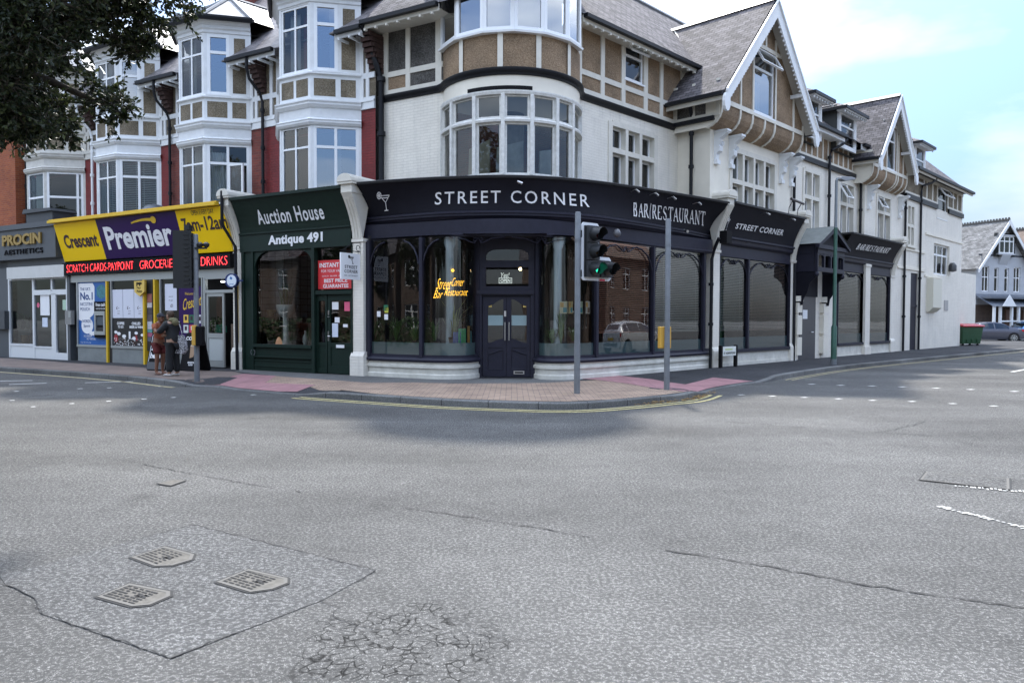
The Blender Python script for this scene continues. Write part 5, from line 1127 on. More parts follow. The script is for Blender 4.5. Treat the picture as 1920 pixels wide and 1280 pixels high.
# junction angles of the drum with the two street walls
def circ_hit(o,x,want):
    q = o-DC; b = q.dot(x); c = q.dot(q)-DR_**2; s = math.sqrt(max(0,b*b-c)); t = -b-s if want else -b+s; return o+x*t
JA = circ_hit(OA+YA*dA_,XA,True); JB = circ_hit(OB+YB*dB_,XB,False)
tA = math.degrees(math.atan2(JA.y-DC.y,JA.x-DC.x)) % 360; tB = math.degrees(math.atan2(JB.y-DC.y,JB.x-DC.x)) % 360
if tB < 180: tB += 360
uJA,uJB = (JA-OA).dot(XA),(JB-OB).dot(XB)
NA = 36
ths = [tA+(tB-tA)*i/NA for i in range(NA+1)]
arc = [dp(t,DR_,0)[:2] for t in ths]
def at2(F,x,y): p = at(F,x,y,0); return (p.x,p.y)
# walls ------------------------------------------------------------
wA0 = -.47
B1 = dict(w=rA)  # placeholder for clarity
def rB(xl,xr,yt,yb,d=0.0):
    ym = (yt+yb)/2; xm = (xl+xr)/2
    return B(xl,ym,d)[0],B(xr,ym,d)[0],B(xm,yb,d)[1],B(xm,yt,d)[1]
m_ = MB(FA); m_.wall(wA0,uJA,4.7,7.44,[],dA_,dA_+.2); m_.build('wall',wbrick,cb_,fix=False)
WS = rB(1143,1229,241,356,dB_); WS = (WS[0],WS[1],4.85,WS[3])
m_ = MB(FB); m_.wall(uJB,-.03,4.7,7.44,[WS],dB_,dB_+.28); m_.build('wall',wbrick,cb_)
m_ = MB(); m_.ribbon(arc,[(0,7.03),(0,7.44)]); m_.ribbon(arc,[(.0,7.03),(-.25,7.03)]); m_.build('drum_wall',cream,cb_,smooth=40,fix=False)
# black string course, one sweep round the corner
path = [at2(FA,wA0,dA_),at2(FA,uJA-.12,dA_)]+arc[1:-1]+[at2(FB,uJB+.12,dB_),at2(FB,-.03,dB_)]
m_ = MB(); m_.ribbon(path,[(0,7.42),(.04,7.43),(.05,7.47),(.09,7.50),(.11,7.55),(.11,7.58),(.08,7.60),(0,7.61)]); m_.build('string_course',blackp,cb_,smooth=35)
# pebbledash storey
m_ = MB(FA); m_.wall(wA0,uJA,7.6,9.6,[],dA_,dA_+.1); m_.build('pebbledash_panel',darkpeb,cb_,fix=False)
m_ = MB(FA); a,c = A(729,150,dA_)[0],A(762,150,dA_)[0]; m_.box(a,c,dA_-.006,dA_+.01,7.72,8.06); m_.build('pebbledash_panel',tanpeb,cb_)
UW = rB(1171,1206,80,154,dB_)
m_ = MB(FB); m_.wall(uJB,-.03,7.6,9.7,[UW],dB_,dB_+.2); m_.build('pebbledash_panel',tanpeb,cb_)
t = MB(FA)
for xl,xr in ((719,728.5),(762,770),(818,829)): t.box(A(xl,120,dA_)[0],A(xr,120,dA_)[0],dA_-.04,dA_+.02,7.6,9.5)
t.box(wA0,uJA,dA_-.036,dA_+.02,7.60,7.72); t.box(wA0,uJA,dA_-.034,dA_+.02,8.06,8.20)
t.build('timber_frame',creamtrim,cb_)
t = MB(FB)
for xl,xr in ((1081,1089),(1125,1132),(1164,1171),(1206,1213),(1236.5,1242),(1276,1288)): t.box(B(xl,140,dB_)[0],B(xr,140,dB_)[0],dB_-.04,dB_+.02,7.6,9.6)
z_,z2_ = B(1088,131,dB_)[1],B(1088,122,dB_)[1]
t.box(uJB-.1,-.03,dB_-.036,dB_+.02,7.60,7.74); t.box(uJB-.1,-.03,dB_-.034,dB_+.02,8.10,8.24)
t.build('timber_frame',creamtrim,cb_)
m_ = MB(); r0 = DR_; seg = [dp(x,r0,0)[:2] for x in ths]; m_.ribbon(seg,[(0,7.6),(0,8.42)]); m_.build('drum_pebbledash',tanpeb,cb_,smooth=40,fix=False)
m_ = MB()
for px in (866,938,1009,1065):
    a = th_of(px); m_.ribbon([dp(a+k,r0,0)[:2] for k in (-2.1,0,2.1)],[(0,7.6),(.035,7.6),(.035,8.42),(0,8.42)])
m_.build('drum_posts',creamtrim,cb_)
# upper drum windows: five facets
fc = [196,224,249,272,295,318,340]; RU = 1.88
m_ = MB(); fp = [dp(a,RU,0)[:2] for a in fc]; m_.ribbon(fp,[(-.1,8.40),(.07,8.40),(.08,8.45),(-.1,8.47)]); m_.ribbon(fp,[(-.1,10.55),(.0,10.55),(.04,10.7),(.18,10.8),(.2,10.9),(-.1,10.95)]); m_.build('drum_sill',upvc,cb_)
dblind = mat('pale_blue_blind',(.42,.52,.58),.8)
for i in range(6):
    a,b = Vector((*fp[i],0)),Vector((*fp[i+1],0)); x = (b-a).normalized(); Fx = frame(a,x,Vector((-x.y,x.x,0))); ln = (b-a).length
    window(cb_,Fx,0.0,ln,8.47,10.55,-.01,(),(),.085,.09,g=skyglass)
m_ = MB(); m_.ribbon([dp(a,RU-.5,0)[:2] for a in fc],[(0,8.4),(0,10.6)]); m_.build('room',lightwall,cb_,fix=False)
m_ = MB(); m_.lathe([(RU+.35,10.9),(.05,13.4)],(DC.x,DC.y,0),20); m_.build('drum_roof',slate,cb_)
# first-floor bow window with old timber lights
old = MB(); RW = DR_+.03
mul = [832,848,890,943,997,1044,1073,1080]; ang = [th_of(p,RW) for p in mul]; ang[0] = tA+1; ang[-1] = tB-1
wp = [dp(a,RW,0)[:2] for a in [ang[0]+(ang[-1]-ang[0])*i/28 for i in range(29)]]
old.ribbon(wp,[(-.12,4.93),(.08,4.93),(.08,5.0),(-.12,5.05)]); old.ribbon(wp,[(-.1,6.30),(.04,6.31),(.05,6.36),(.02,6.40),(-.1,6.40)]); old.ribbon(wp,[(-.12,6.96),(.03,6.96),(.05,7.02),(.05,7.05),(-.12,7.05)])
bw = old.build('bow_window',oldwhite,cb_)
for i,a in enumerate(ang):
    mm_ = MB(); w2 = 1.7
    p = Vector(dp(a,RW,0)); rdv = Vector((math.cos(R(a)),math.sin(R(a)),0)); Fm = frame(p,Vector((-rdv.y,rdv.x,0)),-rdv)
    mm_.M = Fm; mm_.box(-.045,.045,-.05,.12,5.05,6.96); mm_.build('mullion',oldwhite,bw)
for i in range(7):
    a,b = Vector(dp(ang[i],RW-.02,0)),Vector(dp(ang[i+1],RW-.02,0)); x = (b-a).normalized(); Fx = frame(a,x,Vector((-x.y,x.x,0))); ln = (b-a).length
    f_ = MB(Fx)
    for z0,z1 in ((5.05,6.30),(6.40,6.96)):
        for q in ((.045,.095,z0,z1),(ln-.095,ln-.045,z0,z1),(.095,ln-.095,z0,z0+.055),(.095,ln-.095,z1-.045,z1)):
            if q[1]-q[0] > .01: f_.box(q[0],q[1],.0,.05,q[2],q[3])
    so = f_.build('sash',oldwhite,bw); MB(Fx).quad((.04,.03,5.05),(ln-.04,.03,5.05),(ln-.04,.03,6.95),(.04,.03,6.95)).build('pane',glass,so,fix=False)
m_ = MB(); 
sl0 = [dp(a,DR_+.012,0)[:2] for a in [th_of(877)+(th_of(998)-th_of(877))*i/10 for i in range(11)]]
m_.ribbon(sl0,[(0,7.075),(0,7.17)]); m_.build('missing_board',black,cb_,fix=False)
m_ = MB(); c1 = [dp(a,DR_-.03,0) for a in (tA,(tA+tB)/2-20,(tA+tB)/2+20,tB)]
m_.ribbon([dp(a,.35,0)[:2] for a in range(170,371,20)],[(0,4.9),(0,7.1)]); m_.build('room',mat('stored_room',(.13,.125,.12),.9,var=.6,vscale=1.4),cb_,fix=False)
m_ = MB(); m_.add([(*p,6.95) for p in arc]+[(*at2(FA,3,4),6.95)],[tuple(range(NA+2))]); m_.add([(*p,4.95) for p in arc]+[(*at2(FA,3,4),4.95)],[tuple(range(NA+2))]); m_.build('room',lightwall,cb_,fix=False)
random.seed(4)
for i,(aa,z1,m2,lb) in enumerate(((th_of(905,1.2),6.0,mat('yellowed_board',(.36,.33,.26),.8,var=.3),'pale board leaning inside the bow window, left'),(th_of(955,1.2),5.95,mat('dusty_board',(.30,.31,.30),.8,var=.3),'wide grey panel stored behind the middle of the bow window'),(th_of(1020,1.2),5.9,mat('pale_panel',(.42,.44,.45),.8,var=.2),'whitish panel stored at the right of the bow window'))):
    p = Vector(dp(aa,1.35,0)); rdv = Vector((math.cos(R(aa)),math.sin(R(aa)),0)); Fm = frame(p,Vector((-rdv.y,rdv.x,0)),-rdv); m_ = MB(Fm); m_.prism([(-.33,4.96),(.35,4.96),(.35,z1),(-.30,z1-.15)],-.02,.02)
    tag(m_.build('stored_panel',m2),lb,'panel','panels stored in the bow window')
# stone mullioned window helper
def stone_window(parent,F,x0,x1,z0,z1,d,ncol,ztr,opened=None,sillz=None,back=dark):
    s = MB(F); w_ = .10; s.box(x0-.08,x0+w_,d-.03,d+.22,z0,z1); s.box(x1-w_,x1+.08,d-.03,d+.22,z0,z1); s.box(x0+w_,x1-w_,d-.028,d+.22,z1-w_,z1+.06); s.box(x0+w_,x1-w_,d-.02,d+.22,ztr-.07,ztr+.07)
    cw = (x1-x0-2*w_)/ncol
    for i in range(1,ncol): s.box(x0+w_+cw*i-.065,x0+w_+cw*i+.065,d-.024,d+.22,z0,z1-w_)
    if sillz: s.box(x0-.15,x1+.15,d-.12,d+.22,sillz-.12,sillz)
    o = s.build('window',creamtrim,parent)
    for i in range(ncol):
        a,b = x0+w_+cw*i+(.065 if i else 0),x0+w_+cw*(i+1)-(.065 if i < ncol-1 else 0)
        for k,(c,e) in enumerate(((z0+.02,ztr-.07),(ztr+.07,z1-w_))):
            f = MB(F); y = d+.15
            for q in ((a,a+.05,c,e),(b-.05,b,c,e),(a+.05,b-.05,c,c+.05),(a+.05,b-.05,e-.05,e)): f.box(q[0],q[1],y,y+.05,q[2],q[3])
            f.build('light',upvc,o); MB(F).quad((a+.02,y+.03,c),(b-.02,y+.03,c),(b-.02,y+.03,e),(a+.02,y+.03,e)).build('pane',glass,o,fix=False)
    b_ = MB(F); yb = d+1.1
    b_.quad((x0-.2,yb,z0-.2),(x1+.2,yb,z0-.2),(x1+.2,yb,z1+.2),(x0-.2,yb,z1+.2))
    for xx in (x0-.2,x1+.2): b_.quad((xx,d+.24,z0-.2),(xx,yb,z0-.2),(xx,yb,z1+.2),(xx,d+.24,z1+.2))
    for zz in (z0-.2,z1+.2): b_.quad((x0-.2,d+.24,zz),(x1+.2,d+.24,zz),(x1+.2,yb,zz),(x0-.2,yb,zz))
    b_.build('room',back,o,fix=False); return o
stone_window(cb_,FB,WS[0],WS[1],WS[2],WS[3],dB_,3,B(1186,291,dB_)[1])
curtain(FB,WS[0]+.15,WS[0]+.5,WS[2]+.1,WS[3]-.15,dB_+.42,netw,'white curtain at the left of six light stone window beside the tower'); curtain(FB,WS[1]-.7,WS[1]-.15,WS[2]+.1,WS[3]-1.0,dB_+.42,net,'net curtain low at the right of six light stone window')
w_ = window(cb_,FB,UW[0],UW[1],UW[2],UW[3],dB_+.02,(),(UW[2]+.62*(UW[3]-UW[2]),),.07,.08,back=lightwall,sill=True)
# open top light
def open_light(F,x0,x1,z0,z1,d,label,ang=28):
    Fo = F @ Matrix.Translation((0,d,z1)) @ Matrix.Rotation(R(ang),4,'X'); hgt = z1-z0; f = MB(Fo)
    for q in ((x0,x0+.05,-hgt,0),(x1-.05,x1,-hgt,0),(x0+.05,x1-.05,-hgt,-hgt+.05),(x0+.05,x1-.05,-.05,0)): f.box(q[0],q[1],-.03,.03,q[2],q[3])
    r = thing('open_window_light',label,'window',at(F,(x0+x1)/2,d,z0),'top hung lights standing open'); f.build('sash_frame',upvc,r); MB(Fo).quad((x0+.03,0,-hgt+.02),(x1-.03,0,-hgt+.02),(x1-.03,0,-.02),(x0+.03,0,-.02)).build('pane',glass,r,fix=False); return r
open_light(FB,UW[0]+.02,UW[1]-.02,UW[2]+.62*(UW[3]-UW[2]),UW[3]-.02,dB_-.03,'open top light in the small pebbledash window beside the tower',-32)

# ---- roofs
RZ = 8.72
def c3(d): p = inter(d,d); return Vector((p.x,p.y,RZ+d))
rf = MB(); rf.add([at(FA,-.49,.66,RZ+.66),c3(.66),c3(4.4),at(FA,-.49,4.4,RZ+4.4)],[(0,1,2,3)])
rB0,rB1 = .72,4.4
rf.add([c3(rB0),at(FB,.40,rB0,RZ+rB0),at(FB,2.38,3.0,RZ+3.0),at(FB,2.6,rB1,RZ+rB1),c3(rB1)],[(0,1,2,3,4)])
roof_c = rf.build('roof',slate,cb_,fix=False)
m_ = MB(); m_.tube([c3(rB1)+Z*.02,at(FB,1.0,rB1,RZ+rB1+.02)],.09,6); m_.tube([at(FA,-.49,4.4,RZ+4.42),c3(4.4)+Z*.02],.09,6); m_.tube([c3(.8)+Z*.02,c3(4.4)+Z*.02],.08,6); m_.build('ridge_tiles',lead,roof_c); m_ = MB(); m_.tube([at(FB,.40,rB0-.02,RZ+rB0+.02),at(FB,2.36,2.98,RZ+3.02)],.03,5); m_.build('valley_mortar',cream,roof_c)
def eaves(parent,F,x0,x1,d,z,boardm=creamtrim,step=.36,overhang=.5):
    m_ = MB(F); m_.box(x0,x1,d-.14,d-.01,z-.1,z); m_.build('gutter',blackp,parent)
    m_ = MB(F); m_.box(x0,x1,d,d+.04,z-.2,z-.03); m_.quad((x0,d+.04,z-.12),(x1,d+.04,z-.12),(x1,d+overhang,z-.12),(x0,d+overhang,z-.12))
    x = x0+.12
    while x < x1: m_.box(x-.03,x+.03,d-.05,d+.03,z-.262,z-.205); x += step
    m_.build('eaves_board',boardm,parent)
uA1 = (c3(.66)-OA).dot(XA)
eaves(cb_,FA,-.47,uJA+.35,.66,RZ+.66,overhang=.69); eaves(cb_,FB,uJB-.35,B(1316,126,rB0)[0],rB0,RZ+rB0,overhang=.43,step=.33)
m_ = MB(FA)
for i in range(8): m_.box(-.49-.13,-.49+.20,.74+.075*i,1.35,9.18-.125*(i+1),9.18-.125*i-.012)
m_.build('brick_corbel',soot,cb_)
dpp = MB(FA); dpp.box(-.60,-.34,.95,1.12,8.75,8.98); dpp.tube([(-.47,.62,9.3),(-.47,1.0,8.95),(-.45,1.02,8.75),(-.36,1.1,8.35),(-.30,1.22,8.0),(-.30,1.22,5.15)],.075,10)
for z in (7.95,6.5,5.2): dpp.lathe([(.11,0),(.11,.12)],(-.30,1.22,z),10)
tag(dpp.build('drainpipe',blackp,smooth=50),'thick black drainpipe with hopper between red brick and cream tower','drainpipe')

rw = MB(FA); qi = inter(8.2,8.6); qa,qb = (qi-OA).dot(XA),(qi-OB).dot(XB); rw.quad((-20,8.2,-.1),(qa,8.2,-.1),(qa,8.2,10.5),(-20,8.2,10.5)); rw.M = FB; rw.quad((qb,8.6,-.1),(26,8.6,-.1),(26,8.6,8.9),(qb,8.6,8.9)); rw.build('rear_wall',rbrick,cb_,fix=False)
fs_ = MB(); fs_.add([at(FA,-.3,-.1,4.7),(-1.3,18.4,4.7),(-.14,18.1,4.7),(.5,18.3,4.7),(1.9,19.1,4.7),at(FB,-3,.0,4.7),at(FB,.1,.1,4.7),at(FB,.1,8.5,4.7),at(FA,3,8.1,4.7),at(FA,-.3,8.1,4.7)],[tuple(range(10))]); fs_.build('floor_slab',room,cb_,fix=False)
# ---- the bar shopfront
LB_ = [(690,706,.1),(730,708.4,.1),(770,710.4,.1),(800,711.4,.105),(830,712,.11),(855,712,.11),(876,711,.112),(890,709.4,.113),(901,707,.115)]
RB_ = [(1001,708,.118),(1012,710.6,.12),(1035,711.2,.13),(1060,710.4,.14),(1090,708,.15),(1120,705,.158)]
lp = smooth_path([tuple(G(*q).xy) for q in LB_],4); rp = smooth_path([tuple(G(*q).xy) for q in RB_]+[at2(FB,-4.6,-.03),at2(FB,-2.4,-.02),at2(FB,-.15,-.0)],4)
def ppt(path,px):
    for a,b in zip(path,path[1:]):
        xa,xb = proj((*a,1.6))[0],proj((*b,1.6))[0]
        if xa <= px <= xb: t = (px-xa)/(xb-xa); return Vector((a[0]+(b[0]-a[0])*t,a[1]+(b[1]-a[1])*t,0)),Vector((b[0]-a[0],b[1]-a[1],0)).normalized()
    k = 0 if px < proj((*path[0],1.6))[0] else -1
    a,b = (path[0],path[1]) if k == 0 else (path[-2],path[-1]); return Vector((*path[k],0)),Vector((b[0]-a[0],b[1]-a[1],0)).normalized()
def sub(path,p0,p1,n=14): return [tuple(ppt(path,p0+(p1-p0)*i/n)[0].xy) for i in range(n+1)]
sfr = thing('bar_shopfront','curved charcoal bar shopfront wrapping the street corner','shop',(0,18.2,PAV))
for path in (lp,rp):
    m_ = MB(); m_.ribbon(path,[(-.3,.05),(.02,.05),(.02,.22),(-.005,.24),(-.005,.36),(.035,.38),(.035,.44),(0,.46),(0,.52),(-.3,.53)]); m_.build('plinth',tag and mat('stained_cream_render',(.66,.645,.58),.7,var=.10,dirt=.16,vscale=3),sfr,smooth=30)
    m_ = MB(); m_.ribbon(path,[(-.25,.535),(.05,.535),(.06,.58),(.03,.62),(-.02,.64),(-.02,.70),(-.25,.70)]); m_.build('sill',navy,sfr,smooth=30)
HD = 3.57
glz = []
for path,p0,p1 in ((lp,692,786),(lp,792,896),(rp,1006,1117),(rp,1122,1223),(rp,1228,1318)):
    s_ = sub(path,p0,p1,16); m_ = MB(); m_.ribbon(s_,[(-.06,.70),(-.06,HD)]); m_.build('shop_window',shopglass,sfr,smooth=40,fix=False)
    m_ = MB(); m_.ribbon(s_,[(-.075,.70),(-.075,1.0)]); m_.build('frosted_band',frost,sfr,smooth=40,fix=False)
def post(path,px,w_,z0=.64,z1=HD,d0=-.14,d1=.02,m=navy):
    p,t = ppt(path,px); F = frame(p,t,Vector((-t.y,t.x,0))); return MB(F).box(-w_/2,w_/2,-d1,-d0,z0,z1)
for path,px,w_ in ((lp,690,.14),(lp,789,.085),(lp,899,.13),(rp,1004,.13),(rp,1119.5,.09),(rp,1225.5,.07),(rp,1320,.12)): post(path,px,w_).build('mullion',navy,sfr)
# frieze, cornice, leaning fascia
FRZ = [(684,452.4),(735,450),(782,447.6),(840,444.6),(895,442.7),(960,442),(1015,443.6),(1075,447.6),(1127,452.5),(1190,459.5),(1250,466.5),(1336,475.5)]
BOT = [(680,410.6),(720,406.5),(760,403),(800,400),(840,397.6),(900,396.2),(960,396),(1020,397.6),(1070,400.4),(1120,405),(1186,414.5),(1253,426),(1300,434.5),(1342,444)]
TOP = [(664,345.2),(712,341),(760,338),(810,335),(860,333),(905,331.6),(950,331),(1000,332.2),(1050,335),(1100,339.5),(1150,345.6),(1200,352.8),(1250,361),(1300,369),(1366,380.5)]
zT = lambda px: 4.95+max(0,(px-1000)/366)*.11
fz = [tuple(G(x,y,HD).xy) for x,y in FRZ]; bt = [tuple(G(x,y,4.17).xy) for x,y in BOT]; tp = [G(x,y,zT(x)) for x,y in TOP]
fz = smooth_path(fz,3); bt = smooth_path(bt,3)
m_ = MB(); m_.ribbon(fz,[(-.8,HD),(0,HD),(.0,3.60),(.03,3.61),(.03,3.64),(.0,3.66),(.0,3.98),(-.8,3.98)]); m_.build('frieze',navy,sfr,smooth=30)
m_ = MB(); m_.ribbon(bt,[(-.6,3.93),(-.18,3.93),(-.14,3.98),(-.06,4.0),(-.02,4.05),(.02,4.07),(.02,4.12),(.05,4.13),(.05,4.17),(.0,4.19),(-.6,4.19)]); m_.build('cornice',navy,sfr,smooth=30)
def S(px,t,off=0.0):
    i = max(j for j in range(len(TOP)) if TOP[j][0] <= max(px,TOP[0][0])) if px < TOP[-1][0] else len(TOP)-2; i = min(i,len(TOP)-2)
    f = (px-TOP[i][0])/(TOP[i+1][0]-TOP[i][0]); T = tp[i].lerp(tp[i+1],f)
    # bottom point below it: same station along the front
    s = (px-TOP[0][0])/(TOP[-1][0]-TOP[0][0]); k = s*(len(bt)-1)
    # matched by image column so that lettering stays upright
    q,tg = ppt(bt,px); Bp = Vector((q.x,q.y,4.19)); nrm = Vector((tg.y,-tg.x,0))
    p = Bp.lerp(T,t); p -= nrm*(.07*math.sin(math.pi*t)); return p+nrm*off
tcur = mat
m_ = MB(); cols = [664+702*i/60 for i in range(61)]; nT = 7; vs = []; fs = []
for c in cols: vs += [S(c,j/nT) for j in range(nT+1)]
k = nT+1
fs = [(i*k+j,(i+1)*k+j,(i+1)*k+j+1,i*k+j+1) for i in range(60) for j in range(nT)]
m_.add(vs,fs); m_.build('fascia',navyd,sfr,smooth=60,fix=False)
m_ = MB(); tpath = [tuple(S(c,1).xy) for c in cols]; vs = []
for c in cols:
    T = S(c,1); q,tg = ppt(bt,c); nr = Vector((tg.y,-tg.x,0)); vs += [T+nr*.03+Z*-.03,T+nr*.05+Z*.02,T-nr*.0+Z*.045,T-nr*.9+Z*.06]
m_.add(vs,[(i*4+j,(i+1)*4+j,(i+1)*4+j+1,i*4+j+1) for i in range(60) for j in range(3)]); m_.build('capping',mat('black_felt',(.022,.022,.024),.7,var=.3),sfr,smooth=30,fix=False)
# lettering
lw = mat('cut_white_letter',(.80,.80,.80),.4)
def stext(mb,txt,px0,px1,ta,tb,ta2=None,tb2=None,shear=0,bold=0,spacing=1.0):
    ta2 = ta if ta2 is None else ta2; tb2 = tb if tb2 is None else tb2
    vs,fs = glyphs(txt,bold,spacing); P = []
    for u,v in vs:
        px = px0+(px1-px0)*u+shear*(v-.5)*22; lo,hi = ta+(ta2-ta)*u,tb+(tb2-tb)*u; P.append(S(px,lo+(hi-lo)*v,.022))
    mb.add(P,fs)
def strokes(mb,plist,fn,wd,n=5):
    """flat ribbon strokes on a mapped surface: fn(x, y) -> point"""
    for pl in plist:
        L_,R_ = [],[]
        for i,p in enumerate(pl):
            a = Vector(pl[max(0,i-1)]); b = Vector(pl[min(len(pl)-1,i+1)]); t = (b-a).normalized() if (b-a).length else Vector((1,0)); nn = Vector((-t.y,t.x))*wd*.5
            q = Vector(p); L_.append(fn(*(q+nn))); R_.append(fn(*(q-nn)))
        k = len(pl); mb.add(L_+R_,[(i,i+1,k+i+1,k+i) for i in range(k-1)])
def arcp(cx,cy,r,a0=0,a1=360,n=16): return [(cx+r*math.cos(R(a0+(a1-a0)*i/n)),cy+r*math.sin(R(a0+(a1-a0)*i/n))) for i in range(n+1)]
MARTINI = [[(.30,.80),(1,.80)],[(1,.80),(.66,.46),(.16,.68)] if 0 else [(1,.80),(.70,.44),(.30,.74)],[(.38,.68),(.88,.68)],[(.70,.44),(.86,.0)],[(.70,.0),(1.0,.0)],arcp(.17,.82,.17),[(.17,.65),(.17,.99)],[(0,.82),(.34,.82)],[(.05,.70),(.29,.94)],[(.05,.94),(.29,.70)]]
SERIF = {  # serif italic capitals as thick and thin strokes, unit box
 'B': [('k',[(.18,0),(.18,1)]),('n',[(.05,0),(.45,0)]),('n',[(.05,1),(.45,1)]),('n',[(.18,.52),(.5,.52)]),('k',arcp(.42,.76,.24,80,-80,8)),('k',arcp(.45,.26,.27,80,-80,8))],
 'A': [('n',[(.08,0),(.5,1)]),('k',[(.5,1),(.86,0)]),('n',[(.22,.36),(.72,.36)]),('n',[(0,0),(.2,0)]),('n',[(.72,0),(1,0)])],
 'R': [('k',[(.18,0),(.18,1)]),('n',[(.05,0),(.32,0)]),('n',[(.05,1),(.45,1)]),('n',[(.18,.5),(.5,.5)]),('k',arcp(.43,.75,.25,80,-80,8)),('k',[(.48,.5),(.86,0)]),('n',[(.78,0),(.98,0)])],
 'E': [('k',[(.18,0),(.18,1)]),('n',[(.05,0),(.8,0)]),('n',[(.05,1),(.78,1)]),('n',[(.18,.52),(.55,.52)]),('n',[(.8,0),(.84,.22)]),('n',[(.78,1),(.78,.8)])],
 'S': [('k',[(.22,.82),(.20,.66),(.40,.54),(.66,.42),(.74,.22)]),('n',[(.74,.8),(.64,.97),(.42,1),(.24,.92),(.22,.82)]),('n',[(.74,.22),(.64,.04),(.42,0),(.2,.06),(.14,.25)])],
 'T': [('k',[(.5,0),(.5,1)]),('n',[(.06,1),(.94,1)]),('n',[(.06,1),(.06,.8)]),('n',[(.94,1),(.94,.8)]),('n',[(.34,0),(.66,0)])],
 'U': [('k',[(.2,1),(.2,.3),(.3,.06),(.5,0)]),('n',[(.5,0),(.7,.06),(.8,.3),(.8,1)]),('n',[(.05,1),(.38,1)]),('n',[(.66,1),(.95,1)])],
 'N': [('n',[(.16,0),(.16,1)]),('k',[(.16,1),(.84,0)]),('n',[(.84,0),(.84,1)]),('n',[(.02,0),(.3,0)]),('n',[(.02,1),(.2,1)]),('n',[(.7,1),(.98,1)])],
 '|': [('n',[(.2,-.12),(.5,1.12)])]}
def serif(mb,txt,fn,slant=.22,k=.17,nn=.085):
    wds = [(.55 if c == '|' else 1.0) for c in txt]; tot = sum(wds); x = 0
    for c,w_ in zip(txt,wds):
        for kind,pl in SERIF[c]:
            pts = []
            for a,b in zip(pl,pl[1:]): pts += [a,((a[0]+b[0])/2,(a[1]+b[1])/2)]
            pts.append(pl[-1])
            strokes(mb,[[((x+p[0]*w_*.92),p[1]) for p in pts]],lambda X,Y: fn((X+slant*(Y-.5)*1.2)/tot,Y),k if kind == 'k' else nn)
        x += w_
ssg = thing('shop_sign','white capitals STREET CORNER on the curved dark fascia above the bar door','sign',(0,17.9,4.5),'lettered shop signs')
l = MB(); stext(l,'STREET CORNER',814,1106,.22,.60,bold=.006,spacing=1.28); l.build('lettering',lw,ssg,fix=False)
ssg = thing('shop_sign','white italic serif BAR RESTAURANT on the long corner fascia right of the signal head','sign',tuple(S(1250,.5)),'lettered shop signs')
l = MB(); serif(l,'BAR|RESTAURANT',lambda u,v: S(1188+136*u,(.15+.10*u)+(.39)*v,.024)); l.build('lettering',lw,ssg,fix=False)
ssg = thing('shop_emblem','white outline cocktail glass with citrus slice at left end of the curved fascia','sign',tuple(S(716,.5)),'cocktail glass emblems')
l = MB(); strokes(l,MARTINI,lambda u,v: S(705+23*u,.16+.56*v,.024),.05); l.build('outline',lw,ssg,fix=False)
# pilaster at the right end
cap_console('cream pilaster with fluted console at the right end of the long bar fascia',.18,d0=-.02,ztop=5.30,M=FB,wd=.38,front=-.46,back=1.1,pierz=3.7,zb=.1)
cap_console('cream pilaster with fluted console between short bar fascia and the black porch',5.62,d0=-.02,ztop=5.26,M=FB,wd=.38,front=-.46,back=.2,pierz=3.7,zb=.05)
# door in the corner recess
od,oe = Vector((-.83,18.76,0)),Vector((.58,18.66,0)); xd = (oe-od).normalized(); yd = Vector((-xd.y,xd.x,0)); FD = frame(od,xd,yd); wD = (oe-od).length
def D(px,py,d=0.0): return onp(px,py,od,xd,yd,d)
def rD(xl,xr,yt,yb): 
    xm,ym = (xl+xr)/2,(yt+yb)/2; return D(xl,ym)[0],D(xr,ym)[0],D(xm,yb)[1],D(xm,yt)[1]
m_ = MB(FD); e0,e1 = D(904.5,600)[0],D(994.5,600)[0]
z22 = D(950,556)[1]
m_.box(-.05,e0-.01,-.05,.1,.1,HD+.1); m_.box(e1+.01,wD+.05,-.05,.1,.1,HD+.1)
fl = rD(911,991,467,488); ts = rD(911,991,505,532)
m_.box(e0-.01,e1+.01,-.03,.1,z22+.02,ts[2]-.06); m_.box(e0-.01,e1+.01,-.03,.1,ts[3]+.05,fl[2]-.01); m_.box(e0-.01,e1+.01,-.03,.1,fl[3]+.0,HD+.1)
for a,c,z0,z1 in ((e0-.01,ts[0],ts[2]-.06,ts[3]+.05),(ts[1],e1+.01,ts[2]-.06,ts[3]+.05),(e0-.01,fl[0],fl[2]-.01,fl[3]),(fl[1],e1+.01,fl[2]-.01,fl[3])): m_.box(a,c,-.03,.1,z0,z1)
for sg_,cx in ((1,fl[0]),(-1,fl[1])): m_.prism([(cx,fl[3])]+[(cx+sg_*.3*(1-math.sin(a*.196)),fl[3]-.17*(1-math.cos(a*.196))) for a in range(9)],-.02,.05)
m_.box(-.05,wD+.05,-.09,.0,z22+.06,z22+.16)
m_.build('door_surround',navy,sfr)
for q_ in (fl,ts): MB(FD).quad((q_[0],.04,q_[2]),(q_[1],.04,q_[2]),(q_[1],.04,q_[3]),(q_[0],.04,q_[3])).build('transom_window',shopglass,sfr,fix=False)
em = (e0+e1)/2
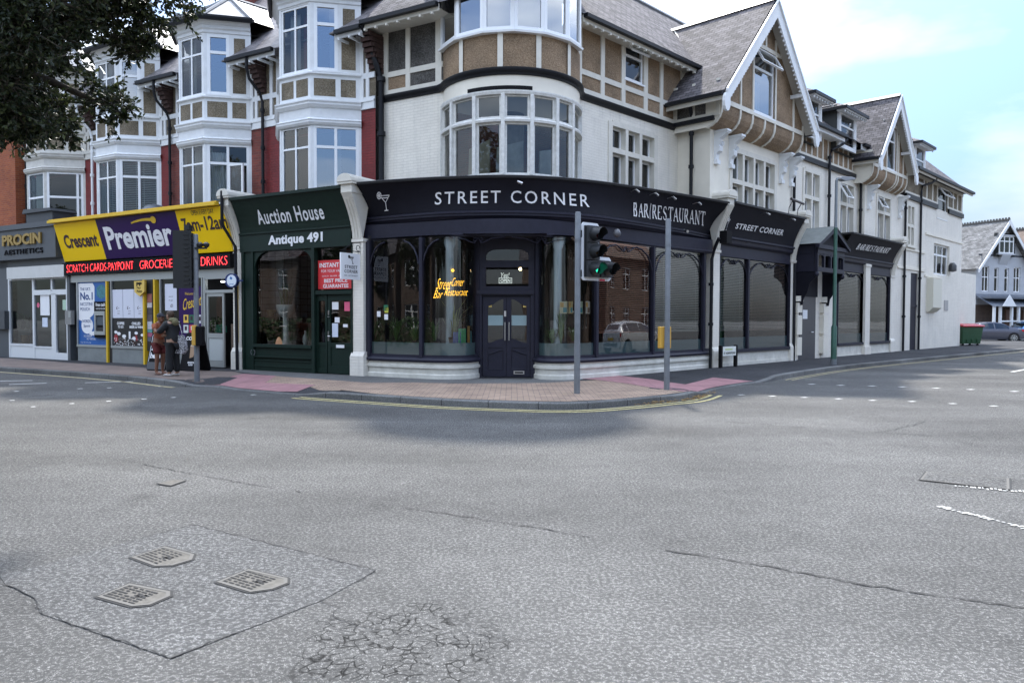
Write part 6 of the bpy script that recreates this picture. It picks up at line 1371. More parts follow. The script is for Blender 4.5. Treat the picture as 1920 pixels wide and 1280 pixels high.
def sdoor(x0,x1,flip):
    gx0,gx1 = (D(914.5,600)[0],D(943.5,600)[0]) if not flip else (D(958.5,600)[0],D(987.5,600)[0])
    gz0,gz1 = D(950,641)[1],D(950,572)[1]; m_ = MB(FD); y0,y1 = .02,.07
    m_.box(x0,gx0,y0,y1,.14,z22); m_.box(gx1,x1,y0,y1,.14,z22)
    pz0,pz1 = D(950,692)[1],D(950,662)[1]
    w_ = gx1-gx0; sgn = -1 if flip else 1
    def cyma(zb,h): return [(gx0+w_*(i/8),zb+h*(.5-.5*math.cos(math.pi*(i/8 if not flip else 1-i/8)))) for i in range(9)]
    top = cyma(gz1-.02,.17); m_.prism([(gx0,z22)]+top+[(gx1,z22)],y0,y1)
    bot = cyma(gz0-.02,.10); m_.prism([(gx0,pz1+.14)]+bot+[(gx1,pz1+.14)],y0,y1)
    m_.box(gx0,gx1,y0+.02,y1,pz0-.0,pz1+.14); m_.box(gx0,gx1,y0,y1,.14,pz0)
    b2 = cyma(pz1-.02,.10); m_.prism([(gx0+.0,pz1+.141)]+[(a,c) for a,c in b2]+[(gx1,pz1+.141)],y0,y0+.02) if 0 else None
    for pl in (b2,[(gx0,pz0),(gx1,pz0)],[(gx0,pz0),(gx0,pz1)],[(gx1,pz0),(gx1,pz1)]): m_.tube([(a,y0-.0,c) for a,c in pl],.012,5)
    o = m_.build('door',navy,sfr)
    MB(FD).quad((gx0,.05,gz0-.05),(gx1,.05,gz0-.05),(gx1,.05,gz1+.2),(gx0,.05,gz1+.2)).build('pane',shopglass,o,fix=False)
    fa,fb = D(950,610)[1],D(950,591)[1]; MB(FD).quad((gx0+.005,.046,fa),(gx1-.005,.046,fa),(gx1-.005,.046,fb),(gx0+.005,.046,fb)).build('frosted_band',frost,o,fix=False)
    hx = D(947,620)[0] if not flip else D(954.6,620)[0]; h = MB(FD); za,zb = D(950,638)[1],D(950,604)[1]; h.tube([(hx,-.05,za),(hx,-.05,zb)],.014,8); h.tube([(hx,.02,za+.06),(hx,-.05,za+.06)],.01,6); h.tube([(hx,.02,zb-.06),(hx,-.05,zb-.06)],.01,6)
    if not flip:
        z_ = D(950,588)[1]; h.box(hx-.025,hx+.025,.0,.02,z_-.07,z_+.07)
    h.build('handle',steel,o)
    s = MB(FD); sx = gx0+.02 if not flip else gx1-.09; z_ = D(950,573.5)[1]; s.box(sx,sx+.075,.04,.045,z_-.03,z_+.03); s.build('sticker',mat('sticker_yellow',(.75,.55,.15),.5),o)
    if flip:
        q_ = rD(963,983,695,701.5); p_ = MB(FD); p_.box(q_[0],q_[1],.0,.02,q_[2],q_[3]); lpz = p_.build('letter_plate',steel,o); p_ = MB(FD); p_.box(q_[0]+.03,q_[1]-.03,-.005,.0,q_[2]+.025,q_[3]-.025); p_.build('letter_slot',black,o)
sdoor(e0,em-.004,False); sdoor(em+.004,e1,True)
# soffit and tile mat
m_ = MB(FD); m_.quad((-.3,-.9,HD+.05),(wD+.3,-.9,HD+.05),(wD+.3,.2,HD+.05),(-.3,.2,HD+.05)); m_.build('soffit',navy,sfr,fix=False)
mt = MB(FD); mt.quad((.05,-.42,PAV+.006),(wD-.05,-.42,PAV+.006),(wD-.05,.05,PAV+.006),(.05,.05,PAV+.006)); tag(mt.build('door_mat',tiles('ribbed_mat',(.035,.035,.038),(.045,.045,.05),(.012,.012,.012),.03,.30,.006,.01,.8,offset=0)),'dark ribbed mat in front of the bar doors','mat')
# ironwork scrolls under the frieze
def iron(path,p0,p1,mode):
    m_ = MB(); a,_ = ppt(path,p0); b,_ = ppt(path,p1)
    def C(s,z):
        p,t = ppt(path,p0+(p1-p0)*s); return p+Vector((t.y,-t.x,0))*.0+Z*z
    H = HD-.03
    lft = [(0.0,H-.62),(.03,H-.42),(.10,H-.22),(.20,H-.09),(.30,H-.04)]
    if mode in 'ab': m_.tube([C(s,z) for s,z in lft],.022,6)
    if mode in 'ac': m_.tube([C(1-s,z) for s,z in lft],.022,6)
    if mode == 'a':
        pass
    if mode in 'am':
        m_.tube([C(s,z) for s,z in ((.30,H-.04),(.36,H-.07),(.43,H-.17),(.47,H-.18),(.5,H-.06),(.53,H-.18),(.57,H-.17),(.64,H-.07),(.70,H-.04))],.018,6)
        for c in (.455,.545): m_.tube([C(c+.018*math.cos(k*.785),H-.09+.035*math.sin(k*.785)) for k in range(9)],.010,5)
    return m_.build('scrollwork',navy,sfr,smooth=60)
iron(lp,694,785,'b'); iron(lp,694,785,'c'); iron(lp,793,893,'b'); iron(rp,1123,1222,'a'); iron(rp,1229,1317,'a'); iron(rp,1010,1115,'c')
def iron_f(p0,p1):
    m_ = MB()
    def C(px,z): p,t = ppt(fz,px); return p+Vector((t.y,-t.x,0))*-.02+Z*z
    H = HD-.0; mid = (p0+p1)/2; hw = (p1-p0)/2
    m_.tube([C(mid+hw*s,H+z) for s,z in ((-1,-.02),(-.5,-.06),(-.22,-.15),(-.12,-.16),(0,-.02),(.12,-.16),(.22,-.15),(.5,-.06),(1,-.02))],.018,6)
    for c in (-.11,.11): m_.tube([C(mid+hw*c+3*math.cos(k*.785),H-.075+.04*math.sin(k*.785)) for k in range(9)],.011,5)
    m_.build('scrollwork',navy,sfr,smooth=60)
iron_f(845,946); iron_f(958,1072)
# interior
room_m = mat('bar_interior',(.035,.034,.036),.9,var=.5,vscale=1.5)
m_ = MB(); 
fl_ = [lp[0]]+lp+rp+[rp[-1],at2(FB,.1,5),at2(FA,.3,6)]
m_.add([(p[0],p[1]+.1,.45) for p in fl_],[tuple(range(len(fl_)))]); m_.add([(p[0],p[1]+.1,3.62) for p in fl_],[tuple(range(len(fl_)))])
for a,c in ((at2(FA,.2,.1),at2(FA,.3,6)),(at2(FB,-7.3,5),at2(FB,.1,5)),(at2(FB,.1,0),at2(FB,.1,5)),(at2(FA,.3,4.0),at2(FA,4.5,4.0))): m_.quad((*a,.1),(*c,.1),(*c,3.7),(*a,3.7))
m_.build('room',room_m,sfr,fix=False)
paleg = mat('pale_iron_column',(.46,.53,.56),.45)
for path,px,lb in ((lp,840,'pale iron column behind the curved bar window left of the door'),(rp,1058,'pale iron column behind the curved bar window right of the door')):
    p,t = ppt(path,px); q = p+Vector((-t.y,t.x,0))*.45; m_ = MB(); m_.lathe([(.16,.45),(.16,.55),(.105,.62),(.095,3.3),(.15,3.45),(.15,3.6)],(q.x,q.y,0),16); tag(m_.build('iron_column',paleg,smooth=50),lb,'column','iron columns inside the bar')
# blinds in the side windows
breflect = mat('brick_reflection_slat',(.46,.20,.13),.5,var=.2,vscale=2); bgrey = mat('taupe_blind_slat',(.56,.53,.46),.5,var=.12,vscale=2)  # first slat colour holds the brown reflection of the brick opposite
q_ = B(1121,560,.12)[0],B(1223,560,.12)[0]; blind(FB,q_[0]+.03,q_[1]-.03,B(1170,620,.12)[1],HD-.05,.14,breflect,'slatted blind coloured with reflected brick in bar window beside the signal pole',.05)
q_ = B(1229,560,.12)[0],B(1317,560,.12)[0]; blind(FB,q_[0]+.03,q_[1]-.03,B(1275,618,.12)[1],HD-.05,.14,bgrey,'taupe slatted blind in the bar window with yellow button box in front',.05)
# neon and window things
neon = mat('neon_amber',(1.0,.50,.04),.5,emit=1.7); nsn = thing('neon_sign','amber script neon sign inside the curved bar window left of door','neon sign',tuple(ppt(lp,845)[0]))
p,t = ppt(lp,843); Fn = frame(p+Vector((-t.y,t.x,0))*.34,t,Vector((-t.y,t.x,0)))
def Nn(px,py): return onp(px,py,Fn.translation,t,Vector((-t.y,t.x,0)),0)
l = MB(Fn)
for tx,xl,xr,yt,yb in (('Street',820,846,522,542),('Corner',848,870,521,536),('Bar',815,830,544,559),('Restaurant',835,877,541,554)):
    (a,z1),(c,_),(_,z0) = Nn(xl,yt),Nn(xr,yt),Nn(xl,yb); z1 = Nn(xl,yt)[1]; text(l,tx,a,c,z0,z1,0,shear=.3,bold=-.022)
l.build('lettering',neon,nsn,fix=False)
bl = MB(); a_,b_ = Nn(849,507); bl.M = Fn; bl.add([(a_+.035*math.cos(k*.785),0,b_+.035*math.sin(k*.785)) for k in range(8)],[tuple(range(8))]); bl.build('orange_slice',neon,nsn,fix=False)
opn = thing('open_sign','white tube sign reading OPEN in window over the bar doors','neon sign',tuple(at(FD,em,.1,2.6))); l = MB(FD); q_ = rD(936,959,522,530); text(l,'OPEN',q_[0]+.03,q_[1]-.03,q_[2]+.01,q_[3]-.01,.03,bold=.02); q2 = rD(938,956,511,520); text(l,"Yes!",q2[0],q2[1]-.02,q2[2],q2[3],.03,shear=.2)
for z in (q_[2]-.015,q_[3]+.005): l.box(q_[0],q_[1],.026,.03,z,z+.012)
for x in (q_[0]-.012,q_[1]): l.box(x,x+.012,.026,.03,q_[2]-.015,q_[3]+.017)
l.build('lettering',mat('pale_tube',(.62,.68,.60),.5,emit=.25),opn,fix=False)
wb = MB(FD); z_,x_ = D(974,505)[1],D(974,505)[0]; wb.lathe([(.03,0),(.035,.04),(.01,.07)],(x_,.35,z_),8); tag(wb.build('pendant_bulb',mat('warm_bulb',(1,.75,.4),.5,emit=8)),'small lit warm bulb seen over the bar doors','lamp')
def spiky(loc,n,h,spread,m,label,w_=.018,seed=1,cat='plant',pot=None):
    random.seed(seed); r = thing('window_plant',label,'plant',loc,'plants in the bar windows'); m_ = MB(); b0 = Vector(loc)
    for i in range(n):
        a = random.uniform(0,6.28); hh = h*random.uniform(.45,1.0); be = spread*random.uniform(.3,1); p0 = b0+Vector((0,0,.14)); p1 = p0+Vector((be*.45*math.cos(a),be*.45*math.sin(a),hh*.72)); p2 = p0+Vector((be*math.cos(a),be*math.sin(a),hh*random.uniform(.75,1))); s_ = Vector((-math.sin(a),math.cos(a),0))*w_
        m_.add([p0-s_*.5,p0+s_*.5,p1+s_,p1-s_,p2],[(0,1,2,3),(3,2,4)])
    m_.build('leaves',m,r,fix=False); q = MB(); q.lathe([(.09,0),(.12,.18),(.11,.19)],tuple(b0),10); q.build('pot',pot or mat('plant_pot',(.10,.08,.07),.6),r,smooth=50)
    return r
lg1 = mat('bar_leaf',(.10,.22,.06),.45,var=.4,vscale=14); lg2 = mat('yellowish_leaf',(.34,.36,.14),.45,var=.4,vscale=14)
def inb(path,px,back_,z): p,t = ppt(path,px); q = p+Vector((-t.y,t.x,0))*back_; return (q.x,q.y,z)
spiky(inb(lp,730,.28,.85),40,.75,.45,lg1,'leafy plant low in straight bar window at left',seed=1); spiky(inb(lp,765,.30,.85),36,.65,.5,lg1,'bushy plant beside mullion in the straight bar window',seed=2)
spiky(inb(lp,806,.28,.85),40,.65,.3,lg1,'dark grassy plant at the left of the curved bar window',seed=3); spiky(inb(lp,853,.32,.95),34,1.1,.6,lg2,'tall straw coloured spiky plant under the amber neon',seed=4,w_=.012)
spiky(inb(rp,1022,.3,.8),34,.5,.3,lg1,'small green plant in curved window right of the door',seed=5); spiky(inb(rp,1062,.25,.8),46,1.0,.22,lg1,'tall bamboo like plant beside the pale column right of door',seed=6); spiky(inb(rp,1093,.35,.85),26,.55,.32,lg1,'spider plant right of the signal pole in the curved window',seed=7)
for i,(px,w_,h_,c,lb) in enumerate(((859,.20,.28,(.03,.08,.30),'blue card'),(872,.22,.36,(.02,.42,.16),'green round card'),(886.5,.11,.42,(.62,.34,.10),'orange narrow card'),(891.5,.06,.3,(.20,.50,.52),'teal narrow card'))):
    p,t = ppt(lp,px); F = frame(p+Vector((-t.y,t.x,0))*.12,t,Vector((-t.y,t.x,0))); m_ = MB(F); m_.box(-w_/2,w_/2,0,.008,.99,.99+h_); tag(m_.build('counter_card',mat('card_'+lb.split()[0],c,.5,var=.35,vscale=30)),lb+' standing in the curved window left of the bar door','card','cards in the bar window')
for i,(px,w_,c,lb) in enumerate(((1059,.20,(.72,.66,.42),'yellow and teal leaflet left of the signal pole'),(1074,.13,(.62,.48,.20),'amber leaflet partly behind the signal pole'),(1092,.19,(.62,.68,.46),'lime and orange leaflet right of the signal pole'),(1107,.17,(.62,.56,.46),'cream leaflet with brown print nearest the window mullion'))):
    p,t = ppt(rp,px); F = frame(p+Vector((-t.y,t.x,0))*.085,t,Vector((-t.y,t.x,0))); z0,z1 = onp(px,588,F.translation,t,Vector((-t.y,t.x,0)),0)[1],onp(px,565,F.translation,t,Vector((-t.y,t.x,0)),0)[1]
    r = thing('leaflet',lb,'leaflet',tuple(F @ Vector((0,0,z0))),'leaflets in the curved window'); m_ = MB(F); m_.box(-w_/2,w_/2,0,.006,z0,z1); m_.build('sheet',mat('leaflet_%d' % i,c,.5),r)
    m_ = MB(F); m_.box(-w_*.05,w_*.42,-.003,0,z0+.03,z0+.15); m_.build('picture',mat('leaflet_teal' if i != 3 else 'leaflet_brown',(.05,.30,.34) if i != 3 else (.16,.09,.06),.5),r); m_ = MB(F); m_.box(-w_*.44,w_*.0,-.003,0,z1-.14,z1-.03); m_.build('picture',mat('leaflet_orange',(.75,.40,.08),.5),r)
for i,(px,py,c,lb) in enumerate(((722,581,(.55,.55,.08),'yellow green sticker in the straight bar window'),(707.5,588.5,paper,'small white sticker left of the yellow green one'),(721.5,594,paper,'white sticker just below the yellow green one'),(721,577,(.02,.16,.08),'dark green sticker above the yellow green one'))):
    p,t = ppt(lp,px); Fx = frame(p+Vector((-t.y,t.x,0))*.055,t,Vector((-t.y,t.x,0))); z_ = onp(px,py,Fx.translation,t,Vector((-t.y,t.x,0)),0)[1]; m_ = MB(Fx); w_ = .06 if i != 3 else .07; m_.box(-w_,w_,-.004,0,z_-.07,z_+.07); tag(m_.build('sticker',c if not isinstance(c,tuple) else mat('sticker_tint_%d' % i,c,.5)),lb,'sticker','stickers in the straight bar window')
# hanging sign on iron bracket
def solve_d(u,px,F0=0):
    return min((abs(proj(at(FA,u,-1.2+i*.01,3))[0]-px),-1.2+i*.01) for i in range(160))[1]
du0,du1 = solve_d(.0,637),solve_d(.0,673.5)
FS = frame(at(FA,.0,du0,0),YA,-XA); ws = du1-du0       # board square to the wall, face up the street
zb_,zt_ = A(655,524,(du0+du1)/2)[1],A(655,475,(du0+du1)/2)[1]
FS = frame(at(FA,.02,du0,0),YA,Vector((-YA.y,YA.x,0)))
hs = thing('hanging_sign','white hanging board reading STREET CORNER on iron bracket beside the red banner','sign',tuple(at(FA,0,du0/2,zt_)),'lettered shop signs')
m_ = MB(FS); m_.box(0,ws,-.02,.02,zb_,zt_); m_.build('board',mat('board_white',(.88,.89,.90),.4),hs)
l = MB(FS); text(l,'STREET',ws*.18,ws*.84,zb_+.27,zb_+.35,-.024,bold=.02,spacing=1.1); text(l,'CORNER',ws*.16,ws*.86,zb_+.16,zb_+.24,-.024,bold=.02,spacing=1.1); text(l,'BAR | RESTAURANT',ws*.16,ws*.86,zb_+.07,zb_+.11,-.024)
strokes(l,MARTINI,lambda u,v: (ws*.36+ws*.28*u,-.024,zb_+.40+.20*v),.08); l.build('lettering',mat('ink_black',(.03,.03,.035),.5),hs,fix=False)
ib = MB(FS); ib.tube([(ws+.05,0,zt_+.06),(-.02,0,zt_+.06)],.012,6); ib.tube([(ws+.03,0,zt_+.30),(ws*.6,0,zt_+.26),(.1,0,zt_+.07)],.010,6); ib.tube([(ws+.03,0,zt_-.02),(ws+.03,0,zt_+.40)],.012,6)
ib.tube([(ws-.06+.07*math.cos(k*.5),0,zt_+.15+.07*math.sin(k*.5)) for k in range(12)],.009,5)
for x in (.05,ws-.06): ib.tube([(x,0,zt_-.0),(x,0,zt_+.06)],.006,5)
ib.tube([(ws*.6,0,zb_+.02),(ws+.08,0,zb_+.05)],.012,6); ib.build('bracket',blackp,hs)
# little lamps along the fascia
def sign_lamp(px,t,label,px2=None):
    a = S(px,t,.03); q,tg = ppt(bt,px); nr = Vector((tg.y,-tg.x,0)); r = thing('sign_lamp',label,'lamp',tuple(a),'small lamps over the bar fascia')
    m_ = MB(); m_.tube([a-nr*.02,a+nr*.12+Z*.03,a+nr*.2],.010,6); m_.build('arm',steel,r); m_ = MB(); m_.tube([a+nr*.2-tg*.05+Z*.02,a+nr*.2+tg*.07-Z*.03],.025,8,r2=.035); m_.build('lamp_head',steel,r,smooth=50)
for px,t_,lb in ((972,.80,'single chrome lamp above the words on the curved fascia'),(1182,.86,'leftmost chrome lamp over the italic lettering'),(1218,.85,'second chrome lamp over the italic lettering'),(1252,.83,'third chrome lamp over the italic lettering'),(1300,.80,'chrome lamp nearest the cream console end')): sign_lamp(px,t_,lb)
def cctv(p,dr,label,cat='camera',m=None,name='security_camera'):
    p = Vector(p); dr = Vector(dr).normalized(); r = thing(name,label,cat,tuple(p)); m_ = MB(); m_.tube([p,p+Z*-.0+dr*.06],.02,6); m_.tube([p+Z*.05,p-Z*.05],.02,6); m_.build('mount',m or steel,r); m_ = MB(); m_.tube([p+dr*.05,p+dr*.24],.04,8); m_.build('body',m or steel,r,smooth=50); return r
nB = -YB
cctv(at(FB,*[B(1283,433,-.1)[0],-.1,B(1283,433,-.1)[1]]),nB-XB*.7-Z*.2,'silver security camera under the end of the long bar fascia')
lmp = MB(); lmp.lathe([(.02,-.10),(.09,-.05),(.10,.02),(.06,.1),(.02,.12)],tuple(at(FB,B(1157,438,-.35)[0],-.35,B(1157,438,-.35)[1])),10); tag(lmp.build('globe_lamp',mat('dark_globe',(.10,.10,.11),.3),smooth=60),'dark globe lamp under cornice right of the signal head','lamp')
spk = MB(FB); u_,z_ = B(1361,444,-.5); spk.box(u_-.16,u_+.14,-.62,-.38,z_-.20,z_+.17); tag(spk.build('alarm_box',black),'black box fixed on the console end beside the short bar fascia','alarm box')
# ================================================================ SIDE STREET WING (frame B)
wing = thing('side_wing','long cream gabled wing running down the side street','building',at(FB,13,1,0))
# ---- gabled bays
def gable(u0l,u1l,ujl,ujr,ua,za,zf,hw,dl,du,db,apexback,label_w,zj=7.62,zb=7.30):
    """lower wall u0l..u1l at depth dl; jettied pebbledashed gable ujl..ujr at depth du; barge boards at depth db"""
    m_ = MB(FB)
    return None
def zat(px,py,d): return B(px,py,d)[1]
# -- first gable
dl,du,db = .03,-.45,-.80
G1 = dict(ul=-.20,ur=5.35,jl=-.45,jr=5.27,ua=2.35,za=11.62,zf=8.20,hw=3.12)
W8 = rB(1369,1453.5,291,398,dl); W8 = (W8[0],W8[1],4.9,W8[3])
m_ = MB(FB); m_.wall(G1['ul'],G1['ur'],4.7,7.75,[W8],dl,dl+.3); m_.quad((G1['ul'],dl,4.7),(G1['ul'],1.3,4.7),(G1['ul'],1.3,7.75),(G1['ul'],dl,7.75)); m_.build('bay_wall',cream,wing)
z8 = B(1411,349,dl)[1]
stone_window(wing,FB,W8[0],W8[1],W8[2],W8[3],dl,4,z8)
for i in range(4):
    a = W8[0]+.2+i*(W8[1]-W8[0]-.2)/4; curtain(FB,a+.05,a+.36,W8[2]+.05,W8[3]-.2,dl+.45,net,['net curtain strip at far left of eight light stone window','net curtain strip in second column of eight light stone window','net curtain strip in third column of eight light stone window','net curtain strip at right of eight light stone window'][i],waves=3)
def jetty(P,dl,du,db,key,wx,slat,apexd):
    jl,jr,ua,za,zf,hw = P['jl'],P['jr'],P['ua'],P['za'],P['zf'],P['hw']
    slope = (za-zf)/hw; zin = lambda u: za-.25-abs(u-ua)*slope
    zt = 8.05
    # gable panel with window hole: build as columns clipped under the rafters
    m_ = MB(FB); cols = sorted({jl,jr,ua,wx[0],wx[1],*[jl+(jr-jl)*i/12 for i in range(13)]})
    for a,b in zip(cols,cols[1:]):
        if wx[0] <= (a+b)/2 <= wx[1]:
            m_.quad((a,du,zt),(b,du,zt),(b,du,wx[2]),(a,du,wx[2])); zlo = wx[3]
        else: zlo = zt
        m_.quad((a,du,zlo),(b,du,zlo),(b,du,max(zlo,zin(b)+.15)),(a,du,max(zlo,zin(a)+.15)))
    for x in (wx[0],wx[1]): m_.quad((x,du,wx[2]),(x,du+.15,wx[2]),(x,du+.15,wx[3]),(x,du,wx[3]))
    # coved jetty below
    prof = [(du,zt)]+[(du+(dl-du)*(1-math.cos(i*math.pi/12))*1.0,zt-.75*math.sin(i*math.pi/12)) for i in range(1,7)]
    prof = [(du,zt),(du-.0,7.86),(du+.02,7.72),(du+.08,7.58),(du+.20,7.45),(du+.36,7.36),(dl,7.32)]
    for (d0,z0),(d1,z1) in zip(prof,prof[1:]): m_.quad((jl,d0,z0),(jr,d0,z0),(jr,d1,z1),(jl,d1,z1))
    m_.build('gable_panel',tanpeb,wing,smooth=40,fix=False)
    c_ = MB(FB)
    for x in (jl,jr): c_.add([(x,d_,z_) for d_,z_ in prof]+[(x,1.4,7.32),(x,1.4,zt+.6),(x,du,zt+.6)],[tuple(range(len(prof)+3))])
    c_.quad((jl,.0,7.318),(jr,.0,7.318),(jr,dl+.02,7.318),(jl,dl+.02,7.318)); c_.build('cheek',cream,wing,fix=False)
    t = MB(FB)
    for x in slat:
        w2 = .045; zt2 = zin(x)+.1
        if zt2 > zt and not (wx[0]-.02 < x < wx[1]+.02): t.box(x-w2,x+w2,du-.035,du+.01,zt+.06,zt2)
        for (d0,z0),(d1,z1) in zip(prof,prof[1:]): t.add([(x-w2,d0-.03,z0),(x+w2,d0-.03,z0),(x+w2,d1-.03,z1-.02),(x-w2,d1-.03,z1-.02),(x-w2,d0+.01,z0),(x+w2,d0+.01,z0),(x+w2,d1+.01,z1),(x-w2,d1+.01,z1)],[(0,1,2,3),(0,3,7,4),(1,5,6,2)])
    t.box(jl,jr,du-.038,du+.01,zt-.07,zt+.07); t.box(wx[0]-.5,wx[1]+.45,du-.037,du+.01,wx[3]+.03,wx[3]+.15)
    t.box(ua-.05,ua+.05,du-.036,du+.01,wx[3]+.15,za-.5); t.box(wx[0]-.10,wx[0]-.005,du-.04,du+.01,zt+.07,wx[3]+.03); t.box(wx[1]+.005,wx[1]+.10,du-.04,du+.01,zt+.07,wx[3]+.03)
    t.build('timber_frame',creamtrim,wing)
    # roof slopes and barge boards
    r = MB(FB); e = .12
    for s_ in (-1,1):
        uf = ua+s_*(hw+e); zf2 = zf-e*slope
        r.quad((ua,db,za+.12),(uf,db,zf2+.12),(uf,3.2,zf2+.12),(ua,3.2,za+.12)); r.quad((ua,db,za+.04),(uf,db,zf2+.04),(uf,3.2,zf2+.04),(ua,3.2,za+.04)); r.quad((uf,db,zf2+.04),(uf,db,zf2+.12),(uf,3.2,zf2+.12),(uf,3.2,zf2+.04))
    ro = r.build('gable_roof',slate,wing,fix=False)
    rt_ = MB(FB); rt_.prism([(ua-.13,za+.05),(ua,za+.19),(ua+.13,za+.05)],db-.02,3.2); rt_.build('ridge_tiles',lead,ro)
    for s_ in (-1,1):
        bm_ = MB(FB); uf = ua+s_*(hw+.05); zf2 = zf-.05*slope; w_ = .36
        bm_.prism([(ua,za+.03),(uf,zf2+.03),(uf,zf2-w_),(ua,za-w_*1.35)],db-.05,db-.0)
        bm_.prism([(ua,za+.10),(uf+s_*.06,zf2+.06),(uf+s_*.06,zf2-.02),(ua,za+.02)],db-.10,db-.051)
        bo = bm_.build('barge_board',white,wing)
        dn = MB(FB); n_ = 30
        for i in range(2,n_):
            tt = i/n_; x = ua+(uf-ua)*tt; z_ = za-w_*1.35+(zf2-w_-(za-w_*1.35))*tt; dn.box(x-.022,x+.022,db-.03,db+.02,z_-.05,z_+.01)
        dn.build('dentil',white,bo)
        fn = MB(FB); fn.add([(uf+s_*.0+.17*math.cos(k*.524),y,zf2-.30+.27*math.sin(k*.524)) for y in (db-.07,db+.01) for k in range(12)],[tuple(range(12)),tuple(range(23,11,-1))]+[(k,(k+1) % 12,12+(k+1) % 12,12+k) for k in range(12)]); fn.build('barge_foot',white,bo)
        sf = MB(FB); sf.quad((ua,db,za-.1),(uf,db,zf2-.1),(uf,du+.02,zf2-.1),(ua,du+.02,za-.1)); sf.build('soffit',mat('soffit_cream',(.55,.53,.48),.6),bo,fix=False)
    pu = MB(FB)
    for s_ in (-1,1): pu.box(ua+s_*hw*.62-.06,ua+s_*hw*.62+.06,db,du,za-.62*(za-zf)-.45,za-.62*(za-zf)-.33)
    pu.build('purlin_end',white,wing)
    g_ = MB(FB); uf = ua-hw-.12; g_.box(uf-.12,uf,db+.02,apexd,zf-.16,zf-.06); g_.build('gutter',blackp,wing); g_ = MB(FB); g_.box(uf,uf+.05,db+.05,apexd,zf-.28,zf-.12)
    g_.build('eaves_board',creamtrim,wing)
    g_ = MB(FB); uf = ua+hw+.12; g_.box(uf,uf+.12,db+.02,.6,zf-.16,zf-.06); g_.build('gutter',blackp,wing)
wz0,wz1 = B(1433,211,du)[1],B(1433,96,du)[1]; wx0,wx1 = B(1413,150,du)[0],B(1452,150,du)[0]
jetty(G1,dl,du,db,1,(wx0,wx1,8.12,wz1),[G1['jl']+.05,.72,wx0-.05,2.35,wx1+.05,4.45,G1['jr']-.05],1.6)
w_ = window(wing,FB,wx0,wx1,8.12,wz1,du+.03,(),(8.12+.70*(wz1-8.12),),.08,.09,g=skyglass,back=lightwall,sill=True)
curtain(FB,wx0+.08,wx1-.35,8.2,wz1-.9,du+.35,netw,'white curtain in the tall gable window')
open_light(FB,wx0+.03,wx1-.03,8.12+.70*(wz1-8.12),wz1-.03,du-.02,'open top light in the tall window of the nearer gable',-30)
def bracket(u,d0,ztop,label=None,h=1.0,front=.42,m=white,w_=.20,name='bracket'):
    b = MB(FB); b.prismx([(d0+.02,ztop),(d0-front,ztop),(d0-front,ztop-.10),(d0-front+.06,ztop-.14),(d0-.20,ztop-.26),(d0-.12,ztop-.42),(d0-.20,ztop-.50),(d0-.18,ztop-.62),(d0-.08,ztop-.70),(d0-.06,ztop-h*.85),(d0-.12,ztop-h*.88),(d0-.12,ztop-h),(d0+.02,ztop-h)],u-w_/2,u+w_/2)
    b.box(u-w_/2-.03,u+w_/2+.03,d0-front-.03,d0,ztop-.06,ztop-.001)
    o = b.build(name,m,wing)
    for s_ in (-1,1):
        r_ = MB(FB); x = u+s_*(w_/2+.006); r_.add([(x,d0-.17+.075*math.cos(k*.6283),ztop-.38+.075*math.sin(k*.6283)) for k in range(10)],[tuple(range(10))]); r_.build('scroll_boss',m,o,fix=False)
ck_ = MB(FB); ck_.box(-.47,-.452,.05,1.15,7.72,8.62); ck_.build('pebbledash_panel',darkpeb,wing); ck_ = MB(FB)
for a,c,z0,z1 in ((-.42,-.30,7.62,8.7),(.40,.50,7.62,8.7),(1.02,1.15,7.62,8.7),(-.30,.40,7.62,7.72),(.50,1.02,7.62,7.72)): ck_.box(-.485,-.45,a,c,z0,z1)
ck_.build('timber_frame',creamtrim,wing); ck_ = MB(FB); ck_.box(-.31,-.19,-.02,1.16,7.40,7.58); ck_.box(-.56,-.312,-.25,1.16,7.5,7.62); ck_.build('string_course',blackp,wing)
for px in (1342,1369.5,1464,1483): bracket(B(px,255,dl)[0],dl,7.31)
# -- second gable
ul2,ur2 = B(1622,351,0)[0],B(1697,363,0)[0]
G2 = dict(ul=ul2,ur=ur2,jl=12.1,jr=16.56,ua=14.30,za=11.16,zf=8.33,hw=2.28)
WG = rB(1645,1666,366,444,0); WG = (WG[0]-.1,WG[1]+.25,4.95,WG[3])
m_ = MB(FB); m_.wall(ul2,ur2,4.6,7.45,[WG],0,.3); m_.quad((ul2,0,4.6),(ul2,1.3,4.6),(ul2,1.3,7.45),(ul2,0,7.45)); m_.build('bay_wall',wbrick,wing)
stone_window(wing,FB,WG[0],WG[1],WG[2],WG[3],0,2,B(1655,399,0)[1])
open_light(FB,WG[0]+.12,(WG[0]+WG[1])/2-.05,B(1655,399,0)[1]+.1,WG[3]-.12,.05,'open top light of two light window under the farther gable',-30)
w2x0,w2x1 = B(1663,270,du)[0],B(1680,270,du)[0]; w2z1 = B(1670,238,du)[1]
jetty(G2,0.0,du,db,2,(w2x0,w2x1,8.12,w2z1),[G2['jl']+.05,12.75,w2x0-.05,w2x1+.05,15.3,15.95,G2['jr']-.05],1.2)
window(wing,FB,w2x0,w2x1,8.12,w2z1,du+.03,(),(8.12+.68*(w2z1-8.12),),.07,.09,back=lightwall,sill=True)
for px in (1628,1686): bracket(B(px,355,0)[0],0.0,7.31)
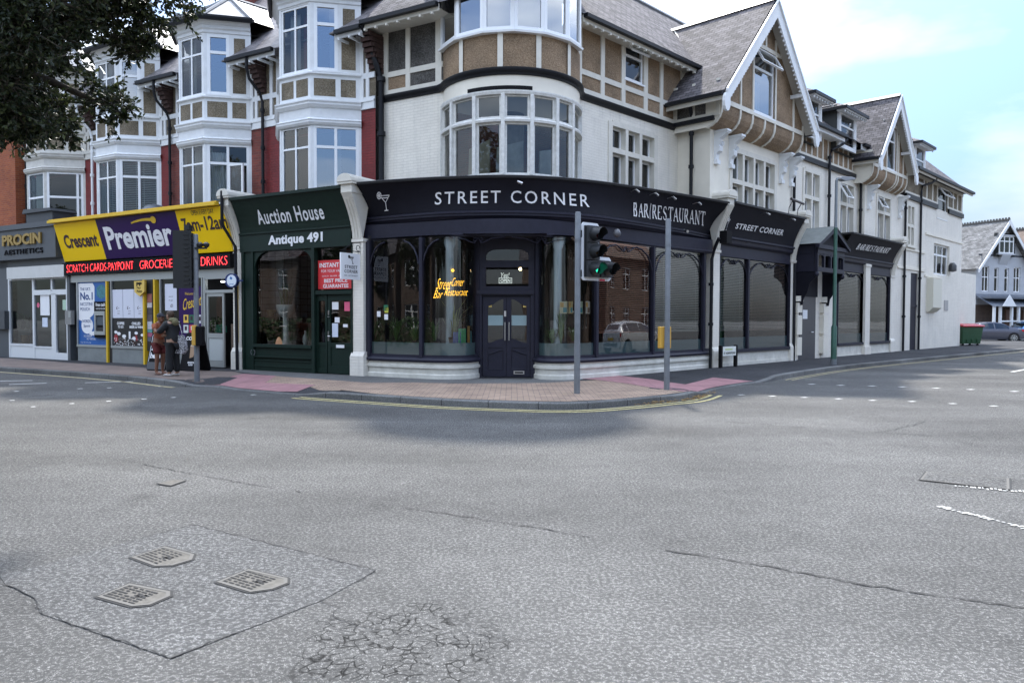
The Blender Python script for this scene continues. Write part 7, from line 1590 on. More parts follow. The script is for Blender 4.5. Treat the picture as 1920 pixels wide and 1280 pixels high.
# ---- recessed wall between the gables
dr = .28
R0,R1 = G1['ur'],ul2
WR1,WR2 = rB(1506,1537,320,425,dr),rB(1573,1601,342,432,dr); WR1 = (WR1[0],WR1[1],5.0,WR1[3]); WR2 = (WR2[0],WR2[1],5.0,WR2[3])
zbt = B(1550,310,dr)[1]; zb0,zb1 = B(1550,310,dr)[1],B(1550,317,dr)[1]
m_ = MB(FB); m_.wall(R0,R1,4.6,7.58,[WR1,WR2],dr,dr+.28); m_.build('wall',wbrick,wing)
stone_window(wing,FB,*WR1,dr,2,B(1521,371,dr)[1]); stone_window(wing,FB,*WR2,dr,2,B(1587,384,dr)[1])
open_light(FB,WR2[0]+.1,(WR2[0]+WR2[1])/2-.04,B(1587,384,dr)[1]+.1,WR2[3]-.12,dr+.04,'open top light of two light window behind the green lamp post',-30)
curtain(FB,WR1[0]+.12,WR1[1]-.12,WR1[2]+.1,B(1521,371,dr)[1]-.1,dr+.5,mat('blue_white_curtain',(.50,.56,.66),.9),'bluish white curtain in two light window above the porch',waves=6)
m_ = MB(FB); m_.box(R0,R1,dr-.10,dr+.02,7.52,7.70); m_.build('string_course',blackp,wing)
m_ = MB(FB); m_.box(R0,R1,dr-.0,dr+.1,7.70,9.0); m_.build('pebbledash_panel',tanpeb,wing)
t = MB(FB); t.box(R0,R1,dr-.036,dr+.0,7.701,7.82)
x = R0+.3; k = 0
while x < R1-.1: t.box(x-.04,x+.04,dr-.034,dr+.0,7.82,9.0); x += .52; k += 1
t.build('timber_frame',creamtrim,wing)
re = MB(FB); re.add([(4.90,dr-.42,8.86),(30,dr-.42,8.86),(30,4.4,13.12),(2.6,4.4,13.12),(2.38,3.0,11.72)],[(0,1,2,3,4)]); re.build('roof',slate,wing,fix=False)
mr_ = MB(FB); mr_.tube([(.8,4.4,13.12),(17.0,4.4,13.12)],.1,6); mr_.build('ridge_tiles',lead,wing)
bpl = MB(FB); bpl.quad((-.5,4.4,13.1),(19,4.4,13.1),(19,8.8,8.7),(-.5,8.8,8.7)); bpl.build('rear_roof',slate,wing,fix=False)
for a,c in ((R0+.2,B(1573,250,.1)[0]-.05),(B(1604,250,.1)[0]+.05,R1-.1)):
    g_ = MB(FB); g_.box(a,c,dr-.58,dr-.44,8.76,8.87); g_.build('gutter',blackp,wing)
    g_ = MB(FB); g_.box(a,c,dr-.44,dr-.39,8.62,8.84); g_.quad((a,dr-.4,8.63),(c,dr-.4,8.63),(c,dr,8.63),(a,dr,8.63)); g_.build('eaves_board',white,wing)
# dormers
def dormer(x0,x1,z0,z1,d,label):
    D_ = MB(FB); f = .16
    o = window(wing,FB,x0+f,x1-f,z0+.1,z1-.05,d+.0,(),(z0+.62*(z1-z0),),.07,.08,back=room,name='dormer')
    for q in ((x0,x0+f,z0,z1),(x1-f,x1,z0,z1),(x0+f,x1-f,z0,z0+.1),(x0+f,x1-f,z1-.05,z1)): D_.box(q[0],q[1],d-.02,d+.08,q[2],q[3])
    D_.build('dormer_surround',white,o)
    c = MB(FB); dc = z1-RZ
    for x in (x0+.01,x1-.01): c.add([(x,d+.02,z0+.4),(x,d+.02,z1),(x,dc+.4,z1),(x,d+.3,RZ+d+.2)],[(0,1,2,3)])
    c.build('dormer_cheek',mat('slate_green_lead',(.10,.115,.125),.5,var=.2),o,fix=False)
    r = MB(FB); e = .30; zz = z1+.04; um = (x0+x1)/2
    r.add([(x0-e,d-.38,zz),(x1+e,d-.38,zz),(x1+e,2.6,zz),(x0-e,2.6,zz),(um,d+.75,zz+.62),(um,3.1,zz+.62)],[(0,1,4),(1,2,5,4),(3,0,4,5),(0,3,2,1)])
    r.build('dormer_roof',slate,o,fix=False)
    b_ = MB(FB); b_.box(x0-e-.02,x1+e+.02,d-.42,d-.38,zz-.10,zz+.02); b_.box(x0-e-.03,x0-e+.01,d-.38,2.0,zz-.1,zz+.02); b_.box(x1+e-.01,x1+e+.03,d-.38,2.0,zz-.1,zz+.02); b_.build('dormer_gutter',blackp,o)
    w2 = MB(FB); w2.box(x0-e+.05,x1+e-.05,d-.37,d-.0,zz-.14,zz-.08)
    x = x0-e+.1
    while x < x1+e: w2.lathe([(.001,-.05),(.035,-.02),(.035,.02),(.02,.05)],(x,d-.30,zz-.19),6); x += .24
    w2.build('dormer_soffit',white,o)
    return o
dx0,dx1 = B(1573,250,.0)[0],B(1605,250,.0)[0]
dormer(dx0,dx1,B(1590,282,.0)[1],B(1590,214,.0)[1],.0,'')
dx0,dx1 = B(1517,230,.0)[0],B(1540,230,.0)[0]
dormer(dx0-.1,dx1,B(1530,262,.0)[1],B(1530,186,.0)[1],.0,'')
dx0 = B(1716,280,.0)[0]; dormer(dx0,dx0+1.6,8.3,B(1725,274,.0)[1],.0,'')
# ---- far end wall
E0,E1 = ur2,B(1804.5,400,0)[0]
de = .0
ew1 = rB(1751,1780,459,516,de); ew2 = rB(1757.5,1776,352,411,de); ew3 = rB(1698,1714,383,460,de); ew3 = (ew3[0]+.15,ew3[1],ew3[2],ew3[3])
zbe = B(1790,386,de)[1]
ed = rB(1706.5,1720.5,512,656,de)
xs_ = B(1726,560,de)[0]
m_ = MB(FB); m_.wall(E0,E1,-.05,7.40,[ew1,(ew3[0],ew3[1],ew3[2],ew3[3]),(ed[0],ed[1],.03,ed[3])],de,de+.28); m_.quad((E1,de,-.05),(E1,8,-.05),(E1,8,8.7),(E1,de,8.7)); m_.build('wall',wbrick,wing)
ec = B(1790,392,de)[1]
m_ = MB(FB); m_.wall(E0,E1,7.40,8.75,[(ew2[0],ew2[1],7.40,ew2[3])],de,de+.2); m_.build('pebbledash_panel',greypeb,wing)
hm = MB(FB)
for a,c in ((E0,ew2[0]-.12),(ew2[1]+.12,E1)): hm.box(a,c,de-.09,de+.02,7.36,7.60)
hm.build('string_course',blackp,wing)
t = MB(FB)
for px in (1737,1748,1757,1777,1787,1795,1803): u_ = B(px,350,de)[0]; t.box(u_-.08,u_+.08,de-.035,de+.01,7.60,8.72)
t.box(E0,ew2[0],de-.033,de+.01,7.6,7.72); t.box(ew2[1],E1,de-.033,de+.01,7.6,7.72); t.box(E0,E1,de-.037,de+.01,8.58,8.75)
t.build('timber_frame',creamtrim,wing)
window(wing,FB,*ew1,de+.12,(ew1[0]+.33*(ew1[1]-ew1[0]),ew1[0]+.68*(ew1[1]-ew1[0])),(ew1[2]+.66*(ew1[3]-ew1[2]),),.09,.08,back=dark,sill=True)
curtain(FB,ew1[0]+.2,ew1[0]+1.0,ew1[2]+.1,ew1[3]-.6,de+.5,mat('sage_curtain',(.30,.36,.30),.9),'sage curtain in the ground window of the far end wall',waves=5)
window(wing,FB,ew2[0],ew2[1],ew2[2],ew2[3],de+.05,(),(ew2[2]+.62*(ew2[3]-ew2[2]),),.09,.08,back=lightwall,sill=True)
open_light(FB,ew2[0]+.03,ew2[1]-.03,ew2[2]+.62*(ew2[3]-ew2[2]),ew2[3]-.05,de-.05,'open top light in the small far end window under the eaves',-35)
stone_window(wing,FB,*ew3,de,2,B(1706,423,de)[1],sillz=ew3[2])
dd = MB(FB); u0,u1 = ed[0],ed[1]; zm = B(1713,575,de)[1]; dd.box(u0,u1,.08,.14,.03,zm); dd.box(u0+.06,u1-.02,.06,.12,zm+.1,ed[3]); dd.box(u0-.05,u1+.05,.02,.12,zm,zm+.1); dd.build('door',navy,wing)
tr_ = MB(FB)
for (x0,y0),(x1,y1) in (((1695,473),(1733,474)),((1682,505),(1733,508)),((1735,446),(1806,457)),((1733,519.5),(1763,521))): a,z_ = B(x0,y0,de); b,z2_ = B(x1,y1,de); tr_.box(a,b,de-.05,de+.01,z2_-.05,z2_+.05)
tr_.build('string_moulding',cream,wing)
# eaves and hipped end of the roof
ev0,ev1 = B(1742,325,-.5),B(1824.5,352.5,-.5)
re_ = MB(FB); zz = 8.78; xe = ev1[0]; re_.add([(E0-1,-.5,zz),(xe,-.5,zz),(xe,9,zz),(xe-3.2,4.2,zz+2.1),(E0-1,4.2,zz+2.1)],[(0,1,3,4),(1,2,3)]); re_.quad((E0-1,-.5,zz-.04),(xe,-.5,zz-.04),(xe,.1,zz-.04),(E0-1,.1,zz-.04)); re_.build('end_roof',slate,wing,fix=False)
g_ = MB(FB); g_.box(E0,xe+.02,-.62,-.5,zz-.12,zz-.0); g_.build('gutter',blackp,wing); g_ = MB(FB); g_.box(E0,xe,-.5,-.46,zz-.22,zz-.05); g_.build('eaves_board',creamtrim,wing)
# ---- downpipes on the wing
def pipe(pts,label,r=.055,cl=()):
    m_ = MB(FB); m_.tube(pts,r,8)
    for z in cl: m_.lathe([(r+.03,0),(r+.03,.1)],(pts[-1][0],pts[-1][1],z),8)
    return tag(m_.build('drainpipe',blackp,smooth=50),label,'drainpipe','black drainpipes on the wing')
upx = B(1305,260,.85)[0]; pipe([(-.62,.45,8.05),(-.60,.48,7.95),(-.40,.55,7.7),(-.36,.58,7.4),(-.36,.58,5.1)],'black drainpipe in the angle left of the nearer gable',cl=(7.2,6.2))
uq = B(1491,340,.15)[0]; pipe([(uq,dr-.1,7.3),(uq,dr-.1,5.0)],'short black drainpipe right of the nearer gable windows',cl=(5.3,))
uq = B(1558,350,.1)[0]; pipe([(uq+.9,dr-.45,8.75),(uq+.7,dr-.35,8.55),(uq+.1,dr-.14,8.25),(uq,dr-.12,8.0),(uq,dr-.12,4.9)],'black drainpipe with swan neck between the two dormers',cl=(7.9,6.4))
uq = B(1617,350,.1)[0]; pipe([(uq+.8,dr-.45,8.7),(uq+.5,dr-.35,8.5),(uq+.05,dr-.14,8.15),(uq,dr-.12,7.9),(uq,dr-.12,5.0)],'black drainpipe with swan neck left of the farther gable',cl=(7.4,6.2))
uq = B(1697,450,-.08)[0]; pipe([(uq,-.08,7.3),(uq,-.08,.03)],'black drainpipe left of the narrow dark side door',cl=(6.8,3.6,1.7))
uq = B(1726,450,-.08)[0]; pipe([(uq+.9,-.5,8.6),(uq+.6,-.4,8.4),(uq+.05,-.1,8.2),(uq,-.08,7.9),(uq,-.08,.03)],'tall black drainpipe right of the narrow dark side door',cl=(7.4,3.6,1.7))
uq = B(1337.5,560,-.2)[0]; m_ = MB(FB); m_.tube([(uq-.1,-.42,4.0),(uq-.02,-.25,3.75),(uq,-.14,3.4),(uq,-.12,.1)],.05,8)
for z in (2.6,1.4): m_.lathe([(.08,0),(.08,.09)],(uq,-.12,z),8)
tag(m_.build('drainpipe',blackp,smooth=50),'black drainpipe down the pilaster beside the street name sign','drainpipe')
uq = B(1489,560,-.05)[0]; m_ = MB(FB); m_.tube([(uq,-.06,3.6),(uq,-.06,.05)],.055,8); tag(m_.build('drainpipe',blackp,smooth=50),'black drainpipe on the left of the black porch','drainpipe')

# ---- short bar shopfronts
def sidefront(label,ua,ub,zf0,zf1,blinds,mullions,sill_z=.58,head=3.55,name='bar_shopfront',zb=.02,lean=.42,rise=0.0):
    r = thing(name,label,'shop',at(FB,(ua+ub)/2,0,.1)); m_ = MB(FB)
    m_.wall(ua,ub,zb,sill_z-.04,[],.0,.1); m_.box(ua,ub,-.035,.1,zb,zb+.2); m_.build('plinth',mat('stained_cream_render',(1,1,1)),r)
    m_ = MB(FB); m_.box(ua,ub,-.06,.2,sill_z-.04,sill_z+.06); m_.box(ua,ub,.0,.2,head,3.92); m_.box(ua,ub,-.02,.2,head+.0,head+.06); m_.build('frieze',navy,r)
    m_ = MB(FB); m_.prismx([(.2,3.92),(-.06,3.92),(-.10,3.97),(-.12,4.08),(-.17,4.10),(-.17,4.16),(.2,4.18)],ua,ub); m_.build('cornice',navy,r)
    m_ = MB(FB); n_ = 7; pr = [(-.10-lean*(i/n_)**1.4,zf0+(zf1-zf0)*i/n_) for i in range(n_+1)]
    m_.add([(u_,d_,z_) for d_,z_ in pr for u_ in (ua,ub)],[(2*i,2*i+1,2*i+3,2*i+2) for i in range(n_)]); m_.build('fascia',navyd,r,smooth=60,fix=False)
    m_ = MB(FB); m_.box(ua,ub,pr[-1][0]-.05,.6,zf1,zf1+.06); m_.build('capping',mat('black_felt',(.022,.022,.024)),r)
    edges = [ua]+mullions+[ub]
    for i,(a,c) in enumerate(zip(edges,edges[1:])):
        MB(FB).quad((a,.06,sill_z),(c,.06,sill_z),(c,.06,head),(a,.06,head)).build('shop_window',shopglass,r,fix=False)
        MB(FB).quad((a,.07,sill_z),(c,.07,sill_z),(c,.07,1.02),(a,.07,1.02)).build('frosted_band',frost,r,fix=False)
        s_ = MB(FB); H = head-.02; w_ = c-a
        for f_ in (lambda s: a+w_*s,lambda s: c-w_*s): s_.tube([(f_(s),.03,z_) for s,z_ in ((.03,H-.62),(.05,H-.42),(.12,H-.22),(.22,H-.09),(.32,H-.04),(.38,H-.10),(.44,H-.18),(.48,H-.16),(.5,H-.04))],.02,6)
        for c_ in (.45,.55): s_.tube([(a+w_*c_+.035*math.cos(k*.785),.03,H-.09+.035*math.sin(k*.785)) for k in range(9)],.010,5)
        s_.build('scrollwork',navy,r,smooth=60)
    m_ = MB(FB)
    for i,e in enumerate(edges): m_.box(e-(.05 if i else 0),e+(.05 if i < len(edges)-1 else 0),-.02,.14,sill_z+.06,head)
    m_.build('mullion',navy,r)
    m_ = MB(FB); m_.quad((ua,3,0),(ub,3,0),(ub,3,3.7),(ua,3,3.7)); m_.quad((ua,.15,.5),(ub,.15,.5),(ub,3,.5),(ua,3,.5)); m_.quad((ua,.15,3.6),(ub,.15,3.6),(ub,3,3.6),(ua,3,3.6))
    for x in (ua,ub): m_.quad((x,.15,.1),(x,3,.1),(x,3,3.7),(x,.15,3.7))
    m_.build('room',room_m,r,fix=False)
    return r,pr
s1a,s1b = .38,5.42
mu1 = B(1403,580,0)[0]
r1,pr1 = sidefront('short charcoal bar shopfront with blinds between two cream pilasters',s1a,s1b,4.165,5.10,None,[mu1])
r2a,r2b = B(1581,600,0)[0],B(1666,600,0)[0]; mu2 = B(1622,600,0)[0]
r2,pr2 = sidefront('farther charcoal bar shopfront beyond the black porch',r2a-.6,r2b+.1,4.165,4.98,None,[mu2],zb=-.05)
pm2 = MB(FB); pm2.box(mu2-.28,mu2+.28,-.10,.0,-.05,4.0); pm2.box(mu2-.36,mu2+.36,-.14,.0,-.05,.45); pm2.box(mu2-.32,mu2+.32,-.13,.0,3.85,3.95); pm2.build('pier',wbrick,r2)
cap_console('cream pilaster with console at the far end of the bar',r2b+.42,d0=-.02,ztop=5.18,M=FB,wd=.5,front=-.46,back=.2,pierz=3.6,zb=-.05)
def Sf(pr,u,t,off=.02):
    n_ = len(pr)-1; i = min(int(t*n_),n_-1); f = t*n_-i; d = pr[i][0]+(pr[i+1][0]-pr[i][0])*f; z = pr[i][1]+(pr[i+1][1]-pr[i][1])*f; return at(FB,u,d-off,z)
def tz(pr,px,py):
    """fascia station under an image point"""
    best = None
    for k in range(41):
        t = k/40; n_ = len(pr)-1; i = min(int(t*n_),n_-1); f = t*n_-i; d = pr[i][0]+(pr[i+1][0]-pr[i][0])*f; z = pr[i][1]+(pr[i+1][1]-pr[i][1])*f
        u,zz = B(px,py,d); e = abs(zz-z)
        if best is None or e < best[0]: best = (e,u,t)
    return best[1],best[2]
g1 = thing('shop_sign','white capitals STREET CORNER on the short fascia between two consoles','sign',at(FB,3,-.3,4.6),'lettered shop signs')
l = MB(); (ua_,tb0),(_,tt0),(ub_2,tb1),(_,tt1) = tz(pr1,1377,429),tz(pr1,1377,418),tz(pr1,1466,442),tz(pr1,1466,431)
vs,fs = glyphs('STREET CORNER',.022,1.1); l.add([Sf(pr1,ua_+(ub_2-ua_)*u,(tb0+(tb1-tb0)*u)+((tt0-tb0)+((tt1-tb1)-(tt0-tb0))*u)*v) for u,v in vs],fs); l.build('lettering',lw,g1,fix=False)
g1 = thing('shop_emblem','white outline cocktail glass on the short fascia beside the console','sign',at(FB,1,-.3,4.6),'cocktail glass emblems')
(u0_,t0_),(u1_,t1_) = tz(pr1,1357,431),tz(pr1,1370.5,407); l = MB(); strokes(l,MARTINI,lambda u,v: Sf(pr1,u0_+(u1_-u0_)*u,t0_+(t1_-t0_)*v),.06); l.build('outline',lw,g1,fix=False)
g1 = thing('shop_sign','white italic serif BAR RESTAURANT on the far fascia beyond the porch','sign',at(FB,14,-.3,4.5),'lettered shop signs')
(u0_,tb0),(_,tt0),(u1_,tb1),(_,tt1) = tz(pr2,1604,467),tz(pr2,1604,456),tz(pr2,1664,475),tz(pr2,1664,463)
l = MB(); serif(l,'BAR|RESTAURANT',lambda u,v: Sf(pr2,u0_+(u1_-u0_)*u,tb0+(tb1-tb0)*u+(tt0-tb0)*v,.025),k=.26,nn=.13); l.build('lettering',lw,g1,fix=False)
zbl = B(1370,617,.1)[1]
blind(FB,s1a+.1,mu1-.08,zbl,3.5,.16,bgrey,'taupe slatted blind left in the short bar front by street name sign',.05); blind(FB,mu1+.08,s1b-.1,zbl,3.5,.16,mat('rosy_blind_slat',(.46,.33,.27),.5,var=.2,vscale=2),'rosy brown slatted blind right in the short bar front',.05)
blind(FB,r2a-.5,mu2-.3,1.05,3.5,.16,bgrey,'taupe slatted blind in the far bar window beside the porch',.06); blind(FB,mu2+.3,r2b-.0,1.05,3.5,.16,mat('olive_blind_slat',(.40,.40,.27),.5,var=.2,vscale=2),'olive slatted blind in last bar window',.06)
spiky(tuple(at(FB,s1a+.9,.45,.72)),40,.8,.5,lg1,'leafy plant in the short bar window behind street name sign',seed=12)
for u_,lb in ((2.2,'small chrome lamp left of centre on the short fascia'),(4.1,'small chrome lamp right of centre on the short fascia')):
    a = Sf(pr1,u_,.86,.03); r = thing('sign_lamp',lb,'lamp',tuple(a),'small lamps over the bar fascia'); m_ = MB(); m_.tube([a,a-YB*.15+Z*.03,a-YB*.22],.01,6); m_.build('arm',steel,r); m_ = MB(); m_.tube([a-YB*.22-XB*.05,a-YB*.22+XB*.08-Z*.03],.025,8,r2=.035); m_.build('lamp_head',steel,r,smooth=50)
u_,z_ = B(1487,436,-.3)
bf = MB(FB); bf.tube([(4.2,-.45,5.15),(4.25,-.45,5.4),(4.1,-.65,5.62)],.015,6); bf.tube([(4.9,-.45,5.15),(4.95,-.45,5.4),(4.8,-.65,5.60)],.015,6); bf.tube([(3.95,-.65,5.64),(4.95,-.65,5.58)],.045,8); tag(bf.build('floodlight',mat('dark_lamp',(.06,.05,.05),.4),smooth=50),'tubular lamp on two arms above the right end of short fascia','lamp')
cctv(at(FB,B(1692,454,-.5)[0],-.45,B(1692,454,-.5)[1]),-YB+XB*.2-Z*.1,'white security camera at the far end of the bar fascia',m=cream)
# ---- black porch
po = thing('porch','black timber gabled porch over the grey side door','porch',at(FB,8,-.3,3.4))
pl,pr_ = B(1493,520,0)[0],B(1563,520,-.7)[0]; pd = -.75
pl = B(1533,520,pd)[0]; pr_ = B(1583,520,pd)[0]; zt_ = B(1558,461,pd)[1]; zb_ = B(1558,511,pd)[1]; zr0,zr1 = B(1558,478,pd)[1],B(1558,503,pd)[1]
m_ = MB(FB); m_.box(pl,pr_,pd,pd+.12,zb_,zr1); m_.box(pl,pr_,pd,pd+.12,zr0,zt_); 
for i in range(5): x = pl+(pr_-pl-.09)*i/4; m_.box(x,x+.09,pd+.01,pd+.11,zr1,zr0)
for x in (pl,pr_-.1): m_.box(x,x+.1,pd+.13,.1,zb_,zr1); m_.box(x,x+.1,pd+.13,.1,zr0,zt_)
m_.box(pl+.02,pl+.08,pd+.13,.1,zr1,zr0); m_.box(pr_-.08,pr_-.02,pd+.13,.1,zr1,zr0)
for i in range(4):
    x = pl+.09+(pr_-pl-.09)*i/4; w_ = (pr_-pl-.09)/4-.09
    m_.prism([(x,zr0),(x+w_,zr0),(x+w_,zr0-.12),(x+w_*.8,zr0-.05),(x+w_*.2,zr0-.05),(x,zr0-.12)],pd+.02,pd+.1)
m_.build('frame',navy,po)
m_ = MB(FB); um = (pl+pr_)/2; za_ = B(1562,432,pd)[1]
m_.prism([(pl-.1,zt_),(pr_+.1,zt_),(um,za_)],pd+.04,pd+.12); m_.build('pediment',navyd,po)
m_ = MB(FB)
for s_ in (-1,1): m_.prism([(um,za_+.10),(um+s_*((pr_-pl)/2+.22),zt_-.02),(um+s_*((pr_-pl)/2+.22),zt_-.14),(um,za_-.06)],pd-.14,pd+.0)
m_.box(pl-.15,pr_+.15,pd-.08,pd+.03,zt_-.16,zt_-.02); m_.build('barge_board',navy,po)
m_ = MB(FB)
for s_ in (-1,1): m_.quad((um,pd-.16,za_+.14),(um+s_*((pr_-pl)/2+.20),pd-.16,zt_+.0),(um+s_*((pr_-pl)/2+.20),.3,zt_+.0),(um,.3,za_+.14))
m_.build('roof',mat('porch_lead',(.20,.215,.20),.6,var=.25,vscale=4),po,fix=False)
m_ = MB(FB)
for x in (pl+.02,pr_-.08):
    m_.prismx([(pd+.05,zb_),(pd+.10,zb_-.22),(pd+.28,zb_-.40),(pd+.38,zb_-.75),(-.24,zb_-.95),(-.2,zb_-1.2),(.05,zb_-1.2),(.05,zb_)],x,x+.06)
m_.build('bracket',navyd,po)
for x in (pl+.05,pr_-.05): 
    b_ = MB(FB); b_.lathe([(.02,.0),(.08,.05),(.09,.12),(.05,.2)],(x,pd+.06,zb_-.2),10); b_.build('pendant',navy,po,smooth=60)
db0,db1 = B(1498,600,0)[0],B(1530,600,0)[0]; zd = B(1514,556,0)[1]
m_ = MB(FB); m_.box(db0+.1,db1-.0,.02,.1,.02,zd); m_.build('door',mat('dark_grey_door',(.055,.055,.062),.45,var=.1),po)
m_ = MB(FB); m_.box(db0+.35,db0+.75,.005,.02,1.62,1.95); tag(m_.build('notice',paper),'white notice on the grey door under the black porch','notice')
m_ = MB(FB); m_.tube([(db1-.5,-.03,1.12),(db1-.3,-.03,1.12)],.018,6); m_.build('handle',steel,po)
m_ = MB(FB); m_.box(db0-.02,db1+.12,.0,.3,zd+.0,4.6); m_.add([(( db0+db1)/2+.55*math.cos(k*.3142),-.015,zd+.45+.75*abs(math.sin(k*.3142))) for k in range(11)],[tuple(range(11))]); m_.build('door_head',navyd,po)
um2 = MB(FB)
for a,c in ((s1b+.35,db0+.1),(db1,r2a-.55)): um2.box(a,c,.05,.3,-.05,4.7)
um2.build('porch_pier',wbrick,po)
for i,(px,lb) in enumerate(((1496,'white meter cupboards left of the grey side door'),(1545,'white meter cupboards right of the grey side door'))):
    u_ = B(px,620,-.05)[0]; m_ = MB(FB)
    for z0,z1 in ((.3,.95),(1.05,1.75),(1.85,2.2)): m_.box(u_-.2,u_+.2,-.12,.06,z0,z1)
    m_.prism([(u_-.22,2.25),(u_+.22,2.25),(u_+.22,2.7),(u_+.1,2.6),(u_-.05,2.4)],-.16,.05); tag(m_.build('meter_cupboard',cream),lb,'cupboard','meter cupboards by the porch')
fw_ = MB(FB); fw_.box(r2b+.66,E0+.02,.0,.25,-.05,4.62); fw_.build('wall',wbrick,wing)
# meter box, grille and cable on the far wall
mb_ = thing('meter_box','cream utility box with sloped foot high on the far end wall','box',at(FB,B(1750,550,-.1)[0],-.2,2.5)); q_ = rB(1741,1757,523,577,-.1)
m_ = MB(FB); m_.box(q_[0],q_[1],-.32,.0,q_[2],q_[3]); m_.prismx([(-.32,q_[2]),(0,q_[2]),(0,q_[2]-.2),(-.1,q_[2]-.22)],q_[0],q_[1]); m_.build('case',mat('cream_box',(.62,.60,.50),.5),mb_); m_ = MB(FB); m_.box(q_[1],q_[1]+.5,-.2,.0,q_[3]-1.0,q_[3]-.05); m_.build('side_box',cream,mb_)
q_ = rB(1770.5,1777.5,563,582,-.02); m_ = MB(FB); m_.box(q_[0],q_[1],-.03,.0,q_[2],q_[3]); tag(m_.build('wall_grille',mat('grille_grey',(.35,.34,.33),.5)),'grey rectangular grille on the far end wall','grille')
lm = MB(FB); u_,z_ = B(1786,503,-.15); lm.lathe([(.05,0),(.2,.05),(.2,.35),(.1,.5)],(u_,-.15,z_-.2),10); tag(lm.build('wall_lamp',mat('lamp_black',(.05,.05,.05),.4),smooth=60),'small round dark lamp on the far end wall','lamp')
# boundary wall beyond the corner
bw_ = MB(FB); b0,b1 = E1+.02,B(1829,560,.3)[0]; zt3 = B(1815,513,.3)[1]; bw_.box(b0,b1,.3,.7,-.05,zt3); tag(bw_.build('boundary_wall',wbrick),'cream painted yard wall beyond the far end of the wing','wall')
# ================================================================ STREET FURNITURE
def rotf(p,a): return frame(Vector(p),Vector((math.cos(a),math.sin(a),0)),Vector((-math.sin(a),math.cos(a),0)))
polem = mat('signal_pole_grey',(.17,.185,.20),.5,metal=.15,var=.18,vscale=7)
hous = mat('signal_black',(.016,.018,.02),.45)
def sigpole(name,label,p,h,r=.057):
    t = thing(name,label,'traffic light',p,'grey signal poles'); m_ = MB(); zb = pavz(p); m_.lathe([(r+.004,zb-.03),(r+.004,zb+1.0),(r,zb+1.0),(r,h),(r*.8,h+.03)],(p[0],p[1],0),16); m_.lathe([(r+.006,h-.55),(r+.006,h-.5)],(p[0],p[1],0),16); m_.build('pole',polem,t,smooth=50); return t
pC = (1.285,14.70,PAV); tc_ = sigpole('traffic_light','grey signal pole with white edged four aspect head in front of the bar',pC,3.66)
FT = rotf((pC[0],pC[1],0),R(38)); FT = FT @ Matrix.Translation((.04,-.02,0))
m_ = MB(FT)
def rrect(x0,x1,z0,z1,r): 
    P = []
    for cx,cz,a in ((x1-r,z1-r,0),(x0+r,z1-r,90),(x0+r,z0+r,180),(x1-r,z0+r,270)): P += [(cx+r*math.cos(R(a+i*22.5)),cz+r*math.sin(R(a+i*22.5))) for i in range(5)]
    return P
L1 = [(.04,2.36),(.86,2.36),(.86,2.84),(.52,2.84),(.52,3.50),(.04,3.50)]
def chamf(P,c):
    out = []
    for i,p in enumerate(P):
        a,b = Vector(P[i-1]),Vector(P[(i+1) % len(P)]); p = Vector(p)
        for q in (a,b): out.append(tuple(p+(q-p).normalized()*c))
    return out
m_.prism(chamf(L1,.05),.0,.02); m_.build('backing_board',mat('white_board_edge',(.70,.72,.74),.4),tc_)
m_ = MB(FT); L2 = [(.105,2.425),(.80,2.425),(.80,2.77),(.462,2.77),(.462,3.435),(.105,3.435)]; m_.prism(L2,-.03,-.002); m_.build('board_face',hous,tc_)
lenses = [(.29,3.27,'red'),(.29,2.93,'amber'),(.29,2.59,'green'),(.655,2.59,'arrow')]
m_ = MB(FT)
for x,z,n_ in lenses: m_.box(x-.16,x+.16,-.10,-.031,z-.163,z+.163)
m_.build('signal_housing',mat('signal_charcoal',(.035,.038,.042),.45),tc_)
for x,z,n_ in lenses:
    h_ = MB(FT); k = 16; ri,dep = .115,.26
    vs = []; 
    for d_,rr in ((-.10,.135),(-.10-dep,.118)):
        for i in range(k): vs.append((x+rr*math.cos(i*2*math.pi/k),d_ + (0 if d_ > -.2 else (.10 if math.sin(i*2*math.pi/k) < -.3 else 0)),z+rr*math.sin(i*2*math.pi/k)))
    fs = [(i,(i+1) % k,k+(i+1) % k,k+i) for i in range(k)]; h_.add(vs,fs)
    h_.build('hood',hous,tc_,smooth=50,fix=False)
    l_ = MB(FT); l_.add([(x+.105*math.cos(i*2*math.pi/k),-.105,z+.105*math.sin(i*2*math.pi/k)) for i in range(k)],[tuple(range(k))])
    l_.build('lens',{'red': mat('lens_red_off',(.05,.006,.006),.15),'amber': mat('lens_amber_off',(.06,.03,.004),.15),'green': mat('lens_green_lit',(.02,.55,.34),.2,emit=.8),'arrow': mat('lens_dark',(.008,.02,.016),.15)}[n_],tc_,fix=False)
m_ = MB(FT); m_.box(.52,.66,-.033,-.028,2.36,2.395); m_.build('red_label',mat('red_label',(.65,.04,.08),.5),tc_)
m_ = MB(FT); m_.box(-.06,.06,-.0,.1,3.2,3.34); m_.box(-.06,.06,-.0,.1,2.42,2.56); m_.build('bracket',hous,tc_)
pR = (3.255,15.66,PAV); tr2 = sigpole('signal_pole','grey pole carrying only a yellow crossing box seen from behind',pR,3.66)
ybx = mat('crossing_box_yellow',(.62,.36,.06),.45)
def crossbox(name_parent,F,x0,x1,d0,d1,z0,z1):
    b_ = MB(F); b_.box(x0,x1,d0,d1,z0,z1); return b_.build('push_button_box',ybx,name_parent,bevel=.012)
Fr = rotf((pR[0],pR[1],0),R(12)); crossbox(tr2,Fr,-.13,.12,.06,.20,.98,1.44)
pL = (-7.42,17.56,PAV); tl_ = sigpole('traffic_light','grey signal pole by the store with black head seen from behind',pL,3.52)
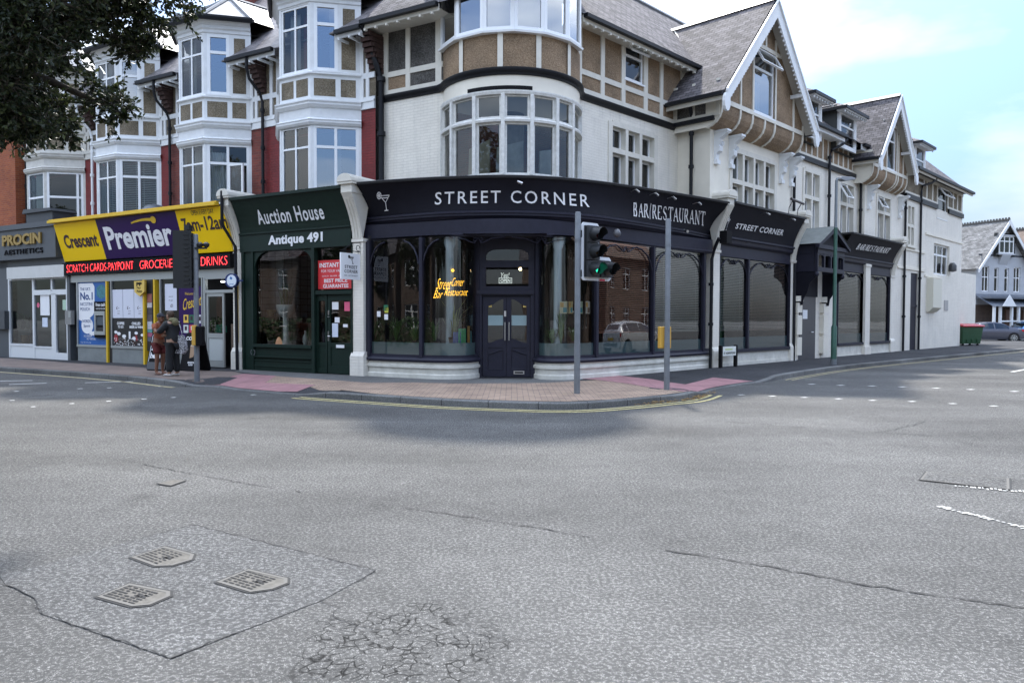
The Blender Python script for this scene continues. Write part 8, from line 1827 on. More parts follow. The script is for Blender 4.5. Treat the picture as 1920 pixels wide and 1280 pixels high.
FLt = rotf((pL[0],pL[1],0),R(-155)); FLt = rotf((pL[0],pL[1],0),R(-172))
m_ = MB(FLt)
for i in range(3): z = 2.30+.43*i; m_.box(.09,.46,-.16,.10,z,z+.425)
m_.box(.07,.48,.10,.115,2.28,3.62)
for i in range(12): z = 2.36+.105*i; m_.box(.12,.24,.115,.13,z,z+.05)
m_.build('signal_head',hous,tl_)
for i in range(3):
    h_ = MB(FLt); z = 2.51+.43*i; k = 12; vs = [(.275+r_*math.cos(a*2*math.pi/k),d_,z+r_*math.sin(a*2*math.pi/k)) for d_,r_ in ((-.16,.13),(-.40,.11)) for a in range(k)]; h_.add(vs,[(a,(a+1) % k,k+(a+1) % k,k+a) for a in range(k)]); h_.build('hood',hous,tl_,smooth=50,fix=False)
m_ = MB(FLt); m_.box(.0,.1,-.02,.04,3.3,3.38); m_.box(.0,.1,-.02,.04,2.4,2.48); m_.build('bracket',hous,tl_)
m_ = MB(); q = Vector((pL[0]-.17,pL[1],0)); m_.box(q.x-.06,q.x+.06,q.y-.10,q.y+.10,3.64,3.76); m_.tube([q+Z*3.5,q+Z*3.66],.02,6); m_.build('detector',hous,tl_)
m_ = MB()
for dx in (.12,.27): m_.lathe([(.03,-.07),(.07,-.03),(.075,.02),(.03,.06)],(pL[0]+dx,pL[1]-.05,3.30),10)
m_.box(pL[0],pL[0]+.28,pL[1]-.07,pL[1]-.03,3.20,3.24); m_.build('crossing_sensor',hous,tl_,smooth=50)
Fr = rotf((pL[0],pL[1],0),R(8)); crossbox(tl_,Fr,-.06,.03,-.20,-.058,.95,1.42); m_ = MB(Fr); m_.box(.031,.19,-.22,.02,.94,1.40); m_.build('button_panel',black,tl_,bevel=.02)
# green lamp post
lp_ = thing('lamp_post','slim green street lamp post in front of the black porch','street lamp',(10.6,24.58,PAV)); gp = mat('lamp_post_green',(.035,.105,.075),.45,var=.2,vscale=5)
m_ = MB(); m_.lathe([(.095,.05),(.095,.30)],(10.6,24.58,0),14); m_.build('base',polem,lp_,smooth=50)
m_ = MB(); m_.lathe([(.09,.30),(.09,1.35),(.058,1.42),(.056,4.6)],(10.6,24.58,0),14); m_.build('column',gp,lp_,smooth=50)
m_ = MB(); m_.lathe([(.05,4.6),(.045,6.15)],(10.6,24.58,0),12); m_.tube([(10.6,24.58,6.12),(10.62,24.6,6.2),(10.75,24.7,6.22)],.035,8); m_.build('upper_column',galv,lp_,smooth=50)
m_ = MB(); Fh = rotf((10.7,24.6,6.18),R(25)); m_.M = Fh; m_.prism([(-.05,.0),(.18,-.05),(.62,.03),(.66,.07),(.5,.10),(.0,.09)],-.10,.10); m_.build('lantern',mat('lantern_grey',(.25,.265,.28),.4),lp_,bevel=.01)
# street name sign
ua_,ub_2 = B(1352,660,-.30)[0],B(1380,660,-.30)[0]; sn = thing('street_sign','low white street name plate between two black posts by the short bar front','sign',at(FB,(ua_+ub_2)/2,-.3,PAV))
for u_ in (ua_,ub_2): m_ = MB(FB); m_.box(u_-.06,u_+.06,-.33,-.24,.02,.80); m_.build('post',black,sn,bevel=.01)
m_ = MB(FB); m_.box(ua_+.061,ub_2-.061,-.33,-.30,.48,.76); m_.build('plate',mat('sign_white',(.74,.76,.70),.4),sn); l = MB(FB); text(l,'ST ALBANS ROAD',ua_+.11,ub_2-.11,.53,.60,-.334,bold=.02); l.build('lettering',black,sn,fix=False); l = MB(FB); l.box(ua_+.2,ub_2-.28,-.3335,-.331,.65,.70); l.build('pale_green_strip',mat('sign_pale_green',(.52,.60,.30),.5),sn)
# A-boards
def aboard(label,px,py,w_,h_,ang,kind):
    p = G(px,py,PAV); F = rotf((p.x,p.y,PAV),R(ang)); r = thing('pavement_sign',label,'sandwich board',(p.x,p.y,PAV),'sandwich boards outside the store')
    for s_,d_ in ((1,0),(-1,.55)):
        m_ = MB(F); P = chamf([(-w_/2,0),(w_/2,0),(w_/2,h_),(-w_/2,h_)],.07); n_ = len(P)
        T = lambda x,y,z: (x,d_+s_*(.25*z/h_)+y*s_,z)
        m_.add([T(x,0,z) for x,z in P]+[T(x,.03,z) for x,z in P],[tuple(range(n_)),tuple(range(2*n_-1,n_-1,-1))]+[(i,(i+1) % n_,n_+(i+1) % n_,n_+i) for i in range(n_)]); m_.build('panel',black,r)
    T = lambda p: (p[0],.25*p[2]/h_-.008,p[2])
    if kind == 'cash':
        e_ = MB(F)
        for (x0,x1,z0,z1) in ((-w_/2+.045,-w_/2+.06,.25,h_-.08),(-w_/2+.07,w_/2-.06,h_-.075,h_-.06)): e_.add([T((x0,0,z0)),T((x1,0,z0)),T((x1,0,z1)),T((x0,0,z1))],[(0,1,2,3)])
        e_.build('edge_line',paper,r,fix=False)
        l = MB(F); a,b = -w_/2+.09,w_/2-.06
        for tx,z0,z1,x1 in (('free',.79,.95,b-.25),('cash machine',.66,.72,b),('available',.56,.64,b-.1),('here',.34,.50,b-.2)): text(l,tx,a,x1,z0,z1,0,bold=.03,post=T)
        l.build('lettering',paper,r,fix=False)
        g_ = MB(F); g_.add([T((-w_/2+.02,0,.04)),T((w_/2-.02,0,.04)),T((w_/2-.02,0,.24)),T((-w_/2+.02,0,.24))],[(0,1,2,3)]); g_.build('lower_panel',mat('board_grey',(.06,.065,.07),.4),r,fix=False)
    else:
        c = MB(F); c.add([T(q) for q in ((.02,0,.36),(.17,0,.40),(.20,0,.72),(-.03,0,.68))],[(0,1,2,3)]); c.build('cup',mat('kraft_cup',(.30,.19,.11),.5),r,fix=False)
        c = MB(F); c.add([T((.085+.12*math.cos(k*.524),0,.70+.035*math.sin(k*.524))) for k in range(12)],[tuple(range(12))]); c.add([(T((.27+.11*math.cos(k*.524),0,.56+.13*math.sin(k*.524)))[0],T((0,0,.56+.13*math.sin(k*.524)))[1]-.004,.56+.13*math.sin(k*.524)) for k in range(12)],[tuple(range(12))]); c.build('foam',mat('latte_foam',(.60,.48,.34),.5),r,fix=False)
        l = MB(F); text(l,'COFFEE',-.28,.30,.85,.95,0,bold=.03,post=T); text(l,'BARISTA',-.02,.25,.22,.27,0,bold=.03,post=T); text(l,'BLEND',.03,.20,.16,.205,0,bold=.03,post=T); l.build('lettering',paper,r,fix=False)
aboard('black sandwich board advertising a free cash machine beside the pair',291,695,.72,1.06,-22,'cash'); aboard('black sandwich board with coffee cup picture behind the person in black',350,696,.66,1.06,-30,'coffee')
# wheelie bin
bn_ = thing('wheelie_bin','large green communal bin with red lid at the end of the side wall','bin',(26.6,43.3,0)); Fb = rotf((26.55,43.6,0.0),R(12)); bg_ = mat('bin_green',(.028,.085,.040),.45,var=.15,vscale=4)
m_ = MB(Fb); w0,w1 = .62,.70
m_.add([(-w0,-.36,.22),(w0,-.36,.22),(w0,.36,.22),(-w0,.36,.22),(-w1,-.48,1.20),(w1,-.48,1.20),(w1,.48,1.20),(-w1,.48,1.20)],[(0,3,2,1),(4,5,6,7),(0,1,5,4),(1,2,6,5),(2,3,7,6),(3,0,4,7)])
for x in (-.35,0,.35): m_.box(x-.03,x+.03,-.46,-.36,.3,.5)
m_.build('body',bg_,bn_,bevel=.02)
m_ = MB(Fb); m_.prismx([(-.55,1.20),(.53,1.20),(.53,1.27),(.15,1.38),(-.45,1.30),(-.55,1.26)],-w1-.04,w1+.04); m_.build('lid',mat('bin_red_lid',(.42,.03,.04),.4),bn_,bevel=.015)
for x in (-.5,.5):
    for y in (-.28,.28): m_ = MB(Fb); m_.tube([(x-.03,y,.10),(x+.03,y,.10)],.10,10); m_.box(x-.04,x+.04,y-.03,y+.03,.12,.22); m_.build('wheel',rubber,bn_)
m_ = MB(Fb); m_.add([(.66+.0,-.05+.10*math.cos(k*.785),.95+.10*math.sin(k*.785)) for k in range(8)],[tuple(range(8))]); m_.box(.655,.69,-.16,.06,.72,.76); m_.build('side_label',mat('label_grey',(.5,.55,.52),.5),bn_,fix=False)
# fallen leaves in the gutter
lv = MB(); random.seed(21)
for i in range(150):
    px = random.gauss(1296,16) if i < 110 else random.gauss(1218,9); k = min(range(len(kerbpath)),key=lambda j: abs(proj((*kerbpath[j],0))[0]-px)); p = Vector(kerbpath[k]); a = Vector(kerbpath[max(0,k-1)]); b = Vector(kerbpath[min(len(kerbpath)-1,k+1)]); t = (b-a).normalized(); o = random.uniform(.02,.20); p = p+t*random.uniform(-.4,.4)+Vector((t.y,-t.x))*o; an = random.uniform(0,6.28); s_ = random.uniform(.025,.05); c,s2 = math.cos(an)*s_,math.sin(an)*s_
    z = .012+random.random()*.03; lv.add([(p.x+c,p.y+s2,z),(p.x-s2*.5,p.y+c*.5,z+.012),(p.x-c,p.y-s2,z),(p.x+s2*.5,p.y-c*.5,z+.008)],[(0,1,2,3)])
tag(lv.build('fallen_leaves',mat('dry_leaf',(.34,.22,.08),.8,var=.5,vscale=30),fix=False),'drift of dry fallen leaves in the gutter at the corner kerb','leaves',kind='stuff')

# ================================================================ PEOPLE
def skin(name,verts,edges,m,parent,extra=None,sub=2):
    """one continuous surface grown round a jointed skeleton; verts = (x, y, z, radius)"""
    me = bpy.data.meshes.new(name); me.from_pydata([v[:3] for v in verts],edges,[]); o = bpy.data.objects.new(name,me); sc.collection.objects.link(o)
    bm = bmesh.new(); bm.from_mesh(me); lay = bm.verts.layers.skin.verify(); bm.verts.ensure_lookup_table()
    for i,v in enumerate(bm.verts):
        rr = verts[i][3]; v[lay].radius = rr if isinstance(rr,tuple) else (rr,rr); v[lay].use_root = (i == 0)
    bm.to_mesh(me); bm.free()
    o.modifiers.new('skin','SKIN').use_smooth_shade = True; sb_ = o.modifiers.new('sub','SUBSURF'); sb_.levels = sub; sb_.render_levels = sub
    me2 = bpy.data.meshes.new_from_object(o.evaluated_get(bpy.context.evaluated_depsgraph_get())); bpy.data.objects.remove(o)
    mb = MB(W0); vs = [tuple(v.co) for v in me2.vertices]; fs = [tuple(p.vertices) for p in me2.polygons]
    return vs,fs
def put(name,pieces,F,m,parent):
    mb = MB(F)
    for vs,fs in pieces: mb.add(vs,fs)
    return mb.build(name,m,parent,smooth=75,fix=False)
def ball(c,r,n=14,k=10):
    vs = []; fs = []
    for i in range(k+1):
        a = math.pi*i/k
        for j in range(n): vs.append((c[0]+r[0]*math.sin(a)*math.cos(j*2*math.pi/n),c[1]+r[1]*math.sin(a)*math.sin(j*2*math.pi/n),c[2]+r[2]*math.cos(a)))
    for i in range(k):
        for j in range(n): fs.append((i*n+j,(i+1)*n+j,(i+1)*n+(j+1) % n,i*n+(j+1) % n))
    return vs,fs
def hand(w_,d,palm,sgn):
    """fingers and thumb rooted in the palm end of a wrist; d = direction of the hand, palm = direction the palm faces"""
    d = Vector(d).normalized(); pl = Vector(palm).normalized(); s_ = d.cross(pl).normalized()*sgn; out = []; w_ = Vector(w_)
    def tub(pts,r0,r1):
        mb = MB(); mb.tube(pts,r0,6,r2=r1); out.append(([tuple(v) for v in mb.v],mb.f))
    tub([w_-d*.01,w_+d*.03,w_+d*.085],.026,.034)
    for i,(o,ln) in enumerate(((-.030,.062),(-.010,.072),(.010,.067),(.028,.052))):
        b = w_+d*.08+s_*o; tub([b,b+d*ln*.5+pl*.008,b+d*ln*.85+pl*.026],.0095,.007)
    b = w_+d*.03-s_*.028; tub([b,b+d*.03-s_*.025+pl*.01,b+d*.058-s_*.03+pl*.024],.011,.008)
    return out
skin1 = mat('brown_skin',(.19,.085,.05),.55); skin2 = mat('tan_skin',(.36,.21,.14),.55); rust = mat('rust_shirt',(.27,.075,.03),.85,var=.15,vscale=12); maroon = mat('maroon_shorts',(.12,.018,.018),.85,var=.15,vscale=9)
jackb = mat('black_jacket',(.010,.012,.014),.75,var=.25,vscale=8); troub = mat('black_trousers',(.008,.009,.011),.8); olive = mat('olive_hood',(.17,.16,.085),.9,var=.2,vscale=20); hairb = mat('dark_brown_hair',(.06,.035,.02),.7,var=.4,vscale=60); capb = mat('dark_cap',(.022,.024,.035),.8)
P1,P2 = G(299,702,PAV),G(325,705,PAV); yaw = math.atan2((P2-P1).y,(P2-P1).x)
# local axes: +Y forward, +X right
F1 = rotf((P1.x,P1.y,PAV),yaw-R(90)+R(14)); F2_ = rotf((P2.x,P2.y,PAV),yaw+R(180)-R(90)+R(20))
def head(c,tilt=0.0,s=1.0):
    """head with brow, nose, chin, ears; faces +Y"""
    x,y,z = c; a = [ball((x,y,z),(.074*s,.092*s,.112*s)),ball((x,y+.030*s,z-.065*s),(.052*s,.058*s,.05*s)),ball((x,y+.094*s,z-.012*s),(.014*s,.020*s,.024*s),8,6)]
    for sx in (-1,1): a += [ball((x+sx*.075*s,y-.005,z-.005),(.012*s,.022*s,.032*s),8,6),ball((x+sx*.03*s,y+.080*s,z+.012*s),(.014*s,.010*s,.008*s),8,6)]
    return a
def eyes(c,F,parent,s=1.0):
    mb = MB(F); x,y,z = c
    for sx in (-1,1): mb.add(*ball((x+sx*.03*s,y+.086*s,z+.010*s),(.010*s,.006*s,.006*s),8,6))
    mb.build('eyes',mat('dark_eye',(.02,.015,.012),.2),parent,smooth=60,fix=False); mb = MB(F); mb.add(*ball((x,y+.083*s,z-.055*s),(.024*s,.010*s,.006*s),8,6)); mb.build('mouth',mat('lip',(.16,.05,.045),.5),parent,smooth=60,fix=False)
p1 = thing('person','person in rust shirt and maroon shorts with a dark cap, hugging','person',(P1.x,P1.y,PAV),'two people hugging outside the store')
hd1 = (.02,.10,1.47)
v = [(0,0,.84,(.135,.10)),(0,.0,1.0,(.13,.095)),(0,.02,1.15,(.145,.10)),(0,.03,1.28,(.13,.09)),(.01,.06,1.37,.055),(.02,.085,1.42,.05),
     (-.17,.03,1.27,.058),(-.23,.02,1.02,.045),(-.20,.12,.84,.032),(.17,.05,1.27,.058),(.25,.20,1.10,.045),(.14,.40,1.10,.032),
     (-.085,0,.78,.088),(-.09,.03,.47,.06),(-.10,-.01,.10,.038),(-.10,.02,.045,.036),(-.105,.13,.03,.03),(.085,0,.78,.088),(.09,.04,.47,.06),(.11,.02,.10,.038),(.11,.05,.045,.036),(.115,.16,.03,.03)]
ed_ = [(0,1),(1,2),(2,3),(3,4),(4,5),(3,6),(6,7),(7,8),(3,9),(9,10),(10,11),(0,12),(12,13),(13,14),(14,15),(15,16),(0,17),(17,18),(18,19),(19,20),(20,21)]
body = [skin('body',v,ed_,skin1,p1)]+head(hd1)+hand(v[8][:3],(.02,.25,-1),(.6,.4,0),1)+hand(v[11][:3],(-.9,.4,.05),(0,-1,0),1)
put('body',body,F1,skin1,p1); eyes(hd1,F1,p1)
def grow(v,k): return [(*q[:3],tuple(r+k for r in q[3]) if isinstance(q[3],tuple) else q[3]+k) for q in v]
sv = [(0,0,.86,(.14,.105)),(0,.0,1.0,(.13,.095)),(0,.02,1.15,(.145,.10)),(0,.03,1.28,(.13,.09)),(.0,.045,1.335,.07),(-.17,.03,1.27,.062),(-.215,.025,1.10,.056),(.17,.05,1.27,.062),(.225,.14,1.16,.056)]
put('shirt',[skin('shirt',grow(sv,.014),[(0,1),(1,2),(2,3),(3,4),(3,5),(5,6),(3,7),(7,8)],rust,p1)],F1,rust,p1)
tv = [(0,0,.86,(.14,.105)),(-.085,0,.76,.098),(-.09,.03,.52,.085),(.085,0,.76,.098),(.09,.04,.52,.085)]
put('shorts',[skin('shorts',grow(tv,.010),[(0,1),(1,2),(0,3),(3,4)],maroon,p1)],F1,maroon,p1)
put('cap',[ball((hd1[0],hd1[1]-.012,hd1[2]+.045),(.085,.103,.085)),ball((hd1[0],hd1[1]+.10,hd1[2]+.05),(.06,.06,.012),10,6)],F1,capb,p1)
for sx,yy in ((-.103,.06),(.113,.09)): put('sandal',[ball((sx,yy,.018),(.048,.13,.02),12,6)],F1,mat('sandal_brown',(.09,.04,.025),.7),p1)
p2 = thing('person','person in black coat with olive hood seen from behind, hugging','person',(P2.x,P2.y,PAV),'two people hugging outside the store')
hd2 = (-.0,.09,1.53)
v = [(0,0,.86,(.15,.11)),(0,.0,1.03,(.15,.11)),(0,.02,1.18,(.165,.115)),(0,.03,1.32,(.15,.10)),(.0,.06,1.41,.058),(.0,.075,1.47,.05),
     (.19,.03,1.31,.062),(.29,.16,1.10,.05),(.14,.36,1.02,.034),(-.19,.03,1.31,.062),(-.27,.15,1.12,.05),(-.10,.36,1.16,.034),
     (-.095,0,.80,.10),(-.10,.02,.47,.07),(-.12,0,.10,.045),(-.12,.03,.05,.04),(-.13,.14,.04,.034),(.095,0,.80,.10),(.11,.02,.47,.07),(.14,.0,.10,.045),(.14,.03,.05,.04),(.15,.14,.04,.034)]
body = [skin('body',v,ed_,skin2,p2)]+head(hd2)+hand(v[8][:3],(-.85,.5,-.1),(0,-1,0),-1)+hand(v[11][:3],(.9,.4,0),(0,-1,0),1)
put('body',body,F2_,skin2,p2); eyes(hd2,F2_,p2)
jv = [(0,0,.80,(.175,.135)),(0,0,1.0,(.165,.125)),(0,.01,1.18,(.175,.125)),(0,.02,1.32,(.16,.11)),(0,.045,1.385,.085),(.19,.03,1.31,.075),(.29,.16,1.10,.066),(.19,.30,1.045,.052),(-.19,.03,1.31,.075),(-.27,.15,1.12,.066),(-.13,.33,1.15,.05)]
put('coat',[skin('coat',grow(jv,.012),[(0,1),(1,2),(2,3),(3,4),(3,5),(5,6),(6,7),(3,8),(8,9),(9,10)],jackb,p2)],F2_,jackb,p2)
put('trousers',[skin('trousers',[(0,0,.86,(.16,.12)),(-.095,0,.78,.112),(-.10,.02,.47,.092),(-.12,0,.09,.078),(.095,0,.78,.112),(.11,.02,.47,.092),(.14,0,.09,.078)],[(0,1),(1,2),(2,3),(0,4),(4,5),(5,6)],troub,p2)],F2_,troub,p2)
put('hood',[ball((0,-.015,1.415),(.125,.095,.065)),ball((0,-.08,1.36),(.10,.06,.09))],F2_,olive,p2)
put('hair',[ball((hd2[0],hd2[1]-.016,hd2[2]+.025),(.085,.102,.105)),ball((hd2[0],hd2[1]-.05,hd2[2]-.05),(.066,.05,.07))],F2_,hairb,p2)
for sx in (-.125,.145): put('shoe',[ball((sx,.06,.035),(.05,.135,.04),12,8)],F2_,mat('pale_shoe',(.40,.38,.36),.6),p2)
# patterned shoulder bag
chk = bpy.data.materials.new('patterned_canvas'); chk.use_nodes = True; t_ = chk.node_tree; b_ = t_.nodes['Principled BSDF']; b_.inputs['Roughness'].default_value = .85
vv = t_.nodes.new('ShaderNodeTexVoronoi'); vv.feature = 'DISTANCE_TO_EDGE'; vv.inputs['Scale'].default_value = 26; gg = t_.nodes.new('ShaderNodeNewGeometry'); t_.links.new(gg.outputs['Position'],vv.inputs['Vector']); rr_ = t_.nodes.new('ShaderNodeValToRGB'); rr_.color_ramp.interpolation = 'CONSTANT'; rr_.color_ramp.elements[0].color = (.50,.50,.52,1); rr_.color_ramp.elements[1].position = .13; rr_.color_ramp.elements[1].color = (.012,.012,.016,1); t_.links.new(vv.outputs['Distance'],rr_.inputs[0]); t_.links.new(rr_.outputs[0],b_.inputs['Base Color'])
bgp = G(340,704.5,PAV)+Vector((-.02,-.02,0)); Fg = rotf((bgp.x,bgp.y,PAV),R(-8)); bag = thing('shoulder_bag','black and white patterned shoulder bag hanging on the black coat','bag',(bgp.x,bgp.y,.8))
m_ = MB(Fg); P = [(-.17,.64),(-.10,.58),(.12,.56),(.20,.66),(.17,.85),(.08,1.03),(-.05,1.03),(-.13,.85)]; n_ = len(P)
m_.add([(x*.9,-.075,z) for x,z in P]+[(x*1.08,0,z+(.0)) for x,z in P]+[(x*.9,.075,z) for x,z in P],[tuple(range(n_)),tuple(range(3*n_-1,2*n_-1,-1))]+[(k*n_+i,k*n_+(i+1) % n_,(k+1)*n_+(i+1) % n_,(k+1)*n_+i) for k in (0,1) for i in range(n_)]); m_.build('pouch',chk,bag,smooth=45)
m_ = MB(Fg); m_.tube([(-.05,.0,1.02),(-.06,.0,1.18),(-.09,.04,1.34),(-.10,.12,1.38)],.014,6); m_.tube([(.07,.0,1.02),(.03,.0,1.2),(-.05,.04,1.35),(-.08,.12,1.38)],.014,6); m_.build('strap',chk,bag)
# ================================================================ CARS, TREE, FAR HOUSES, THE OTHER SIDE OF THE JUNCTION
def car(label,col,F,kind='saloon',plate=None,group='parked cars'):
    """F: origin on the ground under the car's middle, +X towards its nose"""
    L_ = 4.5; cm = mat('car_paint_'+label.split()[0].replace('-','_'),col,.22,metal=.35,spec=.6)
    o = F.translation; r = thing('parked_car',label,'car',tuple(o),group)
    if kind == 'saloon': T = [(0,.62,.62),(.05,.92,.78),(.55,1.04,.80),(1.0,1.13,.74),(1.45,1.37,.62),(2.0,1.45,.60),(2.5,1.44,.60),(2.95,1.33,.62),(3.45,1.02,.72),(4.1,.88,.72),(4.42,.72,.62),(4.5,.55,.52)]; bel = (.95,.88)
    elif kind == 'estate': T = [(0,.7,.66),(.04,1.02,.70),(.30,1.38,.62),(.6,1.47,.60),(1.5,1.51,.60),(2.5,1.49,.60),(2.95,1.37,.62),(3.45,1.03,.72),(4.1,.89,.72),(4.42,.72,.62),(4.5,.55,.52)]; bel = (.98,.9)
    else: T = [(.15,.75,.64),(.2,1.05,.70),(.55,1.36,.60),(1.0,1.47,.58),(1.8,1.50,.58),(2.4,1.47,.58),(2.95,1.30,.62),(3.6,1.0,.72),(4.1,.88,.70),(4.36,.72,.62),(4.42,.55,.52)]; bel = (.98,.88)
    def hw(x): return .88*(1-.22*max(0,(.45-x)/.45)**2-.28*max(0,(x-3.8)/.7)**2)
    def zb(x): return .22+.10*max(0,(.4-x)/.4)+.05*max(0,(x-4.1)/.4)
    ns = 40; xs = [T[0][0]+(T[-1][0]-T[0][0])*i/ns for i in range(ns+1)]; xs = sorted(set([round(x,3) for x in xs]+[t[0] for t in T]))
    def top(x):
        for a,b in zip(T,T[1:]):
            if a[0] <= x <= b[0]: f = (x-a[0])/(b[0]-a[0]); return a[1]+(b[1]-a[1])*f,a[2]+(b[2]-a[2])*f
        return T[-1][1:]
    def sec(x):
        zt,wt = top(x); be = min(bel[0]+(bel[1]-bel[0])*x/4.5,zt-.03); h = hw(x)
        return [(h*.93,zb(x)),(h*.99,.42),(h,.62),(h*.97,be),(min(wt,h*.95),zt-.03),(min(wt,h*.95)*.86,zt),(0,zt+.015)]
    m_ = MB(F); vs = []; fs = []
    for x in xs:
        S_ = sec(x); vs += [(x-L_/2,y,z) for y,z in S_]+[(x-L_/2,-y,z) for y,z in reversed(S_[:-1])]
    k = 13
    for i in range(len(xs)-1): fs += [(i*k+j,i*k+j+1,(i+1)*k+j+1,(i+1)*k+j) for j in range(k-1)]
    fs += [tuple(range(k)),tuple(range(len(vs)-1,len(vs)-1-k,-1))]
    m_.add(vs,fs); body = m_.build('body',cm,r,smooth=35)
    gm = mat('car_glass',(.012,.016,.018),.06,spec=.8)
    # side glass, front and rear screens
    wins = {'saloon': [(1.12,2.02),(2.10,3.02)],'estate': [(.38,1.0),(1.06,2.0),(2.08,3.04)],'hatch': [(.6,1.0),(1.06,1.98),(2.06,3.1)]}[kind]
    for s_ in (-1,1):
        for a,b in wins:
            g_ = MB(F); n_ = 10; V = []
            for i in range(n_+1):
                x = a+(b-a)*i/n_; S_ = sec(x); p0,p1 = Vector(S_[3]),Vector(S_[4]); lo,hi = p0.lerp(p1,.10),p0.lerp(p1,.90); V += [(x-L_/2,s_*(lo.x+.006),lo.y),(x-L_/2,s_*(hi.x+.006),hi.y)]
            g_.add(V,[(2*i,2*i+2,2*i+3,2*i+1) for i in range(n_)]); g_.build('side_window',gm,r,fix=False)
    sc_ = {'saloon': [(.62,1.42),(2.98,3.42)],'estate': [(.08,.28),(2.98,3.42)],'hatch': [(.24,.52),(2.98,3.56)]}[kind]
    for a,b in sc_:
        g_ = MB(F); V = []
        for i in range(7):
            x = a+(b-a)*i/6; S_ = sec(x); w_ = S_[5][0]*.96; V += [(x-L_/2,-w_,S_[5][1]+.008),(x-L_/2,0,S_[6][1]+.008),(x-L_/2,w_,S_[5][1]+.008)]
        g_.add(V,[(3*i+j,3*i+3+j,3*i+4+j,3*i+1+j) for i in range(6) for j in (0,1)]); g_.build('windscreen',gm,r,fix=False)
    for x in (.82,3.62):
        for s_ in (-1,1):
            a = MB(F); y = s_*(hw(x)-.015); a.add([(x-L_/2+.37*math.cos(i*.3142),y+s_*.02,max(.2,.33+.37*math.sin(i*.3142))) for i in range(20)],[tuple(range(20))]); a.build('wheel_arch',black,r,fix=False)
            w_ = MB(F); w_.tube([(x-L_/2,y-s_*.17,.32),(x-L_/2,y+s_*.035,.32)],.315,20); wh = w_.build('wheel',rubber,r)
            rm = MB(F); n_ = 7
            rm.tube([(x-L_/2,y+s_*.02,.32),(x-L_/2,y+s_*.045,.32)],.07,10)
            for i in range(n_):
                an = i*2*math.pi/n_; c,s2 = math.cos(an),math.sin(an); rm.add([(x-L_/2+c*.05-s2*.03,y+s_*.045,.32+s2*.05+c*.03),(x-L_/2+c*.05+s2*.03,y+s_*.045,.32+s2*.05-c*.03),(x-L_/2+c*.205+s2*.025,y+s_*.04,.32+s2*.205-c*.025),(x-L_/2+c*.205-s2*.025,y+s_*.04,.32+s2*.205+c*.025)],[(0,1,2,3)])
            k_ = 20; rm.add([(x-L_/2+q*math.cos(i*2*math.pi/k_),y+s_*.042,.32+q*math.sin(i*2*math.pi/k_)) for q in (.195,.225) for i in range(k_)],[(i,(i+1) % k_,k_+(i+1) % k_,k_+i) for i in range(k_)])
            rm.build('rim',alu,wh,fix=False)
    for s_ in (-1,1):
        h_ = MB(F); h_.add([(1.80,s_*.60,.72),(2.10,s_*.52,.66),(2.02,s_*.60,.76),(1.62,s_*.76,.82)],[(0,1,2),(0,2,3)]); h_.box(1.72,1.99,s_*.66-.05,s_*.66+.05,.66,.76); h_.build('headlight',mat('headlight',(.55,.57,.6),.1),r,fix=False)
        t_ = MB(F); x0 = T[1][0]-L_/2; t_.box(x0-.01,x0+.36,min(s_*.60,s_*.83),max(s_*.60,s_*.83),.78,.92); t_.build('tail_light',mat('tail_light',(.45,.015,.03),.2),r)
        mr_ = MB(F); mr_.box(.72,.86,min(s_*.86,s_*1.0),max(s_*.86,s_*1.0),.94,1.06); mr_.build('mirror',cm,r,bevel=.02)
    b2 = MB(F); b2.box(T[0][0]-L_/2-.015,T[0][0]-L_/2+.2,-.62,.62,.36,.50); b2.build('bumper',mat('bumper_dark',(.04,.04,.045),.5),r)
    pb = MB(F); pb.box(T[0][0]-L_/2-.035,T[0][0]-L_/2-.016,-.26,.26,.62,.73) if kind != 'saloon' else pb.box(T[1][0]-L_/2-.03,T[1][0]-L_/2-.0,-.26,.26,.72,.83); pb.build('number_plate',mat('plate_yellow',(.70,.48,.05),.5),r)
    if kind == 'estate':
        for s_ in (-1,1): rr = MB(F); rr.tube([(-1.7,s_*.55,1.50),(-1.6,s_*.55,1.56),(.2,s_*.55,1.56),(.3,s_*.55,1.50)],.018,6); rr.build('roof_rail',alu,r)
    return r
car('silver-grey saloon car with red tail lamp beyond the green bin',(.10,.105,.13),rotf((34.5,54.3,0),R(180-8)),'saloon')
car('blue estate car with roof rails beyond the grey saloon',(.03,.12,.27),rotf((39.95,57.6,0),R(180+6)),'estate')
car('white hatchback parked across the side street, mirrored in the bar window',(.72,.73,.74),rotf((18.3,22.6,0),aB),'hatch')

# ---- overhanging tree
tree = thing('tree','dark evergreen tree overhanging the top left of the junction','tree',(-8.9,7.6,0)); bark = mat('tree_bark',(.075,.06,.045),.9,var=.4,vscale=14,bump=(18,.6))
m_ = MB(); random.seed(31)
m_.tube([(-8.9,7.6,-.1),(-8.88,7.62,.4),(-8.8,7.7,1.6),(-8.7,7.8,2.8),(-8.5,7.9,3.8)],.27,12,r2=.19)
limbs = [[(-8.5,7.9,3.7),(-7.6,8.2,4.6),(-6.4,8.5,5.2),(-5.2,8.7,5.4),(-4.4,8.8,5.3)],[(-8.5,7.9,3.7),(-7.8,8.6,4.5),(-6.8,9.2,4.8),(-5.9,9.5,4.6),(-5.2,9.6,4.3)],[(-8.5,7.9,3.8),(-8.3,8.1,5.2),(-7.9,8.4,6.8),(-7.5,8.6,8.0)],[(-8.5,7.9,3.7),(-9.4,8.3,5.0),(-10.3,8.6,6.2)],[(-8.5,7.9,3.7),(-8.0,7.2,4.8),(-7.0,6.8,5.8),(-6.2,6.6,6.4)],[(-7.6,8.2,4.6),(-6.9,8.3,4.2),(-6.3,8.5,3.9),(-5.9,8.6,3.6)]]
for l in limbs: m_.tube(l,.11,8,r2=.03)
